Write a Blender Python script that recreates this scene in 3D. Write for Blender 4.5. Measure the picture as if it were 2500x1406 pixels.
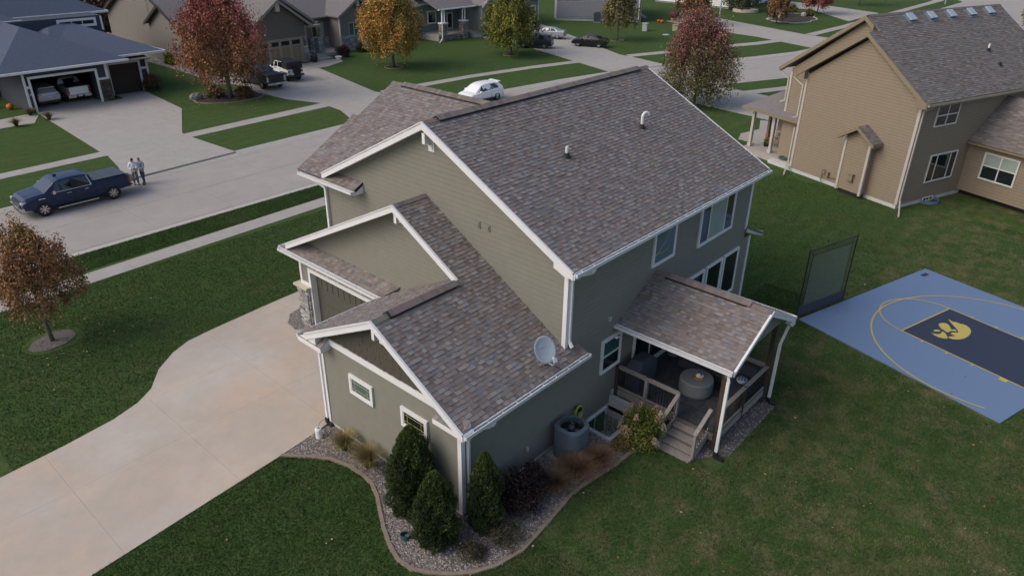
import bpy, math, random
import numpy as np
from mathutils import Vector, Matrix
from mathutils.geometry import tessellate_polygon

random.seed(7)
RNG = np.random.default_rng(11)
S = bpy.context.scene
COL = S.collection
for o in list(bpy.data.objects):
    bpy.data.objects.remove(o)

# ------------------------------------------------------------------ camera
YAW, PIT, ROL = math.radians(41.4152), math.radians(27.4965), math.radians(0.757)
CAM = Vector((0, 0, 16.1))
fw = Vector((math.cos(YAW) * math.cos(PIT), math.sin(YAW) * math.cos(PIT), -math.sin(PIT)))
rt = fw.cross(Vector((0, 0, 1))).normalized()
up = rt.cross(fw)
r2 = rt * math.cos(ROL) + up * math.sin(ROL)
u2 = -rt * math.sin(ROL) + up * math.cos(ROL)
cd = bpy.data.cameras.new('camera')
cam = bpy.data.objects.new('camera', cd)
COL.objects.link(cam)
m = Matrix((r2, u2, -fw)).transposed().to_4x4()
m.translation = CAM
cam.matrix_world = m
cd.sensor_width = 36
cd.lens = 1790.65 / 2500 * 36
cd.clip_end = 2000
S.camera = cam

# ------------------------------------------------------------------ sky, sun, exposure
SUN_EL, SUN_AZ = math.radians(42), math.radians(150)      # azimuth counted from +X towards +Y
w = bpy.data.worlds.new('World')
S.world = w
w.use_nodes = True
nt = w.node_tree
bg = nt.nodes['Background']
sky = nt.nodes.new('ShaderNodeTexSky')
sky.sky_type = 'NISHITA'
sky.sun_disc = False
sky.sun_elevation = SUN_EL
sky.sun_rotation = math.radians(90) - SUN_AZ
sky.air_density = 1.0
sky.dust_density = 4.0
sky.ozone_density = 1.0
nt.links.new(sky.outputs[0], bg.inputs[0])
bg.inputs[1].default_value = 0.15
sl = bpy.data.lights.new('sun', 'SUN')
sun = bpy.data.objects.new('sun', sl)
COL.objects.link(sun)
sl.energy = 0.5
sl.angle = math.radians(40)
sl.color = (1.0, 0.965, 0.92)
sd = Vector((math.cos(SUN_AZ) * math.cos(SUN_EL), math.sin(SUN_AZ) * math.cos(SUN_EL), math.sin(SUN_EL)))
sun.rotation_euler = sd.to_track_quat('Z', 'Y').to_euler()
sun.location = (0, 0, 60)
vs = S.view_settings
S.display_settings.display_device = 'sRGB'
vs.view_transform = 'Standard'
vs.look = 'None'
vs.gamma = 1
vs.use_curve_mapping = False
vs.exposure = 0.2
S.render.engine = 'CYCLES'
S.render.resolution_x, S.render.resolution_y = 1024, 575

# ------------------------------------------------------------------ materials
def mat(name, col, rough=.8, var=None, attr=False, bump=None, metal=0, spec=.5, coat=0, patches=None):
    """var=(scale,amount); bump=(scale,strength); patches=[(scale, lo, hi, colour, fac)]"""
    M = bpy.data.materials.new(name)
    M.use_nodes = True
    t = M.node_tree
    N, L = t.nodes, t.links
    p = N['Principled BSDF']
    p.inputs['Roughness'].default_value = rough
    p.inputs['Metallic'].default_value = metal
    p.inputs['Specular IOR Level'].default_value = spec
    if coat:
        p.inputs['Coat Weight'].default_value = coat
        p.inputs['Coat Roughness'].default_value = .06
    tc = N.new('ShaderNodeTexCoord')
    src = None
    if attr:
        a = N.new('ShaderNodeAttribute')
        a.attribute_name = 'Col'
        src = a.outputs['Color']
    else:
        r = N.new('ShaderNodeRGB')
        r.outputs[0].default_value = (*col, 1)
        src = r.outputs[0]
    for i, (sc, lo, hi, c2, fac) in enumerate(patches or []):
        nz = N.new('ShaderNodeTexNoise')
        nz.noise_dimensions = '4D'
        nz.inputs['W'].default_value = i * 3.7 + 1
        nz.inputs['Scale'].default_value = sc
        nz.inputs['Detail'].default_value = 5
        nz.inputs['Roughness'].default_value = .6
        L.new(tc.outputs['Object'], nz.inputs['Vector'])
        mr = N.new('ShaderNodeMapRange')
        mr.inputs[1].default_value = lo
        mr.inputs[2].default_value = hi
        mr.inputs[4].default_value = fac
        L.new(nz.outputs[0], mr.inputs[0])
        mx = N.new('ShaderNodeMix')
        mx.data_type = 'RGBA'
        L.new(mr.outputs[0], mx.inputs[0])
        L.new(src, mx.inputs[6])
        mx.inputs[7].default_value = (*c2, 1)
        src = mx.outputs[2]
    if var:
        nz = N.new('ShaderNodeTexNoise')
        nz.inputs['Scale'].default_value = var[0]
        nz.inputs['Detail'].default_value = 6
        nz.inputs['Roughness'].default_value = .65
        L.new(tc.outputs['Object'], nz.inputs['Vector'])
        mr = N.new('ShaderNodeMapRange')
        mr.inputs[1].default_value = .25
        mr.inputs[2].default_value = .75
        mr.inputs[3].default_value = 1 - var[1]
        mr.inputs[4].default_value = 1 + var[1]
        L.new(nz.outputs[0], mr.inputs[0])
        hs = N.new('ShaderNodeVectorMath')
        hs.operation = 'SCALE'
        L.new(src, hs.inputs[0])
        L.new(mr.outputs[0], hs.inputs['Scale'])
        src = hs.outputs[0]
    L.new(src, p.inputs['Base Color'])
    if bump:
        nz = N.new('ShaderNodeTexNoise')
        nz.inputs['Scale'].default_value = bump[0]
        nz.inputs['Detail'].default_value = 4
        L.new(tc.outputs['Object'], nz.inputs['Vector'])
        b = N.new('ShaderNodeBump')
        b.inputs['Strength'].default_value = bump[1]
        b.inputs['Distance'].default_value = .05
        L.new(nz.outputs[0], b.inputs['Height'])
        L.new(b.outputs[0], p.inputs['Normal'])
    return M

MT = {}
MT['shingle'] = mat('shingle', (1, 1, 1), .95, (60, .22), True, spec=.2)
MT['siding'] = mat('siding', (.212, .207, .174), .75, (3, .06), spec=.3)
MT['lap_shade'] = mat('lap_shade', (.055, .053, .048), .9)  # dark colour seen in the board gaps, painted in as lap shadow
MT['siding_dark'] = mat('siding_dark', (.075, .068, .056), .85, (8, .15), spec=.3)
MT['trim'] = mat('trim', (.71, .71, .72), .55, (2, .05))
MT['gutter'] = mat('gutter', (1, 1, 1), .45, (5, .06), True)
MT['garage_door'] = mat('garage_door', (.075, .072, .058), .7, (6, .06))
MT['glass'] = mat('glass', (.012, .018, .02), .06, spec=.8)
MT['glass_teal'] = mat('glass_teal', (.035, .10, .10), .08, (3, .25), spec=.8)  # teal base colour paints the reflected sky into the pane
MT['glass_blind'] = mat('glass_blind', (.30, .36, .33), .15, (2, .1), spec=.7)
MT['glass_car'] = mat('glass_car', (.010, .013, .016), .04, spec=.9)
MT['vinyl'] = mat('vinyl', (.62, .62, .60), .5)
MT['concrete'] = mat('concrete', (.35, .325, .295), .9, (1.2, .08), bump=(90, .12), patches=[(6, .5, .75, (.25, .235, .21), .5), (.35, .45, .7, (.385, .355, .315), .6)])
MT['drive'] = mat('drive', (.45, .385, .32), .9, (1.5, .07), bump=(90, .1), patches=[(.42, .47, .66, (.54, .39, .275), .60), (1.7, .5, .75, (.42, .385, .34), .35), (.22, .45, .7, (.52, .49, .45), .6)])
MT['road'] = mat('road', (.335, .305, .28), .92, (.8, .08), bump=(60, .15), patches=[(.25, .45, .7, (.375, .345, .32), .6), (4, .55, .8, (.30, .28, .26), .3)])
MT['foundation'] = mat('foundation', (.50, .51, .50), .9, (2, .1), bump=(40, .15))
MT['kerb'] = mat('kerb', (.40, .375, .34), .9, (2, .1), bump=(60, .15), patches=[(3, .5, .75, (.28, .26, .23), .5)])
MT['edging'] = mat('edging', (.23, .185, .135), .9, (4, .2), bump=(40, .4))
MT['dark'] = mat('dark', (.012, .012, .013), .6)
MT['black_metal'] = mat('black_metal', (.015, .015, .017), .4)
MT['soil'] = mat('soil', (.045, .034, .027), 1, (12, .4), bump=(40, .8))
MT['mulch'] = mat('mulch', (.05, .036, .03), 1, (25, .5), bump=(50, 1))
MT['gravel'] = mat('gravel', (.16, .14, .125), 1, (30, .5), bump=(60, 1))
MT['pebble'] = mat('pebble', (1, 1, 1), .8, None, True)
MT['grass_blade'] = mat('grass_blade', (1, 1, 1), .8, None, True, spec=.15)
MT['leaf'] = mat('leaf', (1, 1, 1), .75, None, True, spec=.2)
MT['bark'] = mat('bark', (.14, .115, .095), .95, (14, .3), bump=(30, .8))
MT['wood'] = mat('wood', (.26, .235, .21), .85, (14, .25), bump=(40, .3))
MT['riser_wood_shaded'] = mat('riser_wood_shaded', (.12, .105, .095), .9, (14, .3))  # darker copy of the deck wood, riser shade painted in
MT['wood_dark'] = mat('wood_dark', (.052, .036, .027), .8, (10, .4), bump=(40, .3))
MT['tile'] = mat('tile', (.060, .066, .075), .6, (5, .45))
MT['attr'] = mat('painted', (1, 1, 1), .6, (6, .06), True)
MT['stone'] = mat('stone', (1, 1, 1), .9, (20, .25), True, bump=(25, .8))
MT['asphalt_roof_blue'] = mat('asphalt_roof_blue', (.080, .098, .142), .95, (14, .38), bump=(30, .5), spec=.2)
MT['asphalt_roof_grey'] = mat('asphalt_roof_grey', (.175, .160, .162), .95, (12, .32), bump=(30, .5), spec=.2)
MT['white_pvc'] = mat('white_pvc', (.75, .75, .73), .4)
MT['court_blue'] = mat('court_blue', (.135, .205, .33), .7, (40, .10), bump=(70, .2))
MT['court_navy'] = mat('court_navy', (.026, .036, .066), .75, (30, .2))
MT['court_yellow'] = mat('court_yellow', (.50, .40, .10), .7, (20, .12))
MT['tan'] = mat('tan_siding', (.255, .205, .150), .8, (3, .06), spec=.3)
MT['tan_trim'] = mat('tan_trim', (.215, .175, .118), .7, (3, .05))
MT['cream'] = mat('cream', (.45, .41, .37), .6, (3, .05))
MT['chrome'] = mat('chrome', (.6, .6, .62), .18, metal=1)
MT['rubber'] = mat('rubber', (.012, .012, .013), .85)
MT['alloy'] = mat('alloy', (.5, .5, .52), .3, metal=.8)
MT['lamp_red'] = mat('lamp_red', (.25, .012, .015), .25, coat=.5)
MT['lamp_clear'] = mat('lamp_clear', (.5, .5, .5), .15, coat=.5)
MT['plate'] = mat('plate', (.6, .62, .6), .5)
def paint(name, c, metal=.2):
    MT[name] = mat(name, c, .38, metal=metal, coat=.25, spec=.35)
    return MT[name]
paint('navy_paint', (.006, .020, .062), 0)
paint('white_paint', (.80, .80, .80), 0)
paint('black_paint', (.010, .010, .012))
paint('silver_paint', (.42, .43, .45), .5)
paint('blueblack_paint', (.02, .028, .045))
paint('matte_black', (.02, .021, .024), 0)
MT['cover'] = mat('cover', (.05, .055, .065), .7, (20, .1))
MT['acgrey'] = mat('acgrey', (.125, .155, .18), .55, (4, .1))

def grass_material():
    M = mat('lawn', (.052, .090, .022), .95, (9, .35), bump=(45, .6), spec=.1, patches=[
        (.16, .42, .62, (.056, .098, .030), .8), (1.3, .50, .72, (.095, .105, .045), .55),
        (.5, .55, .72, (.105, .095, .045), .6), (5, .5, .8, (.026, .050, .017), .6)])
    t = M.node_tree
    N, L = t.nodes, t.links
    p = N['Principled BSDF']
    src = p.inputs['Base Color'].links[0].from_socket
    tc = N.new('ShaderNodeTexCoord')
    # worn, yellowed turf in the back yard (real colour of the ground cover there)
    sx = N.new('ShaderNodeSeparateXYZ')
    L.new(tc.outputs['Object'], sx.inputs[0])
    mr = N.new('ShaderNodeMapRange')
    mr.inputs[1].default_value = 11.5
    mr.inputs[2].default_value = 7.0
    L.new(sx.outputs[1], mr.inputs[0])
    nz = N.new('ShaderNodeTexNoise')
    nz.inputs['Scale'].default_value = 1.1
    nz.inputs['Detail'].default_value = 7
    nz.inputs['Roughness'].default_value = .7
    L.new(tc.outputs['Object'], nz.inputs['Vector'])
    m2 = N.new('ShaderNodeMapRange')
    m2.inputs[1].default_value = .47
    m2.inputs[2].default_value = .68
    m2.inputs[4].default_value = .85
    L.new(nz.outputs[0], m2.inputs[0])
    mu = N.new('ShaderNodeMath')
    mu.operation = 'MULTIPLY'
    L.new(mr.outputs[0], mu.inputs[0])
    L.new(m2.outputs[0], mu.inputs[1])
    mx = N.new('ShaderNodeMix')
    mx.data_type = 'RGBA'
    L.new(mu.outputs[0], mx.inputs[0])
    L.new(src, mx.inputs[6])
    mx.inputs[7].default_value = (.165, .140, .075, 1)
    # faint mowing stripes
    wv = N.new('ShaderNodeTexWave')
    wv.inputs['Scale'].default_value = .28
    wv.inputs['Distortion'].default_value = 6
    wv.bands_direction = 'Y'
    L.new(tc.outputs['Object'], wv.inputs['Vector'])
    m3 = N.new('ShaderNodeMapRange')
    m3.inputs[3].default_value = .95
    m3.inputs[4].default_value = 1.05
    L.new(wv.outputs[1], m3.inputs[0])
    sc = N.new('ShaderNodeVectorMath')
    sc.operation = 'SCALE'
    L.new(mx.outputs[2], sc.inputs[0])
    L.new(m3.outputs[0], sc.inputs['Scale'])
    L.new(sc.outputs[0], p.inputs['Base Color'])
    return M
MT['lawn'] = grass_material()

# ------------------------------------------------------------------ mesh helpers
Z = Vector((0, 0, 1))
OFF = {}

class MB:
    def __init__(s):
        s.v, s.f, s.c, s.m = [], [], [], []
    def add(s, V, F, col=None, m=0):
        b = len(s.v)
        s.v += [tuple(p) for p in V]
        for f in F:
            s.f.append(tuple(b + i for i in f))
            s.c.append(col)
            s.m.append(m)
        if isinstance(col, list):
            s.c[-len(F):] = col
        return s
    def box(s, x0, x1, y0, y1, z0, z1, col=None, m=0):
        V = [(x, y, z) for z in (z0, z1) for y in (y0, y1) for x in (x0, x1)]
        return s.add(V, [(0, 2, 3, 1), (4, 5, 7, 6), (0, 1, 5, 4), (2, 6, 7, 3), (0, 4, 6, 2), (1, 3, 7, 5)], col, m)
    def prism(s, P, d, col=None, m=0):
        """polygon P (3D) extruded by vector d"""
        P = [Vector(p) for p in P]
        d = Vector(d)
        n = len(P)
        nn = sum(((P[i] - P[0]).cross(P[(i + 1) % n] - P[0]) for i in range(n)), Vector())
        if nn.dot(d) < 0:
            P = P[::-1]
        V = P + [p + d for p in P]
        F = [tuple(range(n))[::-1], tuple(range(n, 2 * n))] + [(i, (i + 1) % n, n + (i + 1) % n, n + i) for i in range(n)]
        return s.add(V, F, col, m)
    def beam(s, a, b, w, h, col=None, m=0, upv=Z):
        """rectangular bar from a to b, width w sideways, height h"""
        a, b = Vector(a), Vector(b)
        d = (b - a).normalized()
        sd_ = d.cross(upv)
        if sd_.length < 1e-4:
            sd_ = Vector((1, 0, 0))
        sd_.normalize()
        uv = sd_.cross(d)
        q = [sd_ * w / 2 + uv * h / 2, -sd_ * w / 2 + uv * h / 2, -sd_ * w / 2 - uv * h / 2, sd_ * w / 2 - uv * h / 2]
        return s.add([a + k for k in q] + [b + k for k in q], [(0, 1, 2, 3), (7, 6, 5, 4), (0, 4, 5, 1), (1, 5, 6, 2), (2, 6, 7, 3), (3, 7, 4, 0)], col, m)
    def tube(s, path, r, n=8, col=None, m=0, cap=True):
        path = [Vector(p) for p in path]
        rs = r if isinstance(r, (list, tuple)) else [r] * len(path)
        V, F = [], []
        ref = None
        for i, p in enumerate(path):
            d = (path[min(i + 1, len(path) - 1)] - path[max(i - 1, 0)]).normalized()
            if ref is None:
                ref = d.orthogonal().normalized()
            ref = (ref - d * ref.dot(d)).normalized()
            b2 = d.cross(ref)
            for k in range(n):
                a = 2 * math.pi * k / n
                V.append(p + (ref * math.cos(a) + b2 * math.sin(a)) * rs[i])
        for i in range(len(path) - 1):
            for k in range(n):
                k2 = (k + 1) % n
                F.append((i * n + k, i * n + k2, (i + 1) * n + k2, (i + 1) * n + k))
        if cap:
            F.append(tuple(range(n))[::-1])
            F.append(tuple((len(path) - 1) * n + k for k in range(n)))
        return s.add(V, F, col, m)
    def lathe(s, prof, c=(0, 0, 0), n=24, col=None, m=0, axis=None, cap=True):
        """prof: list of (r, z)"""
        V, F = [], []
        R = (Vector(axis).to_track_quat('Z', 'Y').to_matrix() if axis else Matrix.Identity(3))
        c = Vector(c)
        for r, z in prof:
            for k in range(n):
                a = 2 * math.pi * k / n
                V.append(c + R @ Vector((r * math.cos(a), r * math.sin(a), z)))
        for i in range(len(prof) - 1):
            for k in range(n):
                k2 = (k + 1) % n
                F.append((i * n + k, i * n + k2, (i + 1) * n + k2, (i + 1) * n + k))
        if cap:
            F.append(tuple(range(n))[::-1])
            F.append(tuple((len(prof) - 1) * n + k for k in range(n)))
        return s.add(V, F, col, m)
    def blob(s, c, r, col=None, m=0, n=8, jit=0.0):
        prof = []
        V, F = [], []
        c = Vector(c)
        rr = r if isinstance(r, (tuple, list)) else (r, r, r)
        rings = max(3, n // 2)
        V.append(c + Vector((0, 0, -rr[2])))
        for i in range(1, rings):
            t = math.pi * i / rings
            for k in range(n):
                a = 2 * math.pi * k / n
                j = 1 + random.uniform(-jit, jit)
                V.append(c + Vector((rr[0] * math.sin(t) * math.cos(a) * j, rr[1] * math.sin(t) * math.sin(a) * j, -rr[2] * math.cos(t) * j)))
        V.append(c + Vector((0, 0, rr[2])))
        for k in range(n):
            F.append((0, 1 + (k + 1) % n, 1 + k))
            F.append((len(V) - 1, len(V) - 1 - n + k, len(V) - 1 - n + (k + 1) % n))
        for i in range(rings - 2):
            for k in range(n):
                a, b = 1 + i * n + k, 1 + i * n + (k + 1) % n
                F.append((a, b, b + n, a + n))
        return s.add(V, F, col, m)
    def build(s, name, mats, parent=None, smooth=False, **kw):
        me = bpy.data.meshes.new(name)
        off = OFF.get(parent.name, Vector()) if parent else kw.pop('off', Vector())
        V = [(a[0] - off[0], a[1] - off[1], a[2] - off[2]) for a in s.v]
        me.from_pydata(V, [], s.f)
        if not isinstance(mats, (list, tuple)):
            mats = [mats]
        for mm in mats:
            me.materials.append(MT[mm] if isinstance(mm, str) else mm)
        if len(mats) > 1:
            me.polygons.foreach_set('material_index', s.m)
        if any(c is not None for c in s.c):
            at = me.attributes.new('Col', 'FLOAT_COLOR', 'FACE')
            arr = np.array([(*c, 1) if c is not None else (.5, .5, .5, 1) for c in s.c], dtype=np.float32).ravel()
            at.data.foreach_set('color', arr)
        if smooth:
            me.polygons.foreach_set('use_smooth', [True] * len(me.polygons))
        me.update()
        return link(name, me, parent, **kw)

def link(name, me, parent=None, **kw):
    o = bpy.data.objects.new(name, me)
    COL.objects.link(o)
    if parent:
        o.parent = parent
        OFF[o.name] = OFF.get(parent.name, Vector())
    for k, v in kw.items():
        o[k] = v
    return o

def thing(name, label, cat, loc=(0, 0, 0), rot=0, group=None, world=False):
    """world=True: children meshes are given in world coordinates and shifted to the base"""
    o = bpy.data.objects.new(name, None)
    COL.objects.link(o)
    o.location = loc
    o.rotation_euler = (0, 0, rot)
    o.empty_display_size = .3
    o['label'] = label
    o['category'] = cat
    if group:
        o['group'] = group
    if world:
        OFF[o.name] = Vector(loc)
    return o

def copy_tree(o, parent=None):
    c = o.copy()
    COL.objects.link(c)
    if parent:
        c.parent = parent
    for ch in list(o.children):
        copy_tree(ch, c)
    return c

def tag(o, label=None, cat=None, group=None, kind=None):
    for k, v in (('label', label), ('category', cat), ('group', group), ('kind', kind)):
        if v:
            o[k] = v
    return o

def np_mesh(name, V, faces, mats, cols=None, parent=None, k=4, **kw):
    """faces array (n,k)"""
    me = bpy.data.meshes.new(name)
    V = np.asarray(V, dtype=np.float32)
    faces = np.asarray(faces, dtype=np.int32)
    n = len(faces)
    k = faces.shape[1]
    off = OFF.get(parent.name, Vector()) if parent else Vector()
    V = V - np.array(off, dtype=np.float32)
    me.vertices.add(len(V))
    me.vertices.foreach_set('co', V.ravel())
    me.loops.add(n * k)
    me.loops.foreach_set('vertex_index', faces.ravel())
    me.polygons.add(n)
    me.polygons.foreach_set('loop_start', np.arange(0, n * k, k, dtype=np.int32))
    me.polygons.foreach_set('loop_total', np.full(n, k, dtype=np.int32))
    me.materials.append(MT[mats])
    if cols is not None:
        at = me.attributes.new('Col', 'FLOAT_COLOR', 'FACE')
        c = np.concatenate([np.asarray(cols, dtype=np.float32), np.ones((n, 1), dtype=np.float32)], 1)
        at.data.foreach_set('color', c.ravel())
    me.update(calc_edges=True)
    return link(name, me, parent, **kw)

def clip(P, nx, ny, c):
    """keep points with nx*x+ny*y>=c"""
    out = []
    for i in range(len(P)):
        a, b = P[i], P[(i + 1) % len(P)]
        da, db = nx * a[0] + ny * a[1] - c, nx * b[0] + ny * b[1] - c
        if da >= 0:
            out.append(a)
        if (da >= 0) != (db >= 0):
            t = da / (da - db)
            out.append((a[0] + (b[0] - a[0]) * t, a[1] + (b[1] - a[1]) * t))
    return out
def clean(P):
    out = []
    for p in P:
        if not out or (abs(p[0] - out[-1][0]) + abs(p[1] - out[-1][1])) > 2e-3:
            out.append(p)
    if len(out) > 1 and (abs(out[0][0] - out[-1][0]) + abs(out[0][1] - out[-1][1])) < 2e-3:
        out.pop()
    return out
def area(P):
    return abs(sum(P[i][0] * P[(i + 1) % len(P)][1] - P[(i + 1) % len(P)][0] * P[i][1] for i in range(len(P)))) / 2

class Frame:
    """plane frame: origin O, u across, v up the surface, n outward"""
    def __init__(s, O, u, v, n=None):
        s.O, s.u, s.v = Vector(O), Vector(u).normalized(), Vector(v).normalized()
        s.n = Vector(n).normalized() if n is not None else s.u.cross(s.v).normalized()
    def p(s, a, b, d=0):
        return s.O + s.u * a + s.v * b + s.n * d
    def box(s, mb, a0, a1, b0, b1, d0, d1, col=None, m=0):
        V = [s.p(a, b, d) for d in (d0, d1) for b in (b0, b1) for a in (a0, a1)]
        return mb.add(V, [(0, 2, 3, 1), (4, 5, 7, 6), (0, 1, 5, 4), (2, 6, 7, 3), (0, 4, 6, 2), (1, 3, 7, 5)], col, m)

def piece(fr, P, hfun, col=None, edge=None):
    """convex 2-D polygon raised off the frame plane; returns (V,F,col,centre)"""
    n = len(P)
    if sum(P[i][0] * P[(i + 1) % n][1] - P[(i + 1) % n][0] * P[i][1] for i in range(n)) < 0:
        P = P[::-1]
    if fr.u.cross(fr.v).dot(fr.n) < 0:
        P = P[::-1]
    V = [fr.p(a, b, hfun(b)) for a, b in P] + [fr.p(a, b, -.002) for a, b in P]
    F = [tuple(range(n))] + [(i, n + i, n + (i + 1) % n, (i + 1) % n) for i in range(n)]
    c = sum(V[:n], Vector()) / n
    if edge is not None:
        col = [col] + [edge] * n
    return (V, F, col, c)

SHINGLE_COLS = [(.215, .184, .168)] * 7 + [(.178, .150, .141)] * 4 + [(.195, .190, .198)] * 4 + [(.240, .220, .205)] * 2 + [(.190, .155, .140)] * 2 + [(.165, .150, .148)] * 1

class House:
    def __init__(s, name, label, loc, rot=0, world=True, pal=None):
        s.root = thing(name, label, 'house', loc, rot, world=world)
        s.T = Matrix.Translation(Vector(loc)) @ Matrix.Rotation(rot, 4, 'Z')
        s.world = world
        s.lists = {}
        s.pal = pal or SHINGLE_COLS
    def dist(s, c):
        if not s.world:
            c = s.T @ c
        return (c - CAM).length
    def part(s, name, mb, mats, parent=None, **kw):
        return mb.build(name, mats, parent or s.root, **kw)
    def shingles(s, fr, pieces, parent, expo=.143, wmin=.10, wmax=.23, key='shingle', seed=1, slope_top=.003):
        rnd = random.Random(seed)
        s0 = min(p[0] for P in pieces for p in P) - .05
        s1 = max(p[0] for P in pieces for p in P) + .05
        t0 = min(p[1] for P in pieces for p in P)
        t1 = max(p[1] for P in pieces for p in P)
        L = s.lists.setdefault(key, [])
        t = t0
        tint = 1
        while t < t1 - .01:
            a = s0 - rnd.uniform(0, .3)
            proud = rnd.random() < .5
            rows = [clip(clip(P, 0, 1, t), 0, -1, -(t + expo)) for P in pieces]
            while a < s1:
                wd = rnd.uniform(wmin, wmax)
                b = a + wd
                if rnd.random() < .72:
                    proud = not proud
                h = .020 if proud else .009
                c = rnd.choice(s.pal)
                k = rnd.uniform(.88, 1.12) * (1.03 if proud else .88)
                c = tuple(min(1, q * k) for q in c)
                edge = (.06, .055, .055) if proud else c  # dark asphalt edge, also painting the shadow line below raised tabs
                for R in rows:
                    if len(R) < 3:
                        continue
                    Q = clean(clip(clip(R, 1, 0, a), -1, 0, -b))
                    if len(Q) >= 3 and area(Q) > 4e-4:
                        L.append((piece(fr, Q, lambda q, h=h, t=t: h + (slope_top - h) * min(1, (q - t) / expo), c, edge), parent))
                a = b
            t += expo
    def planks(s, fr, pieces, parent, expo=.18, length=3.66, key='plank', seed=3, th=.011, t0=None, jog=.5, gap=.010, backing=True):
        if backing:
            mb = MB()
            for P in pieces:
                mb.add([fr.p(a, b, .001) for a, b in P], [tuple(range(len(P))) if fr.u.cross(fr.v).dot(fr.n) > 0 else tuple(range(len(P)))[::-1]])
            mb.build('wall_sheathing_lap_shade', 'lap_shade', parent or s.root)  # dark sheet behind the gaps draws the shadow lines under each lap
        rnd = random.Random(seed)
        s0 = min(p[0] for P in pieces for p in P)
        s1 = max(p[0] for P in pieces for p in P)
        t = min(p[1] for P in pieces for p in P) if t0 is None else t0
        t1 = max(p[1] for P in pieces for p in P)
        L = s.lists.setdefault(key, [])
        while t < t1 - .01:
            a = s0 - rnd.uniform(0, length) if length < 50 else s0
            rows = [clip(clip(P, 0, 1, t), 0, -1, -(t + expo)) for P in pieces]
            while a < s1:
                b = a + length * rnd.uniform(1 - jog / 2, 1 + jog / 2)
                for R in rows:
                    if len(R) < 3:
                        continue
                    Q = clean(clip(clip(clip(R, 0, -1, -(t + expo - gap)), 1, 0, a + .001), -1, 0, -(b - .001)))
                    if len(Q) >= 3 and area(Q) > 1e-3:
                        L.append((piece(fr, Q, lambda q, t=t: th + (.004 - th) * min(1, (q - t) / expo)), parent))
                a = b
            t += expo
    def finish(s, key, matname, limit=300, name=None):
        L = s.lists.get(key, [])
        L.sort(key=lambda e: s.dist(e[0][3]) - 0.0)
        for (V, F, c, ce), par in L[:limit]:
            MB().add(V, F, c).build(name or key, matname, par)
        if L[limit:]:
            mb = MB()
            for (V, F, c, ce), par in L[limit:]:
                mb.add(V, F, c)
            mb.build((name or key) + 's', matname, s.root, kind='stuff')

def window(h, fr, a0, a1, b0, b1, splits=(), cas=.09, glass='glass', casmat='trim', sash=True, hsplit=(), parent=None, panes=None, depth=.078, sill=False):
    """casing boxes and sashes with a pane in each light"""
    mb = MB()
    fr.box(mb, a0, a1, b1 - cas, b1, .0, depth)
    fr.box(mb, a0, a1, b0, b0 + cas, .0, depth)
    fr.box(mb, a0, a0 + cas, b0 + cas, b1 - cas, .0, depth)
    fr.box(mb, a1 - cas, a1, b0 + cas, b1 - cas, .0, depth)
    if sill:
        fr.box(mb, a0 - .04, a1 + .04, b0 - .05, b0, 0, depth + .05)
    W = mb.build('window', casmat, parent or h.root)
    xs = [a0 + cas] + list(splits) + [a1 - cas]
    ys = [b0 + cas] + list(hsplit) + [b1 - cas]
    fb = MB()
    sw = .035
    i = 0
    for x0, x1 in zip(xs[:-1], xs[1:]):
        for y0, y1 in zip(ys[:-1], ys[1:]):
            for q in ((x0, x1, y0, y0 + sw), (x0, x1, y1 - sw, y1), (x0, x0 + sw, y0 + sw, y1 - sw), (x1 - sw, x1, y0 + sw, y1 - sw)):
                fr.box(fb, *q, .004, depth - .012)
            g = MB()
            fr.box(g, x0 + sw, x1 - sw, y0 + sw, y1 - sw, .034, depth - .030)
            gm = panes[i] if panes else glass
            i += 1
            g.build('pane', gm, W)
    fb.build('sash', 'vinyl', W)
    return W

def gutter(h, a, b, out, parent=None, w=.12, hgt=.11, hang=.6, col=(.62, .63, .64)):
    """open K-style gutter from a to b along the fascia; out = outward direction; a,b on the back top edge"""
    a, b, out = Vector(a), Vector(b), Vector(out)
    mb = MB()
    L = (b - a).length
    d = (b - a) / L
    fr = Frame(a, d, Z, out)
    trough_shade = (.045, .042, .042)  # dark trough floor, shade inside the gutter put into the colour
    fr.box(mb, 0, L, -hgt, -hgt + .012, 0, w - .012, trough_shade)
    fr.box(mb, 0, L, -hgt, 0, w - .012, w, col)
    fr.box(mb, 0, L, -.014, 0, w - .03, w - .012, col)
    fr.box(mb, 0, L, -hgt + .012, .004, -.0, .010, col)
    fr.box(mb, -.006, 0, -hgt, 0, 0, w, col)
    fr.box(mb, L, L + .006, -hgt, 0, 0, w, col)
    k = hang / 2
    while k < L:
        fr.box(mb, k, k + .025, -.03, -.016, .01, w - .012, col)
        k += hang
    return mb.build('gutter', 'gutter', parent or h.root)

def downspout(h, pts, parent=None, w=.075, d=.1, mats='trim', name='downspout', boot=True):
    mb = MB()
    for a, b in zip(pts[:-1], pts[1:]):
        mb.beam(a, b, w, d)
    o = mb.build(name, mats, parent or h.root)
    return o

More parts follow.
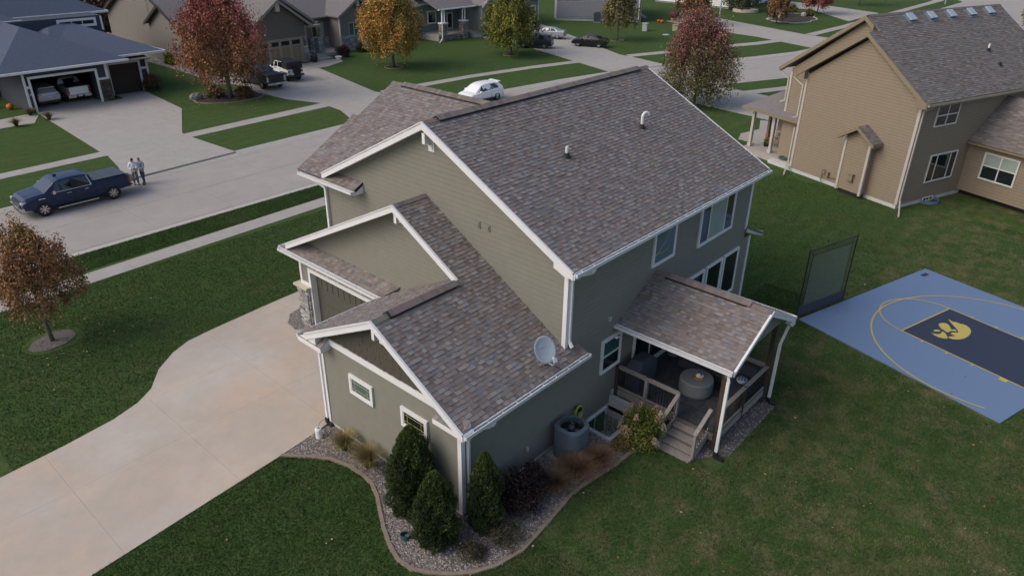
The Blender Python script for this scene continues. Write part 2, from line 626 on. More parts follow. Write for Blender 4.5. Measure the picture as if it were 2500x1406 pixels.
def ridge(h, a, b, wdir, slope, parent, vent=None, cap_len=.15, wid=.15, seed=5, raise_=0.0, pal=None):
    """ridge-cap shingles along a->b; wdir horizontal across; slope = drop per metre; vent=(t0,t1) raised part"""
    rnd = random.Random(seed)
    a, b, wd = Vector(a), Vector(b), Vector(wdir).normalized()
    L = (b - a).length
    d = (b - a) / L
    if vent:
        mb = MB()
        t0, t1 = vent
        P = []
        for t in (t0, t1):
            c = a + d * t
            P += [c + wd * -.19 - Z * (.19 * slope) + Z * .008, c + Z * .02, c + wd * .19 - Z * (.19 * slope) + Z * .008]
        V = P + [p + Z * .055 for p in P]
        mb.add(V, [(0, 1, 4, 3), (1, 2, 5, 4), (6, 9, 10, 7), (7, 10, 11, 8), (0, 3, 9, 6), (2, 8, 11, 5), (0, 6, 7, 1), (1, 7, 8, 2), (3, 4, 10, 9), (4, 5, 11, 10)], (.018, .017, .017))
        mb.build('ridge_vent', 'attr', parent)
    meshes = {}
    t = 0
    while t < L - .02:
        raised = vent and vent[0] - .02 <= t <= vent[1]
        ww = .20 if raised else wid
        z0 = .090 if raised else .020
        key = (raised, rnd.randrange(6))
        if key not in meshes:
            c = rnd.choice((pal or h.pal)[:9])
            c = tuple(q * rnd.uniform(.78, .98) for q in c)
            V = []
            for x, zz in ((0, .014), (cap_len + .02, .002)):
                V += [wd * -ww - Z * ww * slope + Z * zz + d * x, Z * zz * 1.2 + d * x, wd * ww - Z * ww * slope + Z * zz + d * x]
            V += [p - Z * .012 for p in V]
            me = bpy.data.meshes.new('ridge_shingle')
            me.from_pydata([tuple(p) for p in V], [], [(0, 3, 4, 1), (1, 4, 5, 2), (0, 1, 7, 6), (1, 2, 8, 7), (3, 9, 10, 4), (4, 10, 11, 5), (0, 6, 9, 3), (2, 5, 11, 8)])
            me.materials.append(MT['shingle'])
            at = me.attributes.new('Col', 'FLOAT_COLOR', 'FACE')
            at.data.foreach_set('color', np.tile(np.array([*c, 1], dtype=np.float32), 8))
            meshes[key] = me
        o = link('ridge_shingle', meshes[key], parent)
        o.location = (a + d * t + Z * z0) - OFF.get(parent.name, Vector())
        t += cap_len

# ================================================================== GROUND
near_kerb = [(-80, 39.1), (10, 39.2), (30, 39.25), (50, 38.6), (60, 37.4), (67, 36.1), (73.2, 34.4), (80.6, 31.3), (95, 26), (110, 22), (125, 16), (150, 11), (420, 11)]
far_kerb = [(-80, 48.9), (10, 48.95), (36, 49.9), (54, 49.2), (62, 48.2), (68.8, 46.9), (77, 44.4), (84.8, 41.4), (89.7, 39.5), (96.8, 37.3), (104, 36.6), (115, 36.5), (160, 37), (178, 36.9), (186, 41), (190, 60), (196, 300)]
near_walk = ([(-80, 35.2), (9, 35.3), (24, 35.8), (40, 35.9), (52, 35.0), (62, 33.0), (69, 31.0), (75, 28.6), (82, 25.5), (110, 18)],
             [(-80, 36.4), (9, 36.5), (24, 37.0), (40, 37.1), (52, 36.2), (62, 34.3), (69.6, 32.2), (76, 29.6), (83, 26.7), (111, 19.2)])
far_walk = ([(-80, 54.7), (12, 54.8), (25, 55.2), (34, 55.6), (42, 56.0), (50, 55.8), (56, 55.4), (64, 54.1), (71, 52.4), (78.2, 50.3), (85, 47.9), (92, 45.7), (98, 43.3), (103.5, 42.0), (112, 41.0), (125, 40.6), (164, 40.5), (178, 40.4), (181.5, 42.5), (184, 60), (190, 300)],
            [(-80, 56.0), (12, 56.0), (25, 56.5), (34, 57.0), (42, 57.5), (50, 57.1), (57, 56.5), (65.4, 55.1), (72, 53.5), (79, 51.5), (86, 49.2), (93.6, 46.7), (99.7, 44.5), (104.5, 43.3), (112, 42.5), (125, 42.0), (158, 42), (176, 42.0), (178.4, 44), (181, 60), (187, 300)])
WELL = (17.15, 18.72, 10.62, 11.76)

def sheet(name, outer, z, matname, holes=(), parent=None, thick=0, **kw):
    loops = [[Vector((x, y, 0)) for x, y in outer]] + [[Vector((x, y, 0)) for x, y in h] for h in holes]
    pts = [p for l in loops for p in l]
    tris = tessellate_polygon(loops)
    mb = MB()
    n = len(pts)
    V = [(p.x, p.y, z) for p in pts]
    F = []
    for t in tris:
        a, b, c = (pts[i] for i in t)
        F.append(tuple(t) if (b - a).cross(c - a).z > 0 else tuple(t)[::-1])
    if thick:
        V += [(p.x, p.y, z - thick) for p in pts]
        k = 0
        for li, l in enumerate(loops):
            ar = sum(l[i].x * l[(i + 1) % len(l)].y - l[(i + 1) % len(l)].x * l[i].y for i in range(len(l)))
            for i in range(len(l)):
                a, b = k + i, k + (i + 1) % len(l)
                q = (a, n + a, n + b, b)
                F.append(q if (ar > 0) == (li == 0) else q[::-1])
            k += len(l)
    mb.add(V, F)
    return mb.build(name, matname, parent, **kw)

def offset_line(L, d):
    out = []
    for i, p in enumerate(L):
        a, b = Vector(L[max(i - 1, 0)]), Vector(L[min(i + 1, len(L) - 1)])
        t = (b - a).normalized()
        out.append((p[0] - t.y * d, p[1] + t.x * d))
    return out

def interp(L, x):
    for (x0, y0), (x1, y1) in zip(L[:-1], L[1:]):
        if x0 <= x <= x1:
            return y0 + (y1 - y0) * (x - x0) / (x1 - x0)
    return L[-1][1]

well_hole = [(WELL[0], WELL[2]), (WELL[1], WELL[2]), (WELL[1], WELL[3]), (WELL[0], WELL[3])]
sheet('ground', [(-400, -300), (600, -300), (600, 700), (-400, 700)], -.16, 'soil', holes=[well_hole], kind='structure')
sheet('lawn', [(-80, -80), (420, -80)] + offset_line(near_kerb, -.05)[::-1], 0, 'lawn', holes=[well_hole], thick=.16, kind='structure')
sheet('lawn', offset_line(far_kerb, .05) + [(196, 600), (-80, 600)], 0, 'lawn', thick=.16, kind='structure')
sheet('lawn', [(201, 60), (420, 20), (420, 600), (205, 600)], 0, 'lawn', thick=.16, kind='structure')

# street: individual slabs with recessed joints near the truck, one sheet beyond
street = sheet('street', near_kerb + far_kerb[::-1], -.135, 'road', kind='structure')
street_all = bpy.data.objects.new('road', None)
COL.objects.link(street_all)
street_all['kind'] = 'structure'
street_all.location = (0, 0, 0)
def slab(name, P, z, th, matname, parent):
    return MB().prism([(x, y, z - th) for x, y in P], (0, 0, th)).build(name, matname, parent)
xs = [-3.6 + 4.7 * i for i in range(24)]
for x0, x1 in zip(xs[:-1], xs[1:]):
    a0, a1 = interp(near_kerb, x0) + .012, interp(near_kerb, x1) + .012
    b0, b1 = interp(far_kerb, x0) - .012, interp(far_kerb, x1) - .012
    g = .014
    for f0, f1 in ((0, .075), (.075, .5), (.5, .905), (.905, 1)):
        P = [(x0 + g, a0 + (b0 - a0) * f0 + g), (x1 - g, a1 + (b1 - a1) * f0 + g), (x1 - g, a1 + (b1 - a1) * f1 - g), (x0 + g, a0 + (b0 - a0) * f1 - g)]
        slab('slab', P, -.125 + random.uniform(-.002, .002), .012, 'road', street_all)

def strip(name, A, B, z, th, matname, step=None, skip=(), **kw):
    """band between polylines A and B (same length) cut into slabs"""
    root = bpy.data.objects.new(name, None)
    COL.objects.link(root)
    root['kind'] = 'structure'
    for i in range(len(A) - 1):
        a0, a1, b0, b1 = Vector(A[i]), Vector(A[i + 1]), Vector(B[i]), Vector(B[i + 1])
        L = (a1 - a0).length
        n = max(1, round(L / step)) if step and L < 60 else 1
        for k in range(n):
            f0, f1 = k / n + .004 / L, (k + 1) / n - .004 / L
            P = [a0.lerp(a1, f0), a0.lerp(a1, f1), b0.lerp(b1, f1), b0.lerp(b1, f0)]
            cx = sum(p.x for p in P) / 4
            if any(s0 < cx < s1 for s0, s1 in skip):
                continue
            slab('slab', [(p.x, p.y) for p in P], z, th, matname, root)
    return root
strip('sidewalk', *near_walk, .03, .06, 'concrete', 1.52, skip=((61.5, 68.9),))
strip('sidewalk', *far_walk, .03, .06, 'concrete', 1.52, skip=((18.8, 25.0), (38.4, 44.6), (71.3, 78.4), (104, 111.8)))
for L, sgn, aprons in ((near_kerb, -1, ((62.5, 71),)), (far_kerb, 1, ((17.45, 25.4), (36.6, 45.6), (68.9, 76.9), (100.9, 110.6)))):
    root = bpy.data.objects.new('kerb', None)
    COL.objects.link(root)
    root['kind'] = 'structure'
    pts = []
    for (x0, y0), (x1, y1) in zip(L[:-1], L[1:]):
        n = max(1, int((x1 - x0) / 5)) if abs(x1 - x0) < 100 else 12
        brk = sorted({x0 + (x1 - x0) * k / n for k in range(n)} | {a for ap in aprons for a in ap if x0 < a < x1})
        for x in brk:
            t = (x - x0) / (x1 - x0) if abs(x1 - x0) > 1e-6 else 0
            pts.append((x, y0 + (y1 - y0) * t))
    pts.append(L[-1])
    o1, o2, o3 = offset_line(pts, -.58 * sgn), offset_line(pts, -.10 * sgn), offset_line(pts, .13 * sgn)
    for i in range(len(pts) - 1):
        mx_ = (pts[i][0] + pts[i + 1][0]) / 2
        ap = any(a < mx_ < b for a, b in aprons)
        za, zb = (-.06, .036) if ap else (-.012, .014)
        A_ = [(*o1[i], -.119), (*o2[i], za), (*o3[i], zb), (*o3[i], -.14), (*o1[i], -.14)]
        B_ = [(*o1[i + 1], -.119), (*o2[i + 1], za), (*o3[i + 1], zb), (*o3[i + 1], -.14), (*o1[i + 1], -.14)]
        F_ = [(0, 1, 6, 5), (1, 2, 7, 6), (2, 3, 8, 7), (4, 0, 5, 9), (0, 4, 3, 2, 1), (5, 6, 7, 8, 9)]
        if sgn > 0:
            F_ = [f[::-1] for f in F_]
        MB().add(A_ + B_, F_).build('kerb_stone', 'kerb', root)

def poly_slabs(name, outer, z, matname, xcuts=(), ycuts=(), th=.155, gap=.012, parent=None):
    """a paved polygon (convex pieces given) cut by joint lines"""
    root = bpy.data.objects.new(name, None)
    COL.objects.link(root)
    root['kind'] = 'structure'
    xs_ = [-1e3] + list(xcuts) + [1e3]
    ys_ = [-1e3] + list(ycuts) + [1e3]
    for poly in outer:
        for x0, x1 in zip(xs_[:-1], xs_[1:]):
            Q = clip(clip(poly, 1, 0, x0 + (gap / 2 if x0 > -999 else 0)), -1, 0, -(x1 - (gap / 2 if x1 < 999 else 0)))
            if len(Q) < 3:
                continue
            for y0, y1 in zip(ys_[:-1], ys_[1:]):
                R = clip(clip(Q, 0, 1, y0 + (gap / 2 if y0 > -999 else 0)), 0, -1, -(y1 - (gap / 2 if y1 < 999 else 0)))
                R = clean(R)
                if len(R) >= 3 and area(R) > .05:
                    slab('slab', R, z, th, matname, root)
    return root

# our driveway: curved north edge, kept as thin convex strips per joint bay
drive_top = [(2.2, 23.55), (4.55, 23.75), (6.25, 24.0), (7.25, 24.35), (7.95, 24.85), (8.73, 25.9), (9.66, 26.65), (10.49, 27.05), (11.76, 27.22), (15.6, 27.5)]
drive_low = [(2.2, 17.5), (9.05, 18.05), (10.62, 18.22), (11.2, 18.35), (15.6, 18.35)]
droot = bpy.data.objects.new('driveway', None)
COL.objects.link(droot)
droot['kind'] = 'structure'
def drive_bay(x0, x1, y0=None, y1=None):
    pts_t = [(x0, interp(drive_top, x0))] + [p for p in drive_top if x0 < p[0] < x1] + [(x1, interp(drive_top, x1))]
    pts_l = [(x0, interp(drive_low, x0))] + [p for p in drive_low if x0 < p[0] < x1] + [(x1, interp(drive_low, x1))]
    for lo, hi in ((None, 21.3), (21.3, 24.2), (24.2, None)):
        P = pts_l + pts_t[::-1]
        # clip bay horizontally
        Q = P
        if lo:
            Q = clip(Q, 0, 1, lo + .0025)
        if hi:
            Q = clip(Q, 0, -1, -(hi - .0025))
        Q = clean(Q)
        if len(Q) >= 3 and area(Q) > .1:
            sheet('slab', Q, .03, 'drive', parent=droot, thick=.05)
cuts = [-22, -17, -12, -8, -3.6, .2, 3.9, 7.6, 11.3, 14.83]
drive_top = [(-30, 22.6)] + drive_top
drive_low = [(-30, 15.2)] + drive_low
for a, b in zip(cuts[:-1], cuts[1:]):
    drive_bay(a + .0025, b - .0025)
tail = sheet('slab', [(14.836, 25.2), (16.3, 25.2), (16.3, 27.5), (14.836, 27.45)], .03, 'drive', parent=droot, thick=.05)

poly_slabs('driveway', [[(19.65, 71.5), (18.72, 56.1), (18.7, 54.9), (18.2, 52.1), (17.42, 48.96), (25.43, 49.4), (25.09, 54.9), (25.1, 56.8), (28.78, 64.23), (29.6, 73.3), (26.95, 73.4), (26.9, 71.5)]], .032, 'concrete', (22.3,), (52.2, 56.2, 60.1, 64.0, 67.9))
poly_slabs('driveway', [[(36.6, 50.1), (45.6, 49.7), (45.4, 53), (44.75, 57.5), (47.8, 71.4), (47.9, 74.8), (42.2, 74.8), (37.0, 74.8), (37.0, 68.3), (36.68, 64.9), (37.1, 60.9), (38.4, 57.4), (38.1, 54)]], .032, 'concrete', (41.3,), (53.5, 57.4, 61.5, 65.6, 69.7))
poly_slabs('driveway', [[(68.9, 46.9), (76.9, 44.4), (78.4, 50.3), (78.5, 52.0), (80.3, 55.3), (84.8, 62.9), (91.2, 74.7), (92.5, 77), (84, 79.5), (79.5, 73.0), (75.6, 66.6), (71.4, 54.1)]], .032, 'concrete', (), (52.2, 57, 61.5, 66, 70.5))
poly_slabs('driveway', [[(100.9, 36.7), (110.6, 36.6), (111.7, 42.6), (118.6, 60.1), (119.5, 63), (109, 64), (105.4, 52.4), (104.5, 46.3)]], .032, 'concrete', (), (41.6, 47, 52.5, 58))
poly_slabs('driveway', [[(131, 43), (146, 43), (150, 53), (152, 62), (143, 62), (141.4, 53.1)]], .032, 'concrete', (), (48, 54))
poly_slabs('driveway', [[(63.2, 37.0), (71.0, 35.2), (70.0, 27.4), (66.5, 22.5), (61.4, 24.0), (62.2, 29.8)]], .032, 'concrete', (), (26.5, 30.8, 34))
sheet('path', [(54.1, 22.4), (56.5, 21.5), (58.9, 22.0), (61.6, 23.9), (61.0, 25.6), (58.2, 24.4), (55.9, 24.9), (54.3, 24.3)], .03, 'concrete', thick=.05, kind='structure')
sheet('path', [(13.0, 68.2), (18.3, 68.0), (19.5, 70.6), (18.6, 71.4), (12.5, 70.2)], .034, 'concrete', thick=.05, kind='structure')
poly_slabs('path', [[(47.9, 70.9), (49.0, 70.9), (52.0, 72.2), (52.6, 73.8), (50.2, 74.4), (47.9, 74.0)]], .036, 'concrete', (50.0,), ())
poly_slabs('path', [[(76.1, 73.6), (77.3, 73.9), (76.3, 68.2), (75.7, 67.0), (75.1, 67.3), (75.3, 69)]], .036, 'concrete', (), (69, 70.5, 72))

# gravel bed around the garage corner with its edging
bed_edge = [(9.07, 18.02), (9.72, 17.21), (10.07, 16.65), (10.24, 16.01), (10.29, 15.33), (10.24, 14.85), (9.99, 14.27), (9.66, 13.74), (9.29, 13.1), (9.03, 12.57), (8.82, 11.93), (8.85, 11.36), (9.11, 10.87), (9.5, 10.38), (9.94, 10.0), (10.53, 9.70), (11.43, 9.52), (12.13, 9.59), (12.83, 9.67), (13.6, 9.78), (14.12, 9.86), (14.85, 9.82), (15.6, 9.72), (16.23, 9.64), (16.96, 9.6), (17.53, 9.44), (17.95, 9.15)]
bed_poly = bed_edge + [(18.3, 9.3), (18.95, 9.3), (18.95, 11.74), (WELL[1] + .03, 11.74), (WELL[1] + .03, WELL[2] - .03), (WELL[0] - .03, WELL[2] - .03), (WELL[0] - .03, 11.74), (11.24, 11.7), (11.24, 18.2), (10.62, 18.2)]
sheet('gravel_bed', bed_poly, .012, 'gravel', kind='structure')
sheet('gravel_bed', [(18.2, 7.9), (19.1, 7.15), (22.9, 7.2), (22.95, 11.7), (18.97, 11.7), (18.97, 9.2)], .010, 'gravel', kind='structure')
sheet('gravel_bed', [(14.5, 24.15), (14.55, 25.0), (15.6, 25.9), (15.3, 26.1), (14.6, 25.9), (14.1, 25.3), (14.0, 24.6)], .036, 'gravel', kind='structure')
er = bpy.data.objects.new('bed_edging', None)
COL.objects.link(er)
er['kind'] = 'structure'
eo = offset_line(bed_edge, .11)
for i in range(len(bed_edge) - 1):
    a, b, c, d = bed_edge[i], bed_edge[i + 1], eo[i + 1], eo[i]
    MB().prism([(*a, -.02), (*b, -.02), (*c, -.02), (*d, -.02)], (0, 0, .085)).build('edging_block', 'edging', er)

def inside(P, x, y):
    x = np.asarray(x); y = np.asarray(y)
    r = np.zeros(x.shape, bool)
    n = len(P)
    for i in range(n):
        x0, y0 = P[i]
        x1, y1 = P[(i + 1) % n]
        c = ((y0 > y) != (y1 > y)) & (x < (x1 - x0) * (y - y0) / ((y1 - y0) if y1 != y0 else 1e-9) + x0)
        r ^= c
    return r

def pebbles(polys, n, zs, rmin=.012, rmax=.035, name='pebbles', hole=True):
    V, F, C = [], [], []
    oc = np.array([(1, 0, 0), (0, 1, 0), (-1, 0, 0), (0, -1, 0), (0, 0, 1)], float)
    pal = np.array([(.20, .18, .17), (.32, .28, .25), (.12, .11, .11), (.26, .20, .16), (.42, .39, .36), (.17, .13, .12), (.22, .22, .24)])
    for P, cnt, zz in zip(polys, n, zs):
        xa, ya = np.array([p[0] for p in P]), np.array([p[1] for p in P])
        x = RNG.uniform(xa.min(), xa.max(), cnt * 4)
        y = RNG.uniform(ya.min(), ya.max(), cnt * 4)
        k = inside(P, x, y)
        if hole:
            k &= ~((x > WELL[0] - .16) & (x < WELL[1] + .2) & (y > WELL[2] - .16) & (y < WELL[3]))
        x, y = x[k][:cnt], y[k][:cnt]
        n_ = len(x)
        r = RNG.uniform(rmin, rmax, n_)
        ang = RNG.uniform(0, 6.28, n_)
        ex = RNG.uniform(.7, 1.35, n_)
        base = len(V) * 5 if False else sum(len(q) for q in V)
        P3 = np.zeros((n_, 5, 3))
        for j in range(5):
            px, py, pz = oc[j]
            px2, py2 = px * ex * r, py * r / ex
            P3[:, j, 0] = x + px2 * np.cos(ang) - py2 * np.sin(ang)
            P3[:, j, 1] = y + px2 * np.sin(ang) + py2 * np.cos(ang)
            P3[:, j, 2] = zz + .004 + pz * r * .75 + RNG.uniform(0, .012, n_)
        V.append(P3.reshape(-1, 3))
        idx = base + np.arange(n_)[:, None] * 5
        tr = np.array([(0, 1, 4), (1, 2, 4), (2, 3, 4), (3, 0, 4)])
        F.append((idx[:, :, None] + tr[None]).reshape(-1, 3))
        c = pal[RNG.integers(0, len(pal), n_)] * RNG.uniform(.75, 1.25, (n_, 1))
        C.append(np.repeat(c, 4, 0))
    return np_mesh(name, np.concatenate(V), np.concatenate(F), 'pebble', np.concatenate(C), kind='stuff')
pebbles([bed_poly, [(18.2, 7.9), (19.1, 7.15), (22.9, 7.2), (22.95, 11.7), (18.97, 11.7), (18.97, 9.2)], [(14.5, 24.15), (14.55, 25.0), (15.6, 25.9), (15.3, 26.1), (14.6, 25.9), (14.1, 25.3), (14.0, 24.6)]], (26000, 7000, 1500), (.012, .010, .036), name='gravel')

# grass blades on the nearer lawns
def blades(n, x0, x1, y0, y1, excl, hmin=.03, hmax=.065, dens=None, name='grass', pal=None, seed=0):
    rg = np.random.default_rng(seed)
    x = rg.uniform(x0, x1, n)
    y = rg.uniform(y0, y1, n)
    k = np.ones(n, bool)
    for P in excl:
        k &= ~inside(P, x, y)
    x, y = x[k], y[k]
    n = len(x)
    def vn(sc, sd_):
        gx, gy = x / sc + 500, y / sc + 500
        ix, iy = np.floor(gx).astype(np.int64), np.floor(gy).astype(np.int64)
        fx, fy = gx - ix, gy - iy
        fx, fy = fx * fx * (3 - 2 * fx), fy * fy * (3 - 2 * fy)
        def hsh(a, b):
            q = (a * 374761393 + b * 668265263 + sd_ * 1442695) & 0x7fffffff
            q = (q ^ (q >> 13)) * 1274126177 & 0x7fffffff
            return (q & 0xffff) / 65535.0
        return (hsh(ix, iy) * (1 - fx) + hsh(ix + 1, iy) * fx) * (1 - fy) + (hsh(ix, iy + 1) * (1 - fx) + hsh(ix + 1, iy + 1) * fx) * fy
    p1 = .5 * vn(.45, 1) + .3 * vn(1.1, 2) + .35 * vn(3.2, 3) + rg.normal(0, .10, n)
    p2 = .6 * vn(.8, 5) + .4 * vn(2.4, 6)
    back = np.clip((11.5 - y) / 3, 0, 1) * np.clip((x - 9) / 4, 0, 1)
    green = np.array([.062, .112, .032])
    dk = np.array([.030, .062, .020])
    yl = np.array([.190, .165, .085])
    t = np.clip(p2 * 1.5 - .3 + rg.normal(0, .25, n), 0, 1)[:, None]
    col = green * t + dk * (1 - t)
    yy = np.clip((p1 - .80 + back * .20) * 4, 0, 1)[:, None] * (.35 + .5 * back[:, None])
    col = col * (1 - yy) + yl * yy
    col *= rg.uniform(.7, 1.3, (n, 1))
    h = rg.uniform(hmin, hmax, n)
    a = rg.uniform(0, 6.28, n)
    lean = rg.uniform(.2, 1.1, n) * h
    wd = rg.uniform(.009, .016, n)
    V = np.zeros((n, 3, 3))
    b = a + rg.uniform(-1.5, 1.5, n)
    V[:, 0] = np.stack([x - np.cos(a) * wd, y - np.sin(a) * wd, np.full(n, -.001)], 1)
    V[:, 1] = np.stack([x + np.cos(a) * wd, y + np.sin(a) * wd, np.full(n, -.001)], 1)
    V[:, 2] = np.stack([x + np.cos(b) * lean, y + np.sin(b) * lean, h], 1)
    return np_mesh(name, V.reshape(-1, 3), np.arange(3 * n).reshape(-1, 3), 'grass_blade', col, kind='stuff')

house_fp = [(11.2, 11.7), (11.2, 18.3), (14.6, 18.35), (14.6, 25.0), (16, 25), (29, 24), (29, 11.7)]
drive_fp = drive_low[1:] + drive_top[1:][::-1]
drive_fp = [(-30, 15.2)] + drive_low[1:] + drive_top[::-1]
court = [(39.04, 6.5), (29.59, 9.15), (27.13, .88), (36.58, -1.77)]
deck_fp = [(18.2, 7.1), (22.95, 7.15), (22.95, 11.8), (18.2, 11.8)]
ring0 = [(6.77 + 1.15 * math.cos(a * .52), 31.15 + .95 * math.sin(a * .52)) for a in range(12)]
EXC = [bed_poly, house_fp, drive_fp, court, deck_fp, ring0, [(14.0, 24.1), (16.3, 24.1), (16.3, 27.5), (14.8, 27.5)]]
blades(150000, 1.5, 12, 6, 18.2, EXC, seed=1)
blades(260000, 10, 32, -4, 11.75, EXC, seed=2)
blades(150000, 3, 30, 23, 35.3, EXC, seed=3, hmin=.035, hmax=.07)
blades(60000, 3, 30, 36.9, 39.1, [], seed=4, hmin=.035, hmax=.07)
blades(110000, 29, 48, -2, 22, EXC + [[(46.8, 10.2), (49.5, 18.3), (56, 22), (60, 6)]], seed=5, hmin=.04, hmax=.08)

# ================================================================== MAIN HOUSE
H = House('house', 'large sage green lap-sided two-storey house with brown shingle roofs and a covered deck', (19, 17, 0))
HR = H.root
WX, WY = 15.87, 11.75
mb = MB()
mb.box(WX, 28.35, WY, 23.95, 0, 6.58)
for x0 in (WX,):
    mb.prism([(WX, WY, 6.58), (WX, 23.95, 6.58), (WX, 17.6, 9.78)], (12.48, 0, 0))
mb.box(28.352, 28.92, WY, 18.5, 0, 3.55)
H.part('wall', mb, 'siding')
mb = MB()
mb.box(11.25, WX - .002, WY - .002, 18.28, 0, 3.42)
mb.prism([(11.25, WY, 3.42), (11.25, 18.28, 3.42), (11.25, 14.95, 5.40)], (3.3, 0, 0))
mb.box(14.92, WX - .004, 18.282, 24.7, 0, 3.7)
mb.prism([(14.95, 24.7, 3.70), (14.95, 18, 7.12), (14.95, 12.2, 3.84)], (WX - 14.96, 0, 0))
mb.box(16, 20, 23.952, 25.1, 0, .25)
H.part('wall', mb, 'siding')

# ---- roofs
sl_ = .516
q1 = math.sqrt(1 + sl_ ** 2)
def slope_frame(O, u, up_, sl):
    v = (Vector(up_) + Z * sl).normalized()
    return Frame(O, u, v, Vector(u).cross(v))
def roof_slab(fr, pieces, th, parent_name='roof', mats='asphalt_roof_grey', parent=None, h=H):
    mb = MB()
    for P in pieces:
        mb.prism([fr.p(a, b, -.003) for a, b in P], -fr.n * th)
    return mb.build(parent_name, mats, parent or h.root)
F1 = slope_frame((15.5, 11.3, 6.68), (1, 0, 0), (0, 1, 0), sl_)
P1 = [[(0, 0), (13.1, 0), (13.1, 6.3 * q1), (0, 6.3 * q1)]]
roof1 = roof_slab(F1, P1, .12)
H.shingles(F1, P1, roof1, seed=2)
F2 = slope_frame((28.6, 23.9, 6.68), (-1, 0, 0), (0, -1, 0), sl_)
mb = MB()
mb.prism([F2.p(0, 0), F2.p(13.1, 0), F2.p(13.1, 6.3 * q1), F2.p(0, 6.3 * q1)], -F2.n * .12)
mb.build('roof', 'asphalt_roof_grey', HR)
# cross gable facing the street
slc = .5556
qc = math.sqrt(1 + slc ** 2)
FC = slope_frame((15.45, 24.9, 6.65), (0, -1, 0), (1, 0, 0), slc)
PC = [[(0, 0), (1.0, 0), (6.3, 4.95 * qc), (0, 4.95 * qc)], [(1.0, 0), (3.4, 0), (3.4, .42 * qc), (1.37, .42 * qc)], [(-.3, 0), (0, 0), (0, 2.95 * qc), (-.3, 2.95 * qc)]]
roofc = roof_slab(FC, PC, .10)
H.shingles(FC, PC, roofc, seed=3)
mb = MB()
mb.prism([(20.4, 24.9, 9.4), (20.4, 18.6, 9.4), (25.35, 23.9, 6.65), (25.35, 24.9, 6.65)], (0, 0, -.1))
mb.prism([(18.4, 25.2, 8.29), (18.4, 24.9, 8.29), (21.3, 24.9, 6.65), (21.3, 25.2, 6.65)], (0, 0, -.1))
mb.build('roof', 'asphalt_roof_grey', HR)
mb = MB()
mb.prism([(15.9, 24.5, 6.6), (24.9, 24.5, 6.6), (20.4, 24.5, 9.2)], (0, -.6, 0))
mb.box(16.4, 24.4, 23.952, 24.5, 3.4, 6.6)
mb.build('wall', 'siding', HR)
# garage slopes
slp = .567
qp = math.sqrt(1 + slp ** 2)
FP = slope_frame((10.9, 11.3, 3.5), (1, 0, 0), (0, 1, 0), slp)
PP = [[(0, 0), (4.97, 0), (4.97, 3.65 * qp), (0, 3.65 * qp)], [(3.5, 3.65 * qp), (4.97, 3.65 * qp), (4.97, 6.7 * qp), (3.5, 6.7 * qp)], [(4.97, 0), (5.6, 0), (5.6, .45 * qp), (4.97, .45 * qp)]]
roofp = roof_slab(FP, PP, .12)
H.shingles(FP, PP, roofp, seed=4)
sla = .5175
qa = math.sqrt(1 + sla ** 2)
FA = slope_frame((14.95, 18.95, 3.5), (-1, 0, 0), (0, -1, 0), sla)
PA = [[(0, 0), (4.05, 0), (4.05, 4.0 * qa), (0, 4.0 * qa)]]
roofa = roof_slab(FA, PA, .12)
H.shingles(FA, PA, roofa, seed=5)
slb = .503
FB = slope_frame((WX, 25.55, 3.5), (-1, 0, 0), (0, -1, 0), slb)
qb = math.sqrt(1 + slb ** 2)
PB = [[(0, 0), (.85, 0), (1.47, .62 * qb), (1.47, 7.55 * qb), (0, 7.55 * qb)], [(-4, 0), (0, 0), (0, 1.6 * qb), (-4, 1.6 * qb)]]
roof_slab(FB, PB, .12)
FS = slope_frame((14.38, 25.5, 3.5), (0, -1, 0), (1, 0, 0), .6)
qs = math.sqrt(1.36)
PS = [[(0, 0), (6.55, 0), (6.95, .57 * qs), (.55, .57 * qs)]]
roofs = roof_slab(FS, PS, .08)
H.shingles(FS, PS, roofs, seed=6)
# eave returns
def eave_return(x0, x1, y0, y1, z, rise, end):
    fr = slope_frame((x0, y1, z), (0, -1, 0), (1, 0, 0), rise / (x1 - x0))
    q = math.hypot(x1 - x0, rise)
    P = [[(0, 0), (y1 - y0, 0), (y1 - y0, q), (0, q)]]
    mb = MB()
    mb.prism([(x0, y0, z - .17), (x1, y0, z - .17), (x1, y0, z + rise - .012), (x0, y0, z - .012)], (0, y1 - y0, 0))
    o = mb.build('eave_return', 'trim', HR)
    H.shingles(fr, P, o, seed=int(y0 * 7))
    return o
eave_return(10.86, 11.25, 17.72, 19.0, 3.46, .24, -1)
eave_return(10.86, 11.25, 11.34, 12.48, 3.46, .24, 1)
eave_return(15.42, 15.87, 21.5, 23.6, 6.62, .24, -1)
# covered-deck roof
sld = .51
qd = math.sqrt(1 + sld ** 2)
FD1 = slope_frame((18.78, 11.74, 3.42), (0, -1, 0), (1, 0, 0), sld)
PD = [[(0, 0), (4.36, 0), (4.36, 2.32 * qd), (0, 2.32 * qd)]]
roofd = roof_slab(FD1, PD, .10)
H.shingles(FD1, PD, roofd, seed=8)
FD2 = slope_frame((23.42, 7.38, 3.42), (0, 1, 0), (-1, 0, 0), sld)
roofd2 = roof_slab(FD2, PD, .10)
H.shingles(FD2, PD, roofd2, seed=9)
mb = MB()
mb.prism([(19.0, 7.66, 3.30), (23.2, 7.66, 3.30), (21.1, 7.66, 4.38)], (0, .12, 0))
mb.prism([(19.0, 7.78, 3.30), (23.2, 7.78, 3.30), (23.2, 11.7, 3.30), (19.0, 11.7, 3.30)], (0, 0, .04))
mb.build('gable_panel', 'siding', HR)
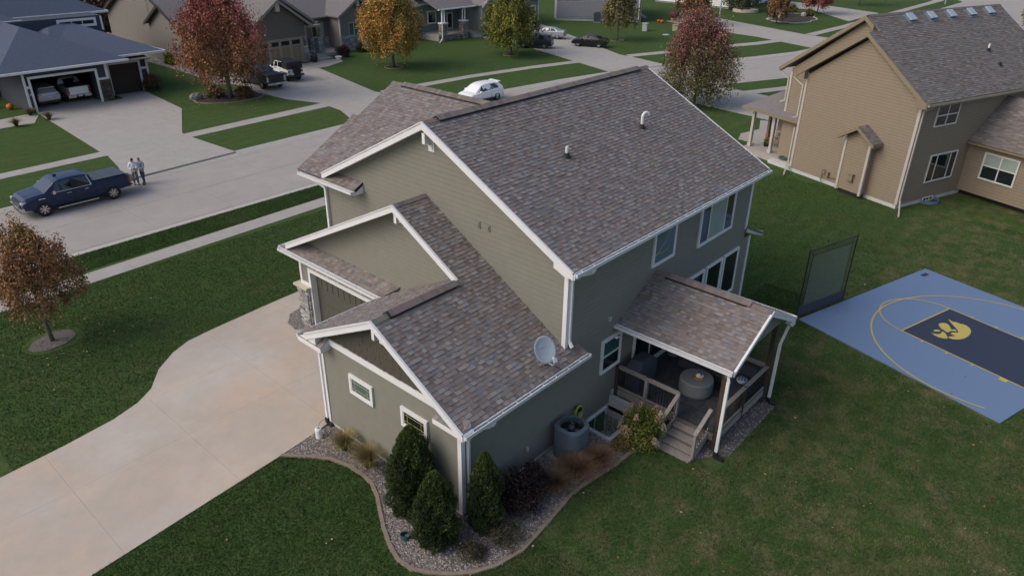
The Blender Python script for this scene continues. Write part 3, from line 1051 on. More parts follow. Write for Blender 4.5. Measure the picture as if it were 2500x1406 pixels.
# side lean-to roof over the bump-out
FL = slope_frame((29.95, 11.55, 3.40), (0, 1, 0), (-1, 0, 0), .46)
PL = [[(0, 0), (7.2, 0), (7.2, 1.6 * 1.1), (0, 1.6 * 1.1)]]
roof_slab(FL, PL, .1)
mb = MB()
mb.prism([(28.35, 11.62, 4.10), (29.95, 11.62, 3.38), (29.95, 11.62, 3.20), (28.35, 11.62, 3.86)], (0, .06, 0))
mb.beam((29.97, 11.6, 3.31), (29.97, 18.7, 3.31), .05, .2)
mb.build('fascia', 'trim', HR)

for a, b, wd_, sl, par, vent, sd_ in (
    ((15.5, 17.6, 9.93), (28.6, 17.6, 9.93), (0, 1, 0), sl_, roof1, (.6, 12.4), 1),
    ((20.4, 24.9, 9.4), (20.4, 18.75, 9.4), (1, 0, 0), slc, roofc, (.7, 5.6), 2),
    ((18.4, 25.2, 8.29), (18.4, 24.9, 8.29), (1, 0, 0), slc, roofc, None, 3),
    ((10.9, 14.95, 5.57), (14.45, 14.95, 5.57), (0, 1, 0), .54, roofp, (.55, 3.2), 4),
    ((14.4, 18.0, 7.3), (15.85, 18.0, 7.3), (0, 1, 0), .53, roofp, None, 5),
    ((21.1, 11.7, 4.603), (21.1, 7.38, 4.603), (1, 0, 0), sld, roofd, (.45, 3.5), 6)):
    ridge(H, a, b, wd_, sl, par, vent, seed=sd_)

# ---- rake boards, fascias, soffits
def rake(pts, out, name='rake_board', w=.05, hgt=.24, m='trim', soffit=0, into=None):
    """boards following roof edge pts; out = outward horizontal direction; soffit = depth back to the wall"""
    out = Vector(out)
    mb = MB()
    for a, b in zip(pts[:-1], pts[1:]):
        a, b = Vector(a), Vector(b)
        mb.prism([a, b, b - Z * hgt, a - Z * hgt], out * w)
        mb.prism([a + Z * .022, b + Z * .022, b - Z * .02, a - Z * .02], out * (w + .025))
        if soffit:
            mb.prism([a - Z * (hgt - .03), b - Z * (hgt - .03), b - Z * (hgt - .03) - out * soffit, a - Z * (hgt - .03) - out * soffit], -Z * .02)
            aa, bb = a - out * (soffit - .035) - Z * hgt, b - out * (soffit - .035) - Z * hgt
            mb.prism([aa, bb, bb - Z * .13, aa - Z * .13], -out * .03, m=1)
    return mb.build(name, [m, 'siding'], HR)
rake([(15.5, 11.28, 6.67), (15.5, 17.6, 9.93), (15.5, 23.55, 6.86)], (-1, 0, 0), soffit=.36)
rake([(10.9, 11.28, 3.49), (10.9, 14.95, 5.57), (10.9, 18.55, 3.71)], (-1, 0, 0), soffit=.34)
rake([(14.4, 14.98, 5.585), (14.4, 18.0, 7.3), (14.4, 25.05, 3.76)], (-1, 0, 0), soffit=.54)
rake([(18.78, 7.38, 3.41), (21.1, 7.38, 4.603), (23.42, 7.38, 3.41)], (0, -1, 0), soffit=.26, hgt=.20)
rake([(28.6, 11.28, 6.67), (28.6, 17.6, 9.93), (28.6, 23.9, 6.67)], (1, 0, 0), soffit=.24)
H.part('fascia', MB().box(15.5, 28.6, 11.26, 11.30, 6.47, 6.66), 'trim')
H.part('soffit', MB().box(15.5, 28.6, 11.30, WY, 6.50, 6.52), 'trim')
H.part('fascia', MB().box(10.9, 16.5, 11.26, 11.30, 3.30, 3.485), 'trim')
H.part('soffit', MB().box(10.9, 16.5, 11.30, WY, 3.33, 3.35), 'trim')
H.part('fascia', MB().box(18.74, 18.78, 7.40, 11.72, 3.24, 3.41), 'trim')
H.part('fascia', MB().box(23.42, 23.46, 7.40, 11.72, 3.24, 3.41), 'trim')
H.part('fascia', MB().box(10.9, 14.95, 18.95, 18.99, 3.30, 3.485), 'trim')
H.part('fascia', MB().box(15.5, 28.6, 23.90, 23.94, 6.47, 6.66), 'trim')
H.part('fascia', MB().box(14.34, 14.38, 19.0, 25.5, 3.30, 3.49), 'trim')
H.part('soffit', MB().box(14.38, 14.69, 19.0, 25.5, 3.31, 3.33), 'trim')
H.part('fascia', MB().box(14.4, 20, 25.55, 25.59, 3.30, 3.485), 'trim')
# boxed eave ends ("pork chops") at the gable feet
H.part('eave_box', MB().prism([(15.47, 11.22, 6.62), (15.47, 12.02, 7.02), (15.47, 12.02, 6.62), (15.47, 11.62, 6.46), (15.47, 11.22, 6.46)], (.4, 0, 0)), 'trim')
H.part('eave_box', MB().prism([(10.88, 11.22, 3.46), (10.88, 11.74, 3.74), (10.88, 11.74, 3.32), (10.88, 11.22, 3.30)], (.37, 0, 0)), 'trim')
H.part('eave_box', MB().prism([(10.88, 18.0, 3.32), (10.88, 18.98, 3.32), (10.88, 18.98, 3.44), (10.88, 18.0, 3.98)], (.0 + .36, 0, 0)), 'trim')
H.part('eave_box', MB().prism([(23.0, 7.35, 3.30), (23.5, 7.35, 3.42), (23.5, 7.35, 3.10), (23.25, 7.35, 3.10)], (0, .2, 0)), 'trim')
gutter(H, (15.5, 11.26, 6.655), (28.62, 11.26, 6.655), (0, -1, 0))
gutter(H, (10.88, 11.26, 3.48), (16.52, 11.26, 3.48), (0, -1, 0))
gutter(H, (18.74, 11.74, 3.40), (18.74, 7.36, 3.40), (-1, 0, 0))
gutter(H, (23.46, 7.36, 3.40), (23.46, 11.74, 3.40), (1, 0, 0))
gutter(H, (14.34, 25.5, 3.48), (14.34, 19.02, 3.48), (-1, 0, 0))
gutter(H, (14.8, 18.99, 3.48), (10.88, 18.99, 3.48), (0, 1, 0))
gutter(H, (15.38, 24.95, 6.62), (15.38, 21.5, 6.62), (-1, 0, 0))
gutter(H, (14.4, 25.59, 3.48), (20.0, 25.59, 3.48), (0, 1, 0))

# downspouts (white, square)
def ds(*pts, w=.075, d=.10):
    return downspout(H, [Vector(p) for p in pts], w=w, d=d)
ds((16.35, 11.2, 6.56), (16.32, 11.22, 6.42), (16.1, 11.6, 6.26), (15.99, 11.68, 6.18), (15.99, 11.68, 3.98), (15.95, 11.52, 3.82))
ds((11.95, 11.2, 3.38), (11.9, 11.24, 3.24), (11.6, 11.62, 3.08), (11.46, 11.68, 3.0), (11.46, 11.68, .25))
ds((18.9, 7.5, 3.3), (18.86, 7.56, 3.15), (18.74, 7.47, 3.02), (18.74, 7.47, .22))
ds((23.52, 7.5, 3.3), (23.50, 7.50, 3.20), (23.06, 7.50, 2.72), (22.84, 7.50, 2.5), (22.84, 7.50, .22))
ds((11.16, 18.95, 3.38), (11.16, 18.9, 3.2), (11.2, 18.36, 2.95), (11.2, 18.36, .25))
ds((15.5, 24.8, 6.5), (15.72, 24.1, 6.2), (15.78, 23.88, 6.1), (15.78, 23.88, 4.35), (15.55, 23.8, 4.2))
mb = MB()
for x, y in ((11.46, 11.68), (18.74, 7.47), (22.84, 7.5), (11.2, 18.36)):
    mb = MB()
    mb.box(x - .07, x + .07, y - .07, y + .07, .0, .24)
    mb.beam((x - .03, y - .05, .06), (x - .03, y - .30, .05), .13, .09)
    H.part('drain_boot', mb, 'dark')

# splash hoods under eave outlets
mb = MB()
for x, z in ((16.45, 6.5), (12.05, 3.32)):
    mb = MB()
    mb.tube([(x, 11.2, z), (x - .02, 11.25, z - .12), (x - .12, 11.42, z - .2), (x - .26, 11.6, z - .24)], .055, 8)
    H.part('gutter_elbow', mb, 'trim', smooth=True)

# ---- corner boards and trim
mb = MB()
def cboard(x, y, z0, z1, sx, sy, wd=.11, t=.042):
    mb = MB()
    # L-shaped corner board; sx, sy = directions pointing away from the building
    mb.box(min(x, x + sx * t), max(x, x + sx * t), min(y, y - sy * wd), max(y, y - sy * wd), z0, z1)
    mb.box(min(x + sx * t, x - sx * wd), max(x + sx * t, x - sx * wd), min(y, y + sy * t), max(y, y + sy * t), z0, z1)
    H.part('corner_board', mb, 'trim')
cboard(WX, WY, 3.6, 6.5, -1, -1)
cboard(11.25, WY, .12, 3.32, -1, -1)
cboard(11.25, 18.28, .12, 3.5, -1, 1)
cboard(28.35, WY, 4.0, 6.5, 1, -1)
cboard(28.92, WY, .15, 3.5, 1, -1)
cboard(WX, 23.95, 3.9, 6.5, -1, 1)
fa = Frame((11.25, 18.28, 0), (0, -1, 0), Z, (-1, 0, 0))
mb = MB()
fa.box(mb, .03, 6.53 - .25, 3.46, 3.68, 0, .045)       # band board under the shakes
H.part('band_board', mb, 'trim')

# gable brackets
def bracket(x, y, z, s=1.0, steps=2, pr=.42):
    mb = MB()
    w2 = .085 * s
    mb.box(x - .03, x, y - w2 * 1.7, y + w2 * 1.7, z - .62 * s, z - .0)
    mb.box(x - .06, x - .03, y - w2 * .9, y + w2 * .9, z - .52 * s, z - .1)
    mb.box(x - pr, x - .03, y - w2 * .8, y + w2 * .8, z - .17 * s, z + .06)
    mb.box(x - pr * .55, x - .03, y - w2 * .8, y + w2 * .8, z - .36 * s, z - .17 * s)
    mb.box(x - pr, x - pr + .1, y - w2 * .8, y + w2 * .8, z - .3 * s, z - .17 * s)
    mb.build('gable_bracket', 'trim', HR)
bracket(WX, 17.6, 9.50, 1.0, pr=.36)
bracket(14.95, 18.0, 6.92, .95, pr=.5)
bracket(11.25, 14.95, 5.20, .9, pr=.34)

# ---- lap siding, shakes, stone
fm = Frame((WX, 23.95, 0), (0, -1, 0), Z, (-1, 0, 0))
H.planks(fm, [[(0, 3.6), (12.1, 3.6), (12.1, 6.6), (6.35, 9.68), (0, 6.55)]], None, seed=11, length=3.2)
H.planks(fa, [[(.1, .12), (6.44, .12), (6.44, 3.46), (.1, 3.46)]], None, seed=12, length=3.0)
fb = Frame((14.95, 24.7, 0), (0, -1, 0), Z, (-1, 0, 0))
H.planks(fb, [[(0, 3.66), (6.7, 7.0), (12, 4.1), (12, 3.66)]], None, seed=13, length=3.6)
fk = Frame((WX, WY, 0), (1, 0, 0), Z, (0, -1, 0))
H.planks(fk, [[(.1, 3.55), (12.40, 3.55), (12.40, 6.5), (.1, 6.5)]], None, seed=14, length=3.6, t0=3.55)
fk2 = Frame((11.25, WY, 0), (1, 0, 0), Z, (0, -1, 0))
H.planks(fk2, [[(.1, .13), (4.7, .13), (4.7, 3.33), (.1, 3.33)], [(4.7, .13), (17.56, .13), (17.56, 3.55), (4.7, 3.55)]], None, seed=15, length=3.4)
L = H.lists['plank']
rw = {}
wallroot = [o for o in HR.children if o.name.startswith('wall')][0]
L[:] = [(a, wallroot) for a, b in L]
H.finish('plank', 'siding', 290)
H.lists['shake'] = []
fg = Frame((11.25, 18.28, 0), (0, -1, 0), Z, (-1, 0, 0))
SH = [(.075, .066, .054), (.083, .073, .06), (.066, .059, .049), (.09, .079, .065)]
old = H.pal
H.pal = SH
H.shingles(fg, [[(.12, 3.69), (6.28, 3.69), (3.33, 5.36)]], wallroot, expo=.2, wmin=.09, wmax=.22, key='shake', seed=21)
H.pal = old
H.finish('shake', 'siding_dark', 290)

# stone-clad pier at the garage door
ST = [(.34, .34, .35), (.27, .27, .29), (.42, .41, .40), (.22, .21, .21), (.46, .43, .38), (.30, .28, .26)]
def stones(fr, a0, a1, b0, b1, parent, rnd, rh=(.07, .13), rw=(.14, .42), d=.05, mats='stone', pal=ST, stuff=False):
    z = b0
    acc = MB()
    while z < b1 - .01:
        hgt = min(rnd.uniform(*rh), b1 - z)
        a = a0
        while a < a1 - .01:
            wd = min(rnd.uniform(*rw), a1 - a)
            if a1 - a - wd < .06:
                wd = a1 - a
            mb = acc if stuff else MB()
            dd = d * rnd.uniform(.5, 1.3)
            e = .006
            A0, A1, B0, B1 = a + e, a + wd - e, z + e, z + hgt - e
            c = rnd.choice(pal)
            k = rnd.uniform(.8, 1.2)
            V = [fr.p(*p, 0) for p in ((A0, B0), (A1, B0), (A1, B1), (A0, B1))] + [fr.p(*p, dd * rnd.uniform(.8, 1.1)) for p in ((A0 + .012, B0 + .01), (A1 - .012, B0 + .01), (A1 - .012, B1 - .01), (A0 + .012, B1 - .01))]
            mb.add(V, [(4, 5, 6, 7), (0, 1, 5, 4), (1, 2, 6, 5), (2, 3, 7, 6), (3, 0, 4, 7)], tuple(q * k for q in c))
            if not stuff:
                mb.build('stone', mats, parent)
            a += wd
        z += hgt
    if stuff:
        acc.build('stones', mats, parent, kind='stuff')
mb = MB()
mb.box(14.52, 14.92, 24.08, 24.80, .02, 1.93, (.2, .2, .2))
pier = H.part('stone_pier', mb, 'stone')
rnd = random.Random(4)
stones(Frame((14.52, 24.80, 0), (0, -1, 0), Z, (-1, 0, 0)), 0, .72, .04, 1.93, pier, rnd)
stones(Frame((14.52, 24.08, 0), (1, 0, 0), Z, (0, -1, 0)), 0, .36, .04, 1.93, pier, rnd)
mb = MB()
mb.box(14.40, 14.93, 24.0, 24.93, 1.93, 2.02, (.52, .48, .38))
mb.build('pier_cap', 'attr', pier)
# garage door wall
mb = MB()
mb.box(14.68, 14.915, 18.3, 24.68, 2.72, 3.32)
mb.box(14.68, 14.915, 24.05, 24.68, 2.02, 2.72)
H.part('wall', mb, 'siding')
mb = MB()
mb.box(14.645, 14.68, 24.56, 24.70, 2.02, 3.3)
mb.box(14.645, 14.68, 24.06, 24.56, 2.02, 2.16)
mb.box(14.63, 14.68, 18.4, 24.08, 2.74, 2.90)
mb.box(14.63, 14.68, 23.94, 24.08, .03, 2.74)
mb.box(14.68, 14.93, 23.94, 24.04, .03, 2.72)
for i in range(7):
    mb.box(14.668, 14.682, 23.5 - i * .72 - .012, 23.5 - i * .72 + .012, 2.90, 3.3)
H.part('garage_door_trim', mb, 'trim')
mb = MB()
dz = [(.03, .68), (.69, 1.34), (1.35, 2.0), (2.01, 2.72)]
for a, b in dz[:3]:
    mb.box(14.905, 14.945, 18.7, 23.94, a, b)
gd = H.part('garage_door', mb, 'garage_door')
mb = MB()
mb.box(14.905, 14.93, 18.7, 23.94, 2.0, 2.72)
y = 23.90
while y > 18.8:
    mb.box(14.88, 14.905, y - .34, y, 2.03, 2.70)
    y -= .375
mb.build('door_panel', 'garage_door', gd)

# ---- windows
W = window
W(H, fk, 17.93 - WX, 19.12 - WX, 1.70, 3.05, hsplit=(2.36,), panes=['glass', 'glass_teal'])
W(H, fk, 20.69 - WX, 22.19 - WX, 4.84, 6.40, panes=['glass_teal'])
W(H, fk, 23.98 - WX, 26.78 - WX, 4.53, 6.42, splits=(24.72 - WX, 26.03 - WX), panes=['glass', 'glass_blind', 'glass'])
for a, b in ((23.5, 24.92), (25.08, 26.44), (26.56, 27.92)):
    W(H, fk, a - WX, b - WX, 1.25, 3.33)
# patio door
W(H, fk, 20.0 - WX, 22.32 - WX, .70, 2.85, splits=(21.15 - WX,), cas=.08, sill=True)
# small garage windows with muntins
for a, b, z0, z1, gl in ((18.28 - 16.80, 18.28 - 15.62, 2.06, 2.80, 'glass_teal'), (18.28 - 14.27, 18.28 - 13.10, 2.09, 2.80, 'glass')):
    wn = W(H, fa, a, b, z0, z1, cas=.105, panes=[gl])
    g = MB()
    for f in (.17, .83):
        x = a + .12 + (b - a - .24) * f
        fa.box(g, x - .007, x + .007, z0 + .13, z1 - .13, .048, .053, (.42, .38, .12))
    for f in (.25, .75):
        z = z0 + .12 + (z1 - z0 - .24) * f
        fa.box(g, a + .13, b - .13, z - .007, z + .007, .048, .053, (.42, .38, .12))
    g.build('muntin', 'attr', wn)
# yellow ribbon hanging inside the upstairs window
mb = MB()
mb.tube([(21.95, 11.70, 6.2), (21.75, 11.70, 6.02), (21.5, 11.70, 5.7), (21.2, 11.70, 5.45), (20.95, 11.70, 5.3), (20.82, 11.70, 5.25)], .015, 6, (.45, .38, .07))
mb.tube([(20.85, 11.70, 5.3), (21.3, 11.70, 5.25), (21.7, 11.70, 5.3)], .012, 6, (.45, .38, .07))
H.part('ribbon', mb, 'attr')

# ---- window well with basement window
x0, x1, y0, y1 = WELL
well = MB().box(x0 - .15, x0, y0 - .15, y1 - .01, -1.15, .07).box(x1, x1 + .15, y0 - .15, y1 - .01, -1.15, .42).box(x0, x1, y0 - .15, y0, -1.15, .07).box(x0, x1, y0, y1 - .01, -1.2, -1.15).box(x0, x1, y1 - .02, y1 + .1, -1.15, .13)
H.part('window_well', well, 'foundation')
fw_ = Frame((17.15, WELL[3] - .02, 0), (1, 0, 0), Z, (0, -1, 0))
window(H, fw_, .12, 1.38, -1.05, .06, splits=(.66,), cas=.06, panes=['glass', 'glass_teal'])
mb = MB().box(11.22, 16.98, WY - .012, WY, 0, .13).box(18.9, 28.9, WY - .012, WY, 0, .13).box(11.238, 11.25, WY, 18.28, 0, .12)
H.part('foundation', mb, 'foundation')

# ---- roof pipes
fo = F1.p(0, 0)
def pipe(x, y, hgt, bend=False):
    z = 6.68 + (y - 11.3) * sl_
    mb = MB().lathe([(.16, .012), (.15, .03), (.075, .09), (.07, .13)], (x, y, z + .01), 14, axis=tuple((F1.n + Z * 1.5).normalized()))
    b = H.part('pipe_boot', mb, 'dark')
    mb = MB()
    if bend:
        pts = [(x, y, z), (x, y, z + hgt)]
        for a in range(1, 9):
            t = math.radians(a * 20)
            pts.append((x + .14 * (1 - math.cos(t)) * .95, y - .14 * (1 - math.cos(t)) * .4, z + hgt + .15 * math.sin(t)))
        mb.tube(pts, .058, 12)
    else:
        mb.tube([(x, y, z), (x, y, z + hgt)], .052, 12)
        mb.tube([(x, y, z + hgt - .001), (x, y, z + hgt + .002)], .042, 12)
    H.part('vent_pipe', mb, 'white_pvc', smooth=False)
pipe(19.52, 14.8, .36)
pipe(24.37, 14.9, .42, True)
# small wall fittings
def wallbox(fr, a, b, w_, h_, d_, name, matn='siding', parent=None):
    mb = MB()
    fr.box(mb, a - w_ / 2, a + w_ / 2, b - h_ / 2, b + h_ / 2, 0, d_)
    return H.part(name, mb, matn)
for yy in (15.49, 15.05):
    mb = MB()
    fm.box(mb, 23.95 - yy - .09, 23.95 - yy + .09, 6.78, 7.0, 0, .04)
    fm.box(mb, 23.95 - yy - .05, 23.95 - yy + .05, 6.82, 6.96, .04, .06)
    H.part('wall_mount', mb, 'siding')
for x, z in ((18.29, 3.8), (14.11, .79), (18.85, .55)):
    mb = MB()
    fk.box(mb, x - WX - .06, x - WX + .06, z - .08, z + .08, 0, .07)
    H.part('wall_outlet', mb, 'cream')
mb = MB()
mb.blob((18.73, 11.66, 2.9), (.07, .06, .05), n=10)
mb.blob((18.83, 11.64, 2.88), (.05, .05, .04), n=10)
H.part('wall_light', mb, 'white_pvc', smooth=True)
H.finish('shingle', 'shingle', 290)

# ================================================================== DECK
D = thing('deck', 'raised wooden deck with dark floor tiles and black balusters under the gabled porch roof', 'deck', (20.8, 9.7, 0), world=True)
ZD = .68
mb = MB()
mb.box(19.0, 22.72, 7.66, 7.70, .36, .60).box(19.0, 19.04, 7.70, 11.73, .36, .60).box(22.68, 22.72, 7.70, 11.73, .36, .60)
mb.box(19.04, 22.68, 7.70, 11.73, .56, .655)
mb.build('deck_frame', 'wood', D)
k = 0
for i in range(6):
    for j in range(7):
        g = .008
        a0, a1 = 19.0 + i * .62 + g, 19.0 + (i + 1) * .62 - g
        b0, b1 = 7.66 + j * .581 + g, 7.66 + (j + 1) * .581 - g
        MB().box(a0, a1, b0, b1, .655, ZD + random.uniform(-.0015, .0015)).build('tile', 'tile', D)
def post(x, y, z0, z1, w_=.115, m='wood_dark', name='post'):
    return MB().box(x - w_ / 2, x + w_ / 2, y - w_ / 2, y + w_ / 2, z0, z1).build(name, m, D)
post(19.02, 7.70, 0, 3.30, .15)
post(22.66, 7.70, 0, 3.30, .15)
post(19.02, 11.66, .3, 1.60, m='wood_dark')
post(19.02, 10.46, .3, 1.60, .11, 'wood')
post(19.02, 9.22, .3, 1.60, .11, 'wood')
post(20.88, 7.70, .3, 1.60, .10)
post(22.66, 9.7, .3, 1.60, .10)
bal_me = None
def railing(a, b, z0, z1, a_end=0, slope=0):
    """top rail, bottom rail and balusters from a to b"""
    global bal_me
    a, b = Vector((*a, 0)), Vector((*b, 0))
    L = (b - a).length
    d = (b - a) / L
    drop = Z * (-slope * L)
    MB().beam(a + Z * (z1), b + Z * (z1) + drop, .14, .045).build('top_rail', 'wood', D)
    MB().beam(a + Z * (z0 + .06), b + Z * (z0 + .06) + drop, .05, .08).build('bottom_rail', 'wood', D)
    MB().beam(a + Z * (z1 - .07), b + Z * (z1 - .07) + drop, .045, .08).build('sub_rail', 'wood', D)
    n = int(L / .108)
    if bal_me is None:
        m_ = MB().box(-.009, .009, -.009, .009, 0, z1 - z0 - .16)
        o = m_.build('baluster', 'black_metal', None)
        bal_me = o.data
        bpy.data.objects.remove(o)
    for i in range(1, n):
        p = a + d * (L * i / n)
        o = link('baluster', bal_me, D)
        o.location = p + Z * (z0 + .095 - slope * L * i / n) - OFF[D.name]
railing((19.02, 11.60), (19.02, 10.52), .66, 1.60)
railing((19.02, 10.40), (19.02, 9.22), .66, 1.60)
railing((19.10, 7.70), (20.83, 7.70), .66, 1.60)
railing((20.93, 7.70), (22.60, 7.70), .66, 1.60)
railing((22.66, 7.78), (22.66, 9.65), .66, 1.60)
railing((22.66, 9.75), (22.66, 11.65), .66, 1.60)
# stairs towards -X
SY0, SY1 = 7.98, 9.14
for i, (xa, zt) in enumerate(((18.72, .51), (18.44, .34), (18.16, .17))):
    MB().box(xa - .02, xa + .29, SY0, SY1, zt - .04, zt).build('step', 'wood', D)
    MB().box(xa + .0, xa + .02, SY0 + .02, SY1 - .02, zt - .17 if zt > .18 else .01, zt - .04).build('riser', 'riser_wood_shaded', D)
MB().box(17.86, 18.16, SY0, SY1, .0, .055).build('step', 'wood', D)
MB().box(18.975, 18.998, SY0 + .02, SY1 - .02, .47, .654).build('riser', 'riser_wood_shaded', D)
for y in (SY0 - .03, SY1 + .03):
    MB().prism([(18.98, y, .62), (18.98, y, .34), (18.3, y, 0), (17.92, y, 0), (17.92, y, .10)], (0, .035, 0)).build('stringer', 'wood', D)
    post(18.08, y + .02, 0, 1.02, .09, 'wood')
    a = Vector((18.98, y + .02, 1.57))
    b = Vector((18.02, y + .02, 1.05))
    MB().beam(a, b, .13, .045).build('top_rail', 'wood', D)
    MB().beam(a - Z * .78, b - Z * .86, .045, .07).build('bottom_rail', 'wood', D)
    for i in range(1, 9):
        p = a.lerp(b, i / 9)
        q = (a - Z * .78).lerp(b - Z * .86, i / 9)
        MB().beam(q, p, .018, .018, upv=Vector((0, 1, 0))).build('baluster', 'black_metal', D)
# folding wire gate across the top of the stairs
G = thing('pet_gate', 'black wire gate across the top of the deck stairs', 'gate', (19.0, 8.55, ZD), world=True)
mb = MB()
mb.beam((19.0, SY0, ZD + .03), (19.0, SY1, ZD + .03), .012, .012).beam((19.0, SY0, ZD + .62), (19.0, SY1, ZD + .62), .012, .012)
mb.build('gate_frame', 'black_metal', G)
for i in range(15):
    y = SY0 + .02 + i * .08
    MB().beam((19.0, y, ZD + .03), (19.0, y, ZD + .62), .006, .006, upv=Vector((1, 0, 0))).build('wire', 'black_metal', G)
mb = MB().beam((18.99, SY0, ZD + .05), (18.99, SY0 + .8, ZD + .6), .008, .008)
mb.build('brace', 'black_metal', G)

# ================================================================== PLANTS
def leaf_quads(name, C, size, cols, parent=None, ratio=.6, upbias=0.0, dirs=None, mats='leaf', seed=0, **kw):
    rg = np.random.default_rng(seed)
    n = len(C)
    d = rg.normal(0, 1, (n, 3)) if dirs is None else dirs + rg.normal(0, .35, (n, 3))
    d[:, 2] += upbias
    d /= np.linalg.norm(d, axis=1, keepdims=True) + 1e-9
    r = rg.normal(0, 1, (n, 3))
    s = np.cross(d, r)
    s /= np.linalg.norm(s, axis=1, keepdims=True) + 1e-9
    L = (size * rg.uniform(.6, 1.35, n))[:, None]
    V = np.zeros((n, 4, 3))
    V[:, 0] = C - d * L * .5
    V[:, 1] = C + s * L * ratio * .5
    V[:, 2] = C + d * L * .5
    V[:, 3] = C - s * L * ratio * .5
    return np_mesh(name, V.reshape(-1, 3), np.arange(4 * n).reshape(-1, 4), mats, cols, parent, **kw)

def tree(kind, label, x, y, h, cb, R, colfn, seed=1, n=9000, leaf=.15, clumps=150, spires=6, trunk_r=.12, group=None, widest=.35, lean=0):
    rg = np.random.default_rng(seed)
    root = thing(kind, label, 'tree', (x, y, 0), 0, group)
    # clump centres
    clumps = int(clumps * 1.5)
    t = rg.beta(1.3, 1.25, clumps)
    ang = rg.uniform(0, 2 * np.pi, clumps)
    prof = np.where(t < widest, np.sqrt(np.clip(1 - ((widest - t) / (widest + .12)) ** 2, 0, 1)), np.clip(1 - ((t - widest) / (1.02 - widest)) ** 1.5, 0, 1) ** .8)
    prof *= 1 + .16 * np.sin(ang * 3 + seed) + rg.normal(0, .07, clumps)
    rad = R * prof * np.sqrt(rg.uniform(.18, 1, clumps))
    cz = cb + (h - cb) * (t * .93 + .03)
    cc = np.stack([rad * np.cos(ang), rad * np.sin(ang), cz], 1)
    # upright shoots that break the outline
    for _ in range(spires):
        a = rg.uniform(0, 2 * np.pi)
        q = rg.uniform(.3, .95)
        tt = widest + (1 - widest) * rg.uniform(.1, .8)
        rr = R * max(.1, 1 - ((tt - widest) / (1.02 - widest)) ** 1.5) ** .8 * q
        for j in range(3):
            cc = np.concatenate([cc, [[(rr + j * .06) * math.cos(a), (rr + j * .06) * math.sin(a), cb + (h - cb) * tt + j * R * .16 + R * .1]]])
    m = len(cc)
    per = max(1, n // m)
    cr = R * rg.uniform(.10, .19, m)
    P = rg.normal(0, .5, (m, per, 3)) * cr[:, None, None]
    P[:, :, 2] *= 2.1
    P += cc[:, None, :]
    P = P.reshape(-1, 3)
    out = cc / (np.linalg.norm(cc - np.array([0, 0, cb]), axis=1, keepdims=True) + .01)
    tz = (P[:, 2] - cb) / (h - cb)
    rr = np.linalg.norm(P[:, :2], axis=1) / R
    cid = np.repeat(rg.uniform(0, 1, m), per)
    cols = colfn(tz, rr, cid, rg)
    cols = cols * np.repeat(rg.uniform(.7, 1.35, m), per)[:, None]
    cols = np.clip(cols * rg.uniform(.72, 1.28, (len(P), 1)), .004, .8)
    tb = MB()
    pts = [(0, 0, -.05), (lean * .3, .0, cb * .6), (lean * .6, .02, cb + (h - cb) * .25), (lean, 0, cb + (h - cb) * .6), (lean, 0, cb + (h - cb) * .85)]
    tb.tube(pts, [trunk_r * 1.25, trunk_r, trunk_r * .8, trunk_r * .4, trunk_r * .12], 10)
    tk = tb.build('trunk', 'bark', root, smooth=True)
    for j in range(0, m, max(1, m // 22)):
        c = Vector(cc[j]) * .9
        z0 = cb + (c.z - cb) * .35
        lb = MB().tube([(lean * .5, 0, z0), (c.x * .45, c.y * .45, z0 + (c.z - z0) * .5), tuple(c)], [trunk_r * .35, trunk_r * .2, trunk_r * .06], 5)
        lb.build('branch', 'bark', tk)
    leaf_quads('crown', P, leaf, cols * 1.6, root, ratio=.75, seed=seed)
    return root

def mixc(*stops):
    """stops: (t, colour, spread)"""
    def f(tz, rr, cid, rg):
        ts = [s[0] for s in stops]
        tt = np.clip(tz + (cid - .5) * .45, 0, 1)
        out = np.stack([np.interp(tt, ts, [s[1][k] for s in stops]) for k in range(3)], 1)
        return out
    return f
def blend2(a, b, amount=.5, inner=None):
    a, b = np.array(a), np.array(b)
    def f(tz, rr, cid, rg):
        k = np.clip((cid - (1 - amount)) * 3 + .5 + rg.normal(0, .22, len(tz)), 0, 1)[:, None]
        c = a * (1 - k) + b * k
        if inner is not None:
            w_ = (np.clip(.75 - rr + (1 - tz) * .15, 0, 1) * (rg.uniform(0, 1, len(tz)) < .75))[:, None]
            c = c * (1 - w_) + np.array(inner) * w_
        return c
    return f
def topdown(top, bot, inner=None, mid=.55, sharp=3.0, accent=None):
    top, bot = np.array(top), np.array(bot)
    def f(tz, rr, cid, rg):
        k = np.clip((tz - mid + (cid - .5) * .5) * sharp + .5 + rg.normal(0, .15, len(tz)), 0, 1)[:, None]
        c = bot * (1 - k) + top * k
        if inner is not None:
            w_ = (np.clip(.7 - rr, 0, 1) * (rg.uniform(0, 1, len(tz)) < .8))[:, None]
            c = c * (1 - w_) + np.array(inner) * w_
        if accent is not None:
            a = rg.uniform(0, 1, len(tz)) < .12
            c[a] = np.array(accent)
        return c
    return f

def ring(x, y, rx, ry, rot, label, mats='mulch', edge='edging', ew=.10, n=22, z=.03, wob=.05, name='mulch_ring', seed=3, cat='mulch ring'):
    root = thing(name, label, cat, (x, y, 0), rot)
    rnd = random.Random(seed)
    P = []
    for i in range(n):
        a = 2 * math.pi * i / n
        k = 1 + rnd.uniform(-wob, wob)
        P.append((rx * math.cos(a) * k, ry * math.sin(a) * k))
    sheet('mulch_bed', P, z, mats, parent=root, thick=z + .01)
    if edge:
        for i in range(n):
            a, b = P[i], P[(i + 1) % n]
            q = 1 + ew / max(rx, .5)
            MB().prism([(*a, 0), (*b, 0), (b[0] * q, b[1] * q, 0), (a[0] * q, a[1] * q, 0)], (0, 0, z + .05)).build('edging_block', edge, root)
    return root

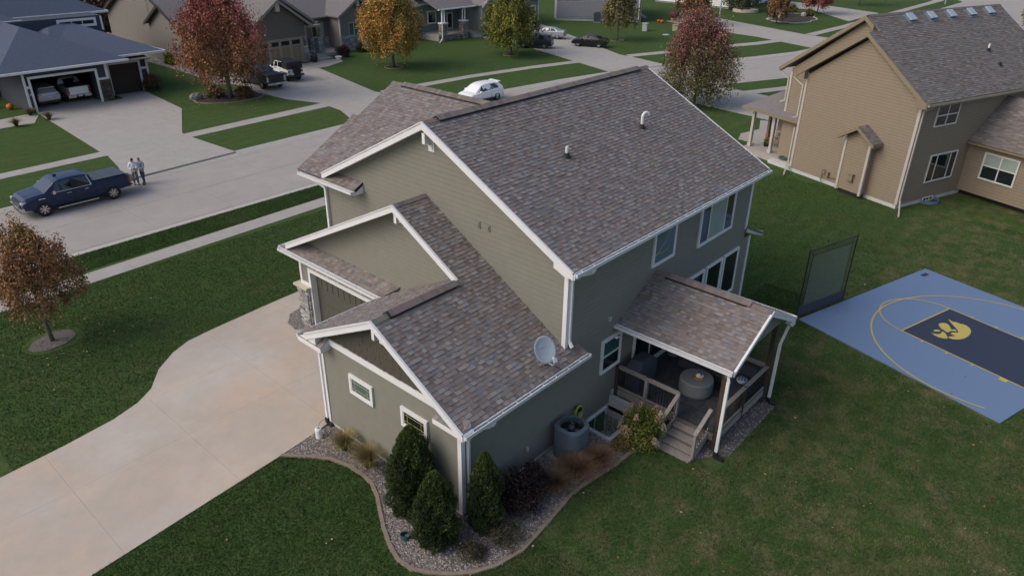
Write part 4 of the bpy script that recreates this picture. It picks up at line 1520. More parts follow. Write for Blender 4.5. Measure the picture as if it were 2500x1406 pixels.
# maple in the front lawn
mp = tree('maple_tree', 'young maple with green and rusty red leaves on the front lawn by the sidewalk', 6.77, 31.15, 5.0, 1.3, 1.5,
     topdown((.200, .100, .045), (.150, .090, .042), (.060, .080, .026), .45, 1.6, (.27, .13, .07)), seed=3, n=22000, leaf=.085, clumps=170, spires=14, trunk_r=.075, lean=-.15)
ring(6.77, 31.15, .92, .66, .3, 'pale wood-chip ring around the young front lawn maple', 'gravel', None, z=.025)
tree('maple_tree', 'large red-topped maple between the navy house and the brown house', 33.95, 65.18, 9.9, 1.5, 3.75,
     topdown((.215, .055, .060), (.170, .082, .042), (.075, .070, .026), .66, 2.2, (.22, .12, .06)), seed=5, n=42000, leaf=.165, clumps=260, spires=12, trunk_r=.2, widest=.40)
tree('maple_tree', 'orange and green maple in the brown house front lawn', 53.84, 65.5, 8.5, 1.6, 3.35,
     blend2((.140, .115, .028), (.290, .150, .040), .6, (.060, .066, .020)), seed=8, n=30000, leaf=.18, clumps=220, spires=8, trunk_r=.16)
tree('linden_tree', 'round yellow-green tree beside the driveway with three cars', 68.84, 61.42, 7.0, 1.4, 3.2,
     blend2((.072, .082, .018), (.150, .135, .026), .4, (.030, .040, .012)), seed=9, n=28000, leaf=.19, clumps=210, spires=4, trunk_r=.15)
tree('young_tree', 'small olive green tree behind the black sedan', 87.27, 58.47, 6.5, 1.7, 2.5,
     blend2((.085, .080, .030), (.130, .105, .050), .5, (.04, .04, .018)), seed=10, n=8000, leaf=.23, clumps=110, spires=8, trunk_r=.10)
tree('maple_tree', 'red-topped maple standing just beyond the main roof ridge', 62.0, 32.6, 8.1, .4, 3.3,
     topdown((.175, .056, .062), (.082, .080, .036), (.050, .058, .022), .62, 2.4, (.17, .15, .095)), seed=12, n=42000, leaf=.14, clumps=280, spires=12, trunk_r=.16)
tree('maple_tree', 'green and orange-red tree behind the red-topped maple', 108.5, 59.0, 6.6, 1.4, 2.6,
     blend2((.050, .060, .022), (.190, .070, .034), .38), seed=14, n=7000, leaf=.28, clumps=90, spires=3, trunk_r=.13)
tree('pine_tree', 'dark pine growing in the round stone planter', 130.3, 61.2, 5.6, .8, 3.0,
     blend2((.030, .042, .020), (.060, .066, .030), .5), seed=15, n=6000, leaf=.30, clumps=80, spires=2, trunk_r=.14, widest=.2)
tree('small_tree', 'small rusty tree in the curved island bed', 119.8, 50.4, 4.4, 1.0, 2.0,
     blend2((.10, .062, .034), (.15, .085, .040), .5), seed=16, n=5000, leaf=.25, clumps=60, spires=2, trunk_r=.09)
tree('small_tree', 'dark red tree at the far end of the curved island bed', 136.5, 50.4, 5.4, 1.4, 2.9,
     blend2((.13, .035, .035), (.19, .065, .05), .5), seed=17, n=7000, leaf=.28, clumps=80, spires=2, trunk_r=.11)
tree('young_tree', 'yellow-green tree at the right edge beyond the tan roof', 141.5, 18.6, 4.6, 1.0, 2.3,
     blend2((.14, .12, .03), (.08, .08, .025), .5), seed=18, n=4000, leaf=.28, clumps=60, spires=2)
tree('young_tree', 'bare-stemmed tree on the far lawn at the top edge', 155.6, 49.8, 7.5, 2.6, 2.6,
     blend2((.06, .06, .025), (.12, .09, .03), .5), seed=19, n=5000, leaf=.3, clumps=60, spires=2)
for i, (x, y, h, R, c, lb) in enumerate(((39.5, 113.0, 6.6, 4.2, (.07, .045, .030), 'brown-leaved tree behind the navy house, left of the lawn gap'),
                                 (46.5, 122.0, 9.0, 5.0, (.040, .038, .022), 'dark tree behind the brown house patio'),
                                 (38.5, 128.0, 9.5, 5.0, (.085, .055, .034), 'tall rusty tree behind the navy roof'),
                                 (31.0, 121.0, 8.0, 4.2, (.060, .045, .028), 'brown tree hidden partly by the navy roof'))):
    tree('broad_tree', lb, x, y, h, .3, R, blend2(c, tuple(q * 1.6 for q in c), .4), seed=30 + i, n=7000, leaf=.36, clumps=90, spires=3, trunk_r=.22)
ring(33.9, 65.2, 3.1, 2.2, -.2, 'dark mulch bed with shrubs under the large red-topped maple')
ring(53.84, 65.5, .95, .95, 0, 'round dark mulch ring under the orange maple')
ring(68.84, 61.42, .85, .85, 0, 'small stone ring under the round yellow-green tree', mats='lawn')
ring(87.27, 58.47, .9, .7, 0, 'thin stone ring under the small olive green tree', mats='lawn')

def shrub(kind, label, x, y, h, R, colfn, n=2500, leaf=.09, seed=1, clumps=40, cat='shrub', z0=0, group=None, upb=0.0, flat=1.0):
    rg = np.random.default_rng(seed)
    root = thing(kind, label, cat, (x, y, z0), 0, group)
    t = rg.uniform(0, 1, clumps)
    a = rg.uniform(0, 2 * np.pi, clumps)
    prof = np.sqrt(np.clip(1 - (2 * t - .75) ** 2 / 1.6, .05, 1))
    r = R * prof * np.sqrt(rg.uniform(.1, 1, clumps)) * .8
    cc = np.stack([r * np.cos(a), r * np.sin(a) * flat, h * (.08 + .78 * t)], 1)
    per = n // clumps
    P = (rg.normal(0, .5, (clumps, per, 3)) * R * .3 + cc[:, None]).reshape(-1, 3)
    P[:, 2] = np.abs(P[:, 2])
    tz = P[:, 2] / h
    rr = np.linalg.norm(P[:, :2], axis=1) / R
    cols = np.clip(colfn(tz, rr, np.repeat(rg.uniform(0, 1, clumps), per), rg) * rg.uniform(.7, 1.3, (len(P), 1)), .003, .8)
    mb = MB()
    for j in range(0, clumps, max(1, clumps // 8)):
        mb.tube([(0, 0, -.02), tuple(Vector(cc[j]) * .5), tuple(cc[j])], [.02, .012, .005], 4)
    mb.build('stems', 'bark', root)
    leaf_quads('foliage', P, leaf, cols * 1.3, root, seed=seed, upbias=upb)
    return root

def arborvitae(label, x, y, h, R, seed, n=11000):
    n = int(n * 2.3)
    rg = np.random.default_rng(seed)
    root = thing('arborvitae', label, 'shrub', (x, y, 0), 0, 'arborvitae planted at the garage corner')
    t = rg.beta(1.0, 1.25, n)
    a = rg.uniform(0, 2 * np.pi, n)
    lobes = 1 + .15 * np.sin(a * 4 + t * 7 + seed) + .10 * np.sin(a * 9 - t * 17) + .10 * np.sin(a * 3 + t * 23 + seed)
    prof = np.where(t < .28, .80 + .2 * np.sin(t / .28 * np.pi / 2), np.clip(1 - ((t - .28) / .74) ** 2.0, 0, 1) ** .8)
    depth = 1 - np.abs(rg.normal(0, .13, n))
    r = R * prof * lobes * depth
    P = np.stack([r * np.cos(a), r * np.sin(a), .04 + t * h], 1)
    out = np.stack([np.cos(a) * .45, np.sin(a) * .45, np.full(n, 1.0)], 1)
    k = rg.uniform(0, 1, n)[:, None]
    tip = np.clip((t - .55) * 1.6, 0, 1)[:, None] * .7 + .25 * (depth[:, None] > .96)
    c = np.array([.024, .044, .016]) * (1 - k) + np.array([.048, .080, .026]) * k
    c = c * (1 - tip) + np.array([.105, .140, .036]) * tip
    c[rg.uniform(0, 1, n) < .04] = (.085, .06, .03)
    leaf_quads('foliage', P, .075, np.clip(c * 1.15 * rg.uniform(.65, 1.35, (n, 1)), 0, 1), root, ratio=.28, dirs=out, seed=seed)
    mb = MB().tube([(0, 0, -.02), (0, 0, h * .8)], [.05, .01], 6)
    # dense inner body so the plant is not see-through
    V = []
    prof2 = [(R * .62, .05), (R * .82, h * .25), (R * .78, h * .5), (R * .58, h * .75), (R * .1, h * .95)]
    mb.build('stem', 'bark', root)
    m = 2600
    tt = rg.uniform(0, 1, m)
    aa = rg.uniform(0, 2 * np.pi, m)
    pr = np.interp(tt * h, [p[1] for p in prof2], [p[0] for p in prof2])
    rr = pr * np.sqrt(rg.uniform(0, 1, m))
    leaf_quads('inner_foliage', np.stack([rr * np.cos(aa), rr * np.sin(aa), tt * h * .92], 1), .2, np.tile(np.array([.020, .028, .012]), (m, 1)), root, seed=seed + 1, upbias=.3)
    return root
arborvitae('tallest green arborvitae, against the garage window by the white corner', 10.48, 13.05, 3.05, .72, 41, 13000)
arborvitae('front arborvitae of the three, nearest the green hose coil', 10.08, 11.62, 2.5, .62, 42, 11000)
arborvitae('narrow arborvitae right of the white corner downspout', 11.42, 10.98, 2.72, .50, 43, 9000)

def grass_clump(kind, label, x, y, h, R, base, tip, seed=1, n=500, wd=.006, curve=.8, cat='ornamental grass', flat=0.0, group=None, z0=.01, droop=.35, dirb=None):
    rg = np.random.default_rng(seed)
    root = thing(kind, label, cat, (x, y, z0), 0, group)
    a = rg.uniform(0, 2 * np.pi, n)
    if dirb is not None:
        a = dirb + rg.normal(0, 1.1, n)
    L = h * rg.uniform(.65, 1.15, n)
    sp = R * rg.uniform(.15, 1.1, n)
    r0 = R * .16 * np.sqrt(rg.uniform(0, 1, n))
    a0 = rg.uniform(0, 2 * np.pi, n)
    seg = 5
    V = np.zeros((n, seg * 2, 3))
    for j in range(seg):
        t = j / (seg - 1)
        rr = sp * t ** (1 + curve)
        z = L * (t - droop * t ** 3 * (sp / R))
        px = r0 * np.cos(a0) + rr * np.cos(a)
        py = r0 * np.sin(a0) + rr * np.sin(a)
        w_ = wd * (1 - .75 * t)
        V[:, j * 2] = np.stack([px - np.sin(a) * w_, py + np.cos(a) * w_, z], 1)
        V[:, j * 2 + 1] = np.stack([px + np.sin(a) * w_, py - np.cos(a) * w_, z], 1)
    idx = np.arange(n)[:, None, None] * seg * 2
    q = np.array([(2 * j, 2 * j + 1, 2 * j + 3, 2 * j + 2) for j in range(seg - 1)])
    F = (idx + q[None]).reshape(-1, 4)
    tcol = np.linspace(0, 1, seg - 1)[None, :, None]
    b, t_ = np.array(base), np.array(tip)
    k = rg.uniform(.6, 1.35, (n, 1, 1))
    mixk = np.clip(tcol + rg.normal(0, .2, (n, 1, 1)), 0, 1)
    C = ((b * (1 - mixk) + t_ * mixk) * k).reshape(-1, 3)
    np_mesh('blades', V.reshape(-1, 3), F, 'leaf', np.clip(C, 0, 1), root)
    return root
G1 = 'green to straw ornamental grass clump nearest the driveway'
grass_clump('grass_clump', G1, 10.72, 16.75, .78, .62, (.045, .085, .020), (.30, .235, .10), 51, 800, .007)
grass_clump('grass_clump', 'straw-tipped grass clump between the two garage windows', 10.72, 15.55, .85, .68, (.050, .070, .022), (.26, .20, .09), 52, 900, .007)
grass_clump('dried_grass', 'russet dried grass clump in front of the grey air conditioner', 14.9, 10.30, .8, .85, (.085, .050, .028), (.23, .135, .075), 53, 1500, .006)
grass_clump('dried_grass', 'coppery dried grass clump leaning over the bed edging', 15.75, 10.12, .7, .80, (.09, .048, .030), (.21, .115, .070), 54, 1300, .006)
grass_clump('dried_grass', 'dull brown dried grass clump left of the russet ones', 13.95, 10.45, .75, .80, (.06, .042, .028), (.16, .105, .062), 55, 1300, .006)
shrub('barberry', 'nearly black leafless-looking shrub against the back garage wall', 12.75, 10.78, 1.15, .82, blend2((.020, .016, .014), (.050, .030, .024), .4), n=5200, leaf=.075, seed=56, clumps=60, upb=.6)
shrub('barberry', 'second dark shrub below the wall outlet', 13.55, 10.95, .95, .62, blend2((.024, .017, .015), (.055, .033, .026), .4), n=3400, leaf=.07, seed=57, clumps=45, upb=.6)
shrub('low_shrub', 'low brown-green shrub at the tip of the gravel bed', 10.35, 10.55, .38, .55, blend2((.050, .042, .026), (.080, .070, .038), .4), n=2200, leaf=.05, seed=58, upb=.5)
shrub('low_shrub', 'sprawling grey-green shrub along the gravel bed edge', 11.5, 10.22, .42, .72, blend2((.045, .045, .028), (.085, .072, .045), .4), n=3000, leaf=.05, seed=59, upb=.5)
shrub('low_shrub', 'small yellow-orange leaved shrub beside the hydrangea', 16.95, 9.98, .42, .42, blend2((.10, .095, .03), (.19, .115, .035), .5), n=1500, leaf=.06, seed=60)
shrub('low_shrub', 'small dark shrub against the garage wall behind the straw-tipped grass', 10.95, 14.75, .4, .3, blend2((.03, .05, .03), (.05, .07, .04), .5), n=800, leaf=.05, seed=61)
hy = shrub('hydrangea', 'hydrangea with tan flower heads beside the deck stairs', 17.72, 9.72, 1.35, .78, blend2((.075, .095, .020), (.155, .150, .032), .45, (.04, .06, .018)), n=11000, leaf=.075, seed=62, clumps=120)
rnd = random.Random(9)
for i in range(34):
    a, t = rnd.uniform(0, 6.28), rnd.uniform(.12, .98)
    r = .72 * math.sqrt(max(.1, 1 - (t - .45) ** 2 * 2.2))
    c = Vector((r * math.cos(a), r * math.sin(a), 1.35 * t))
    col = rnd.choice([(.36, .25, .15), (.42, .33, .21), (.30, .19, .12), (.40, .34, .24)])
    mb = MB()
    for j in range(38):
        u = rnd.random()
        b = rnd.uniform(0, 6.28)
        rr = .095 * math.sqrt(1 - u)
        p = c + Vector((rr * math.cos(b), rr * math.sin(b), u * .22 - .06))
        mb.blob(p, .026, tuple(q * rnd.uniform(.75, 1.2) for q in col), n=4)
    o = mb.build('flower_head', 'leaf', hy)
# shrubs across the street
shrub('shrub', 'rounded reddish shrub at the right corner of the navy garage', 30.3, 73.0, 1.55, 1.0, topdown((.115, .058, .034), (.052, .044, .022), None, .6), n=3200, leaf=.12, seed=63)
shrub('shrub', 'rusty shrub right of the red maple trunk in its mulch bed', 34.85, 64.2, 1.1, 1.05, blend2((.075, .040, .024), (.12, .06, .034), .5), n=2600, leaf=.12, seed=64)
shrub('shrub', 'green-brown shrub left of the red maple trunk in its mulch bed', 33.0, 66.1, 1.0, .9, blend2((.05, .05, .024), (.10, .075, .034), .4), n=2400, leaf=.12, seed=65)
shrub('hosta', 'bright yellow-green hosta against the brown house side wall', 37.6, 84.2, 1.1, 1.0, blend2((.20, .21, .035), (.10, .13, .03), .4), n=900, leaf=.32, seed=66, clumps=30)
shrub('boxwood', 'dark round boxwood before the brown house stone wall, left one', 57.2, 75.6, 1.15, .75, blend2((.020, .032, .015), (.036, .050, .022), .5), n=2200, leaf=.10, seed=67)
shrub('boxwood', 'dark round boxwood behind the orange maple crown', 60.1, 75.2, 1.1, .7, blend2((.020, .034, .015), (.038, .055, .022), .5), n=2000, leaf=.10, seed=68)
shrub('shrub', 'dark burgundy shrub by the brown house steps', 53.9, 74.4, 1.4, .8, blend2((.030, .016, .016), (.075, .022, .028), .4), n=2600, leaf=.11, seed=69)
shrub('shrub', 'low green shrubs along the brown house porch wall', 54.6, 76.2, .9, .8, blend2((.032, .045, .018), (.065, .075, .028), .4), n=1800, leaf=.11, seed=70)
for i, (x, y, lb) in enumerate(((13.9, 68.0, 'straw grass tuft furthest left beside the navy house walk'), (17.0, 68.0, 'middle straw grass tuft beside the navy house walk'), (19.5, 68.3, 'straw grass tuft at the navy driveway corner'), (18.95, 70.9, 'green-brown grass tuft under the navy house number stone'))):
    grass_clump('grass_clump', lb, x, y, .75, .7, (.07, .07, .03), (.21, .165, .08), 71 + i, 260, .02)
for i in range(5):
    grass_clump('grass_clump', ['tall pale grass at the patio edge behind the brown house', 'second tall pale grass by the patio', 'third tall pale grass by the patio', 'fourth tall pale grass nearest the brown wall', 'tall pale grass furthest from the brown wall'][i], 37.0 + i * 1.15, 108.5 + i * .5, 1.9, 1.1, (.07, .075, .03), (.26, .22, .11), 80 + i, 200, .035, group='tall grasses along the patio')
shrub('round_shrub', 'dark round shrub in the curved island bed', 127.5, 54.0, 3.0, 2.0, blend2((.018, .018, .018), (.035, .030, .030), .4), n=3000, leaf=.2, seed=90)
shrub('low_shrub', 'yellow-green low shrub in the curved island bed', 134.5, 54.2, 1.4, 1.3, blend2((.12, .13, .035), (.08, .09, .03), .4), n=1600, leaf=.2, seed=91)
shrub('low_shrub', 'olive low shrub near the red tree of the island bed', 133.0, 50.5, 1.1, 1.2, blend2((.08, .085, .03), (.12, .10, .04), .4), n=1400, leaf=.2, seed=92)
ring(128.0, 51.2, 6.3, 3.6, .25, 'curved dark mulch island bed with a pale concrete edge', edge='concrete', ew=.5, z=.05, n=30, wob=.10, name='island_bed', cat='flower bed')
pl = thing('stone_planter', 'round tan stone planter under the dark pine', 'planter', (129.5, 60.4, 0))
MB().lathe([(2.1, 0), (2.2, .1), (2.15, .55), (2.0, .6), (1.85, .55)], n=28, col=(.40, .36, .28)).build('planter_wall', 'attr', pl)
MB().lathe([(1.84, .5), (.4, .58)], n=20).build('planter_soil', 'mulch', pl)

# ================================================================== GARDEN AND DECK OBJECTS
# air conditioner
A = thing('air_conditioner', 'grey-green air conditioner unit with a round fan top against the back wall', 'air conditioner', (15.60, 11.10, 0), .05)
A.scale = (1.12, 1.12, 1.22)
def rrect(hx, hy, r, n=5):
    P = []
    for cx, cy, a0 in ((hx - r, hy - r, 0), (-hx + r, hy - r, 90), (-hx + r, -hy + r, 180), (hx - r, -hy + r, 270)):
        for i in range(n + 1):
            a = math.radians(a0 + 90 * i / n)
            P.append((cx + r * math.cos(a), cy + r * math.sin(a)))
    return P
pad = MB().box(-.52, .52, -.52, .52, 0, .06).build('pad', 'concrete', A)
body = MB()
O_ = rrect(.43, .43, .27, 7)
for i in range(len(O_)):
    a, b = O_[i], O_[(i + 1) % len(O_)]
    body.add([(*a, .06), (*b, .06), (*b, .96), (*a, .96)], [(0, 1, 2, 3)])
body.build('casing', 'acgrey', A)
lou = MB()
for i in range(len(O_)):
    a, b = Vector(O_[i]), Vector(O_[(i + 1) % len(O_)])
    k = max(1, int((b - a).length / .055))
    for j in range(k):
        p = a.lerp(b, (j + .5) / k)
        lou.beam((p.x * 1.012, p.y * 1.012, .1), (p.x * 1.012, p.y * 1.012, .92), .018, .014, upv=Vector((p.x, p.y, 0)))
lou.build('louvers', 'acgrey', A, kind='stuff')
top = MB()
n = len(O_)
inner = [(.365 * math.cos(math.atan2(p[1], p[0])), .365 * math.sin(math.atan2(p[1], p[0]))) for p in O_]
out1 = [(p[0] * 1.03, p[1] * 1.03) for p in O_]
V = [(*p, .95) for p in out1] + [(*p, 1.0) for p in out1] + [(*p, 1.035) for p in inner] + [(*p, .86) for p in inner]
F = []
for i in range(n):
    j = (i + 1) % n
    F += [(i, j, n + j, n + i), (n + i, n + j, 2 * n + j, 2 * n + i), (2 * n + i, 2 * n + j, 3 * n + j, 3 * n + i)]
top.add(V, F).build('top_panel', 'acgrey', A)
MB().lathe([(.30, .84), (.05, .85)], n=20).build('fan_well', 'dark', A)
fan = MB().lathe([(.085, .88), (.09, .96), (.06, .98)], n=16)
fan.build('fan_motor', 'acgrey', A)
for k in range(3):
    a = k * 2.094 + .5
    c, s_ = math.cos(a), math.sin(a)
    MB().prism([(c * .08, s_ * .08, .90), (c * .28 - s_ * .09, s_ * .28 + c * .09, .93), (c * .29 + s_ * .07, s_ * .29 - c * .07, .885)], (0, 0, .006)).build('fan_blade', 'acgrey', A)
gr = MB()
for k in range(6):
    r0 = .05 + k * .05
    pts = [(r0 * math.cos(t * .262), r0 * math.sin(t * .262), 1.03) for t in range(25)]
    gr.tube(pts, .003, 4, cap=False)
for k in range(6):
    a = k * 1.047
    gr.tube([(0, 0, 1.03), (.32 * math.cos(a), .32 * math.sin(a), 1.03)], .003, 4)
gr.build('fan_guard', 'black_metal', A)

def coil(kind, label, c, R, r, turns, col, axis='z', mats='attr', cat='hose', wob=.03, seed=1, loose=None):
    rnd_ = random.Random(seed)
    root = thing(kind, label, cat, c)
    for t in range(turns):
        k = rnd_.uniform(-wob, wob)
        pts = []
        for i in range(27):
            a = i / 26 * 2 * math.pi
            rr = R + k + .02 * math.sin(2 * a + t)
            if axis == 'z':
                pts.append((rr * math.cos(a) + k, rr * math.sin(a), r + t * r * 1.5))
            else:
                pts.append((rr * math.cos(a) * .8, -.05 - t * r * 1.2, rr * math.sin(a) * (1.25 if math.sin(a) < 0 else .9)))
        MB().tube(pts, r, 6, col, cap=False).build('hose_loop', mats, root)
    return root
hh = coil('garden_hose', 'lime green garden hose looped on the wall behind the air conditioner', (16.62, 11.66, .95), .24, .014, 5, (.42, .52, .06), 'y', seed=3)
MB().box(-.06, .06, -.16, .02, .05, .16).build('hose_hanger', 'black_metal', hh)
coil('hose_coil', 'dark green coiled hose ring lying on the gravel bed', (9.56, 12.36, .02), .14, .022, 4, (.02, .065, .065), 'z', seed=4, wob=.012)
jg = thing('white_lantern', 'white cylinder lantern standing on gravel at the driveway corner', 'lantern', (10.52, 17.92, 0))
MB().lathe([(.11, .0), (.12, .03), (.12, .36), (.10, .40), (.085, .41)], n=18).build('body', 'white_pvc', jg, smooth=False)
MB().lathe([(.075, .405), (.03, .425)], n=14, col=(.25, .25, .26)).build('lid', 'attr', jg)
sh = thing('shepherd_hook', 'thin black shepherd hook curving over the white lantern', 'garden hook', (10.78, 17.6, 0))
MB().tube([(0, 0, 0), (0, 0, .55), (-.02, .03, .72), (-.1, .1, .80), (-.2, .18, .74), (-.24, .25, .6), (-.25, .3, .45)], .007, 5).build('hook', 'black_metal', sh)

# satellite dish
Dn = thing('satellite_dish', 'grey oval satellite dish mounted on the garage roof below the tall white downspout', 'satellite dish', (14.80, 11.70, 3.73))
dn = Vector((-.28, -.78, .56)).normalized()
R_ = dn.to_track_quat('Z', 'Y').to_matrix()
du = Vector((0, 0, 1)) - dn * dn.z
du.normalize()
dr = du.cross(dn).normalized()
ctr = Vector((-.16, -.16, .62))
mb = MB()
rings, seg = 6, 32
V = []
for i in range(rings + 1):
    t = i / rings
    for k in range(seg):
        a = 2 * math.pi * k / seg
        V.append(ctr + dr * (.37 * t * math.cos(a)) + du * (.43 * t * math.sin(a)) + dn * (-.075 * (1 - t * t)))
F = [(i * seg + k, i * seg + (k + 1) % seg, (i + 1) * seg + (k + 1) % seg, (i + 1) * seg + k) for i in range(rings) for k in range(seg)]
nb = len(V)
V2 = [p - dn * .012 for p in V]
mb.add(V + V2, F + [tuple(nb + i for i in f)[::-1] for f in F] + [(rings * seg + k, rings * seg + (k + 1) % seg, nb + rings * seg + (k + 1) % seg, nb + rings * seg + k) for k in range(seg)], (.33, .38, .43))
mb.build('reflector', 'attr', Dn, smooth=True)
fo_ = bpy.data.curves.new('dish_lettering', 'FONT')
fo_.body = 'DIRECTV'
fo_.size = .125
fo_.extrude = .001
fo_.align_x = 'CENTER'
fo_.align_y = 'CENTER'
fob = bpy.data.objects.new('dish_lettering', fo_)
COL.objects.link(fob)
bpy.context.view_layer.update()
me = bpy.data.meshes.new_from_object(fob.evaluated_get(bpy.context.evaluated_depsgraph_get()))
bpy.data.objects.remove(fob)
lo = link('lettering', me, Dn)
me.materials.append(mat('dish_print', (.52, .57, .60), .6))
tdir = dr if dr.dot(rt) > 0 else -dr
tup = dn.cross(tdir).normalized()
M4 = Matrix((tdir, tup, dn)).transposed().to_4x4()
M4.translation = ctr + du * .13 - dn * .052
lo.matrix_local = M4
mb = MB().tube([(0, 0, 0), (0, 0, .12), (-.05, .02, .30), tuple(ctr - dn * .1 - du * .18)], .025, 8, (.30, .34, .36))
mb.box(-.12, .12, -.09, .09, -.06, .02, (.12, .11, .10))
mb.build('mast', 'attr', Dn)
arm_end = ctr - du * .42 + dn * .42 + dr * .0
MB().tube([tuple(ctr - du * .42), tuple(ctr - du * .50 + dn * .2), tuple(arm_end)], .016, 8, (.36, .40, .43)).build('arm', 'attr', Dn)
mb = MB().beam(arm_end, arm_end + du * .13 - dn * .02, .11, .07, (.40, .46, .50), upv=dn)
mb.blob(arm_end + du * .12 - dn * .06, .05, (.6, .6, .58), n=8)
mb.build('receiver', 'attr', Dn)
cb = MB().tube([(14.84, 11.68, 3.74), (14.98, 11.5, 3.66), (15.12, 11.3, 3.52)], .008, 5)
cb.build('dish_cable', 'dark', HR)

# patio furniture
T = thing('fire_table', 'round grey concrete table on the covered deck', 'table', (20.72, 9.42, ZD))
MB().lathe([(.50, .0), (.56, .03), (.60, .12), (.60, .55), (.585, .585), (.56, .60)], n=40, col=(.175, .185, .20)).build('drum', 'attr', T, smooth=False)
Tr = thing('serving_tray', 'round wooden tray on the grey concrete table', 'tray', (20.74, 9.36, ZD + .605))
MB().lathe([(.19, 0), (.20, .005), (.20, .035), (.185, .035), (.18, .012), (.05, .012)], n=24, col=(.40, .18, .05)).build('tray', 'attr', Tr)
Va = thing('flower_vase', 'white vase with greenery on the wooden tray', 'vase', (20.72, 9.38, ZD + .62))
MB().lathe([(.05, 0), (.08, .05), (.075, .11), (.04, .15), (.035, .17)], n=16).build('vase', 'white_pvc', Va)
mb = MB()
rnd = random.Random(2)
for i in range(26):
    a, l = rnd.uniform(0, 6.28), rnd.uniform(.05, .16)
    p = Vector((l * .6 * math.cos(a), l * .6 * math.sin(a), .17 + l))
    mb.beam((0, 0, .15), p, .004, .004, (.08, .11, .05))
    mb.blob(p, (.02, .02, .012), (.10, .14, .06), n=4)
mb.build('greenery', 'leaf', Va)
cn = thing('candle_jars', 'pair of round white candles on the wooden tray', 'candle', (20.80, 9.28, ZD + .62))
for dx in (-.045, .045):
    MB().lathe([(.035, 0), (.045, .03), (.035, .07)], (dx, 0, 0), 14).build('candle', 'white_pvc', cn)
SF = thing('sofa', 'dark navy outdoor sofa in the deck corner behind the outer railing', 'sofa', (22.15, 8.55, ZD))
def cush(x0, x1, y0, y1, z0, z1, name, m='cover_navy', par=SF, r=.05):
    mb = MB()
    for ins, za, zb in ((r, z0, z0 + r * .6), (0, z0 + r * .6, z1 - r), (r * .8, z1 - r, z1)):
        pass
    P = [(x0 + r, y0, 0), (x1 - r, y0, 0), (x1, y0 + r, 0), (x1, y1 - r, 0), (x1 - r, y1, 0), (x0 + r, y1, 0), (x0, y1 - r, 0), (x0, y0 + r, 0)]
    cx, cy = (x0 + x1) / 2, (y0 + y1) / 2
    V = [(p[0], p[1], z0) for p in P] + [(p[0], p[1], z1 - r) for p in P] + [(cx + (p[0] - cx) * .88, cy + (p[1] - cy) * .88, z1) for p in P]
    n_ = 8
    F = [tuple(range(n_))[::-1], tuple(range(2 * n_, 3 * n_))]
    for i in range(n_):
        j = (i + 1) % n_
        F += [(i, j, n_ + j, n_ + i), (n_ + i, n_ + j, 2 * n_ + j, 2 * n_ + i)]
    return mb.add(V, F).build(name, m, par)
MT['cover_navy'] = mat('cover_navy', (.038, .048, .068), .85, (10, .2))
MT['wicker'] = mat('wicker', (.075, .07, .068), .8, (40, .3), bump=(60, .5))
cush(-.42, .40, -.75, 2.2, .02, .34, 'base', 'wicker')
cush(.16, .42, -.75, 2.2, .34, .78, 'back_frame', 'wicker')
for i in range(3):
    cush(-.42, .16, -.72 + i * .97, .22 + i * .97, .35, .48, 'seat_cushion')
    cush(.0, .17, -.70 + i * .97, .20 + i * .97, .49, .86, 'back_cushion')
cush(-1.6, -.44, -.75, -.10, .02, .34, 'base', 'wicker')
cush(-1.6, -.44, -.80, -.62, .34, .72, 'back_frame', 'wicker')
cush(-1.6, -.44, -.62, -.10, .35, .48, 'seat_cushion')
PW = thing('throw_pillow', 'blue and white leaf-patterned pillow leaning on the navy sofa', 'pillow', (22.05, 9.35, ZD + .66), .5)
mb = MB()
mb.blob((0, 0, 0), (.10, .23, .21), (.30, .42, .50), n=12)
mb.build('cushion', 'attr', PW, smooth=True)
for k in range(7):
    a = k * .9
    mb = MB().beam((-.101, .13 * math.cos(a), .13 * math.sin(a)), (-.108, .03 * math.cos(a + .7), .03 * math.sin(a + .7)), .035, .006, (.03, .10, .17), upv=Vector((1, 0, 0)))
    mb.build('leaf_print', 'attr', PW)
PW2 = thing('throw_pillow', 'blue and white striped pillow lying on the near end of the sofa', 'pillow', (21.75, 8.20, ZD + .54), .3)
mb = MB()
mb.blob((0, 0, 0), (.24, .20, .08), (.45, .50, .55), n=12)
mb.build('cushion', 'attr', PW2, smooth=True)
for k in range(3):
    MB().box(-.15, .15, -.10 + k * .1 - .02, -.10 + k * .1 + .02, .062, .082, (.04, .10, .18)).build('stripe', 'attr', PW2)
GRL = thing('covered_grill', 'grill under a black cover by the patio door', 'grill', (19.75, 11.15, ZD), 0)
mb = MB()
prof = [(.62, .30, 0), (.64, .31, .6), (.62, .30, .95), (.40, .27, 1.12), (.34, .16, 1.18)]
V, F = [], []
for hx, hy, z in prof:
    V += [(x, y, z) for x, y in rrect(hx, hy, .1, 3)]
n_ = 16
for i in range(len(prof) - 1):
    for k in range(n_):
        F.append((i * n_ + k, i * n_ + (k + 1) % n_, (i + 1) * n_ + (k + 1) % n_, (i + 1) * n_ + k))
F.append(tuple((len(prof) - 1) * n_ + k for k in range(n_)))
mb.add(V, F).build('cover', 'cover_navy', GRL)
PT = thing('plant_pot', 'pale grey plant pot at the far side of the patio door', 'pot', (22.3, 11.25, ZD))
MB().lathe([(.17, 0), (.24, .05), (.27, .42), (.24, .44), (.22, .40)], n=20, col=(.20, .21, .22)).build('pot', 'attr', PT)
DM = thing('door_mat', 'dark door mat outside the patio door', 'mat', (21.3, 11.2, ZD + .001))
MB().box(-.5, .4, -.25, .3, 0, .012).build('mat', 'wicker', DM)

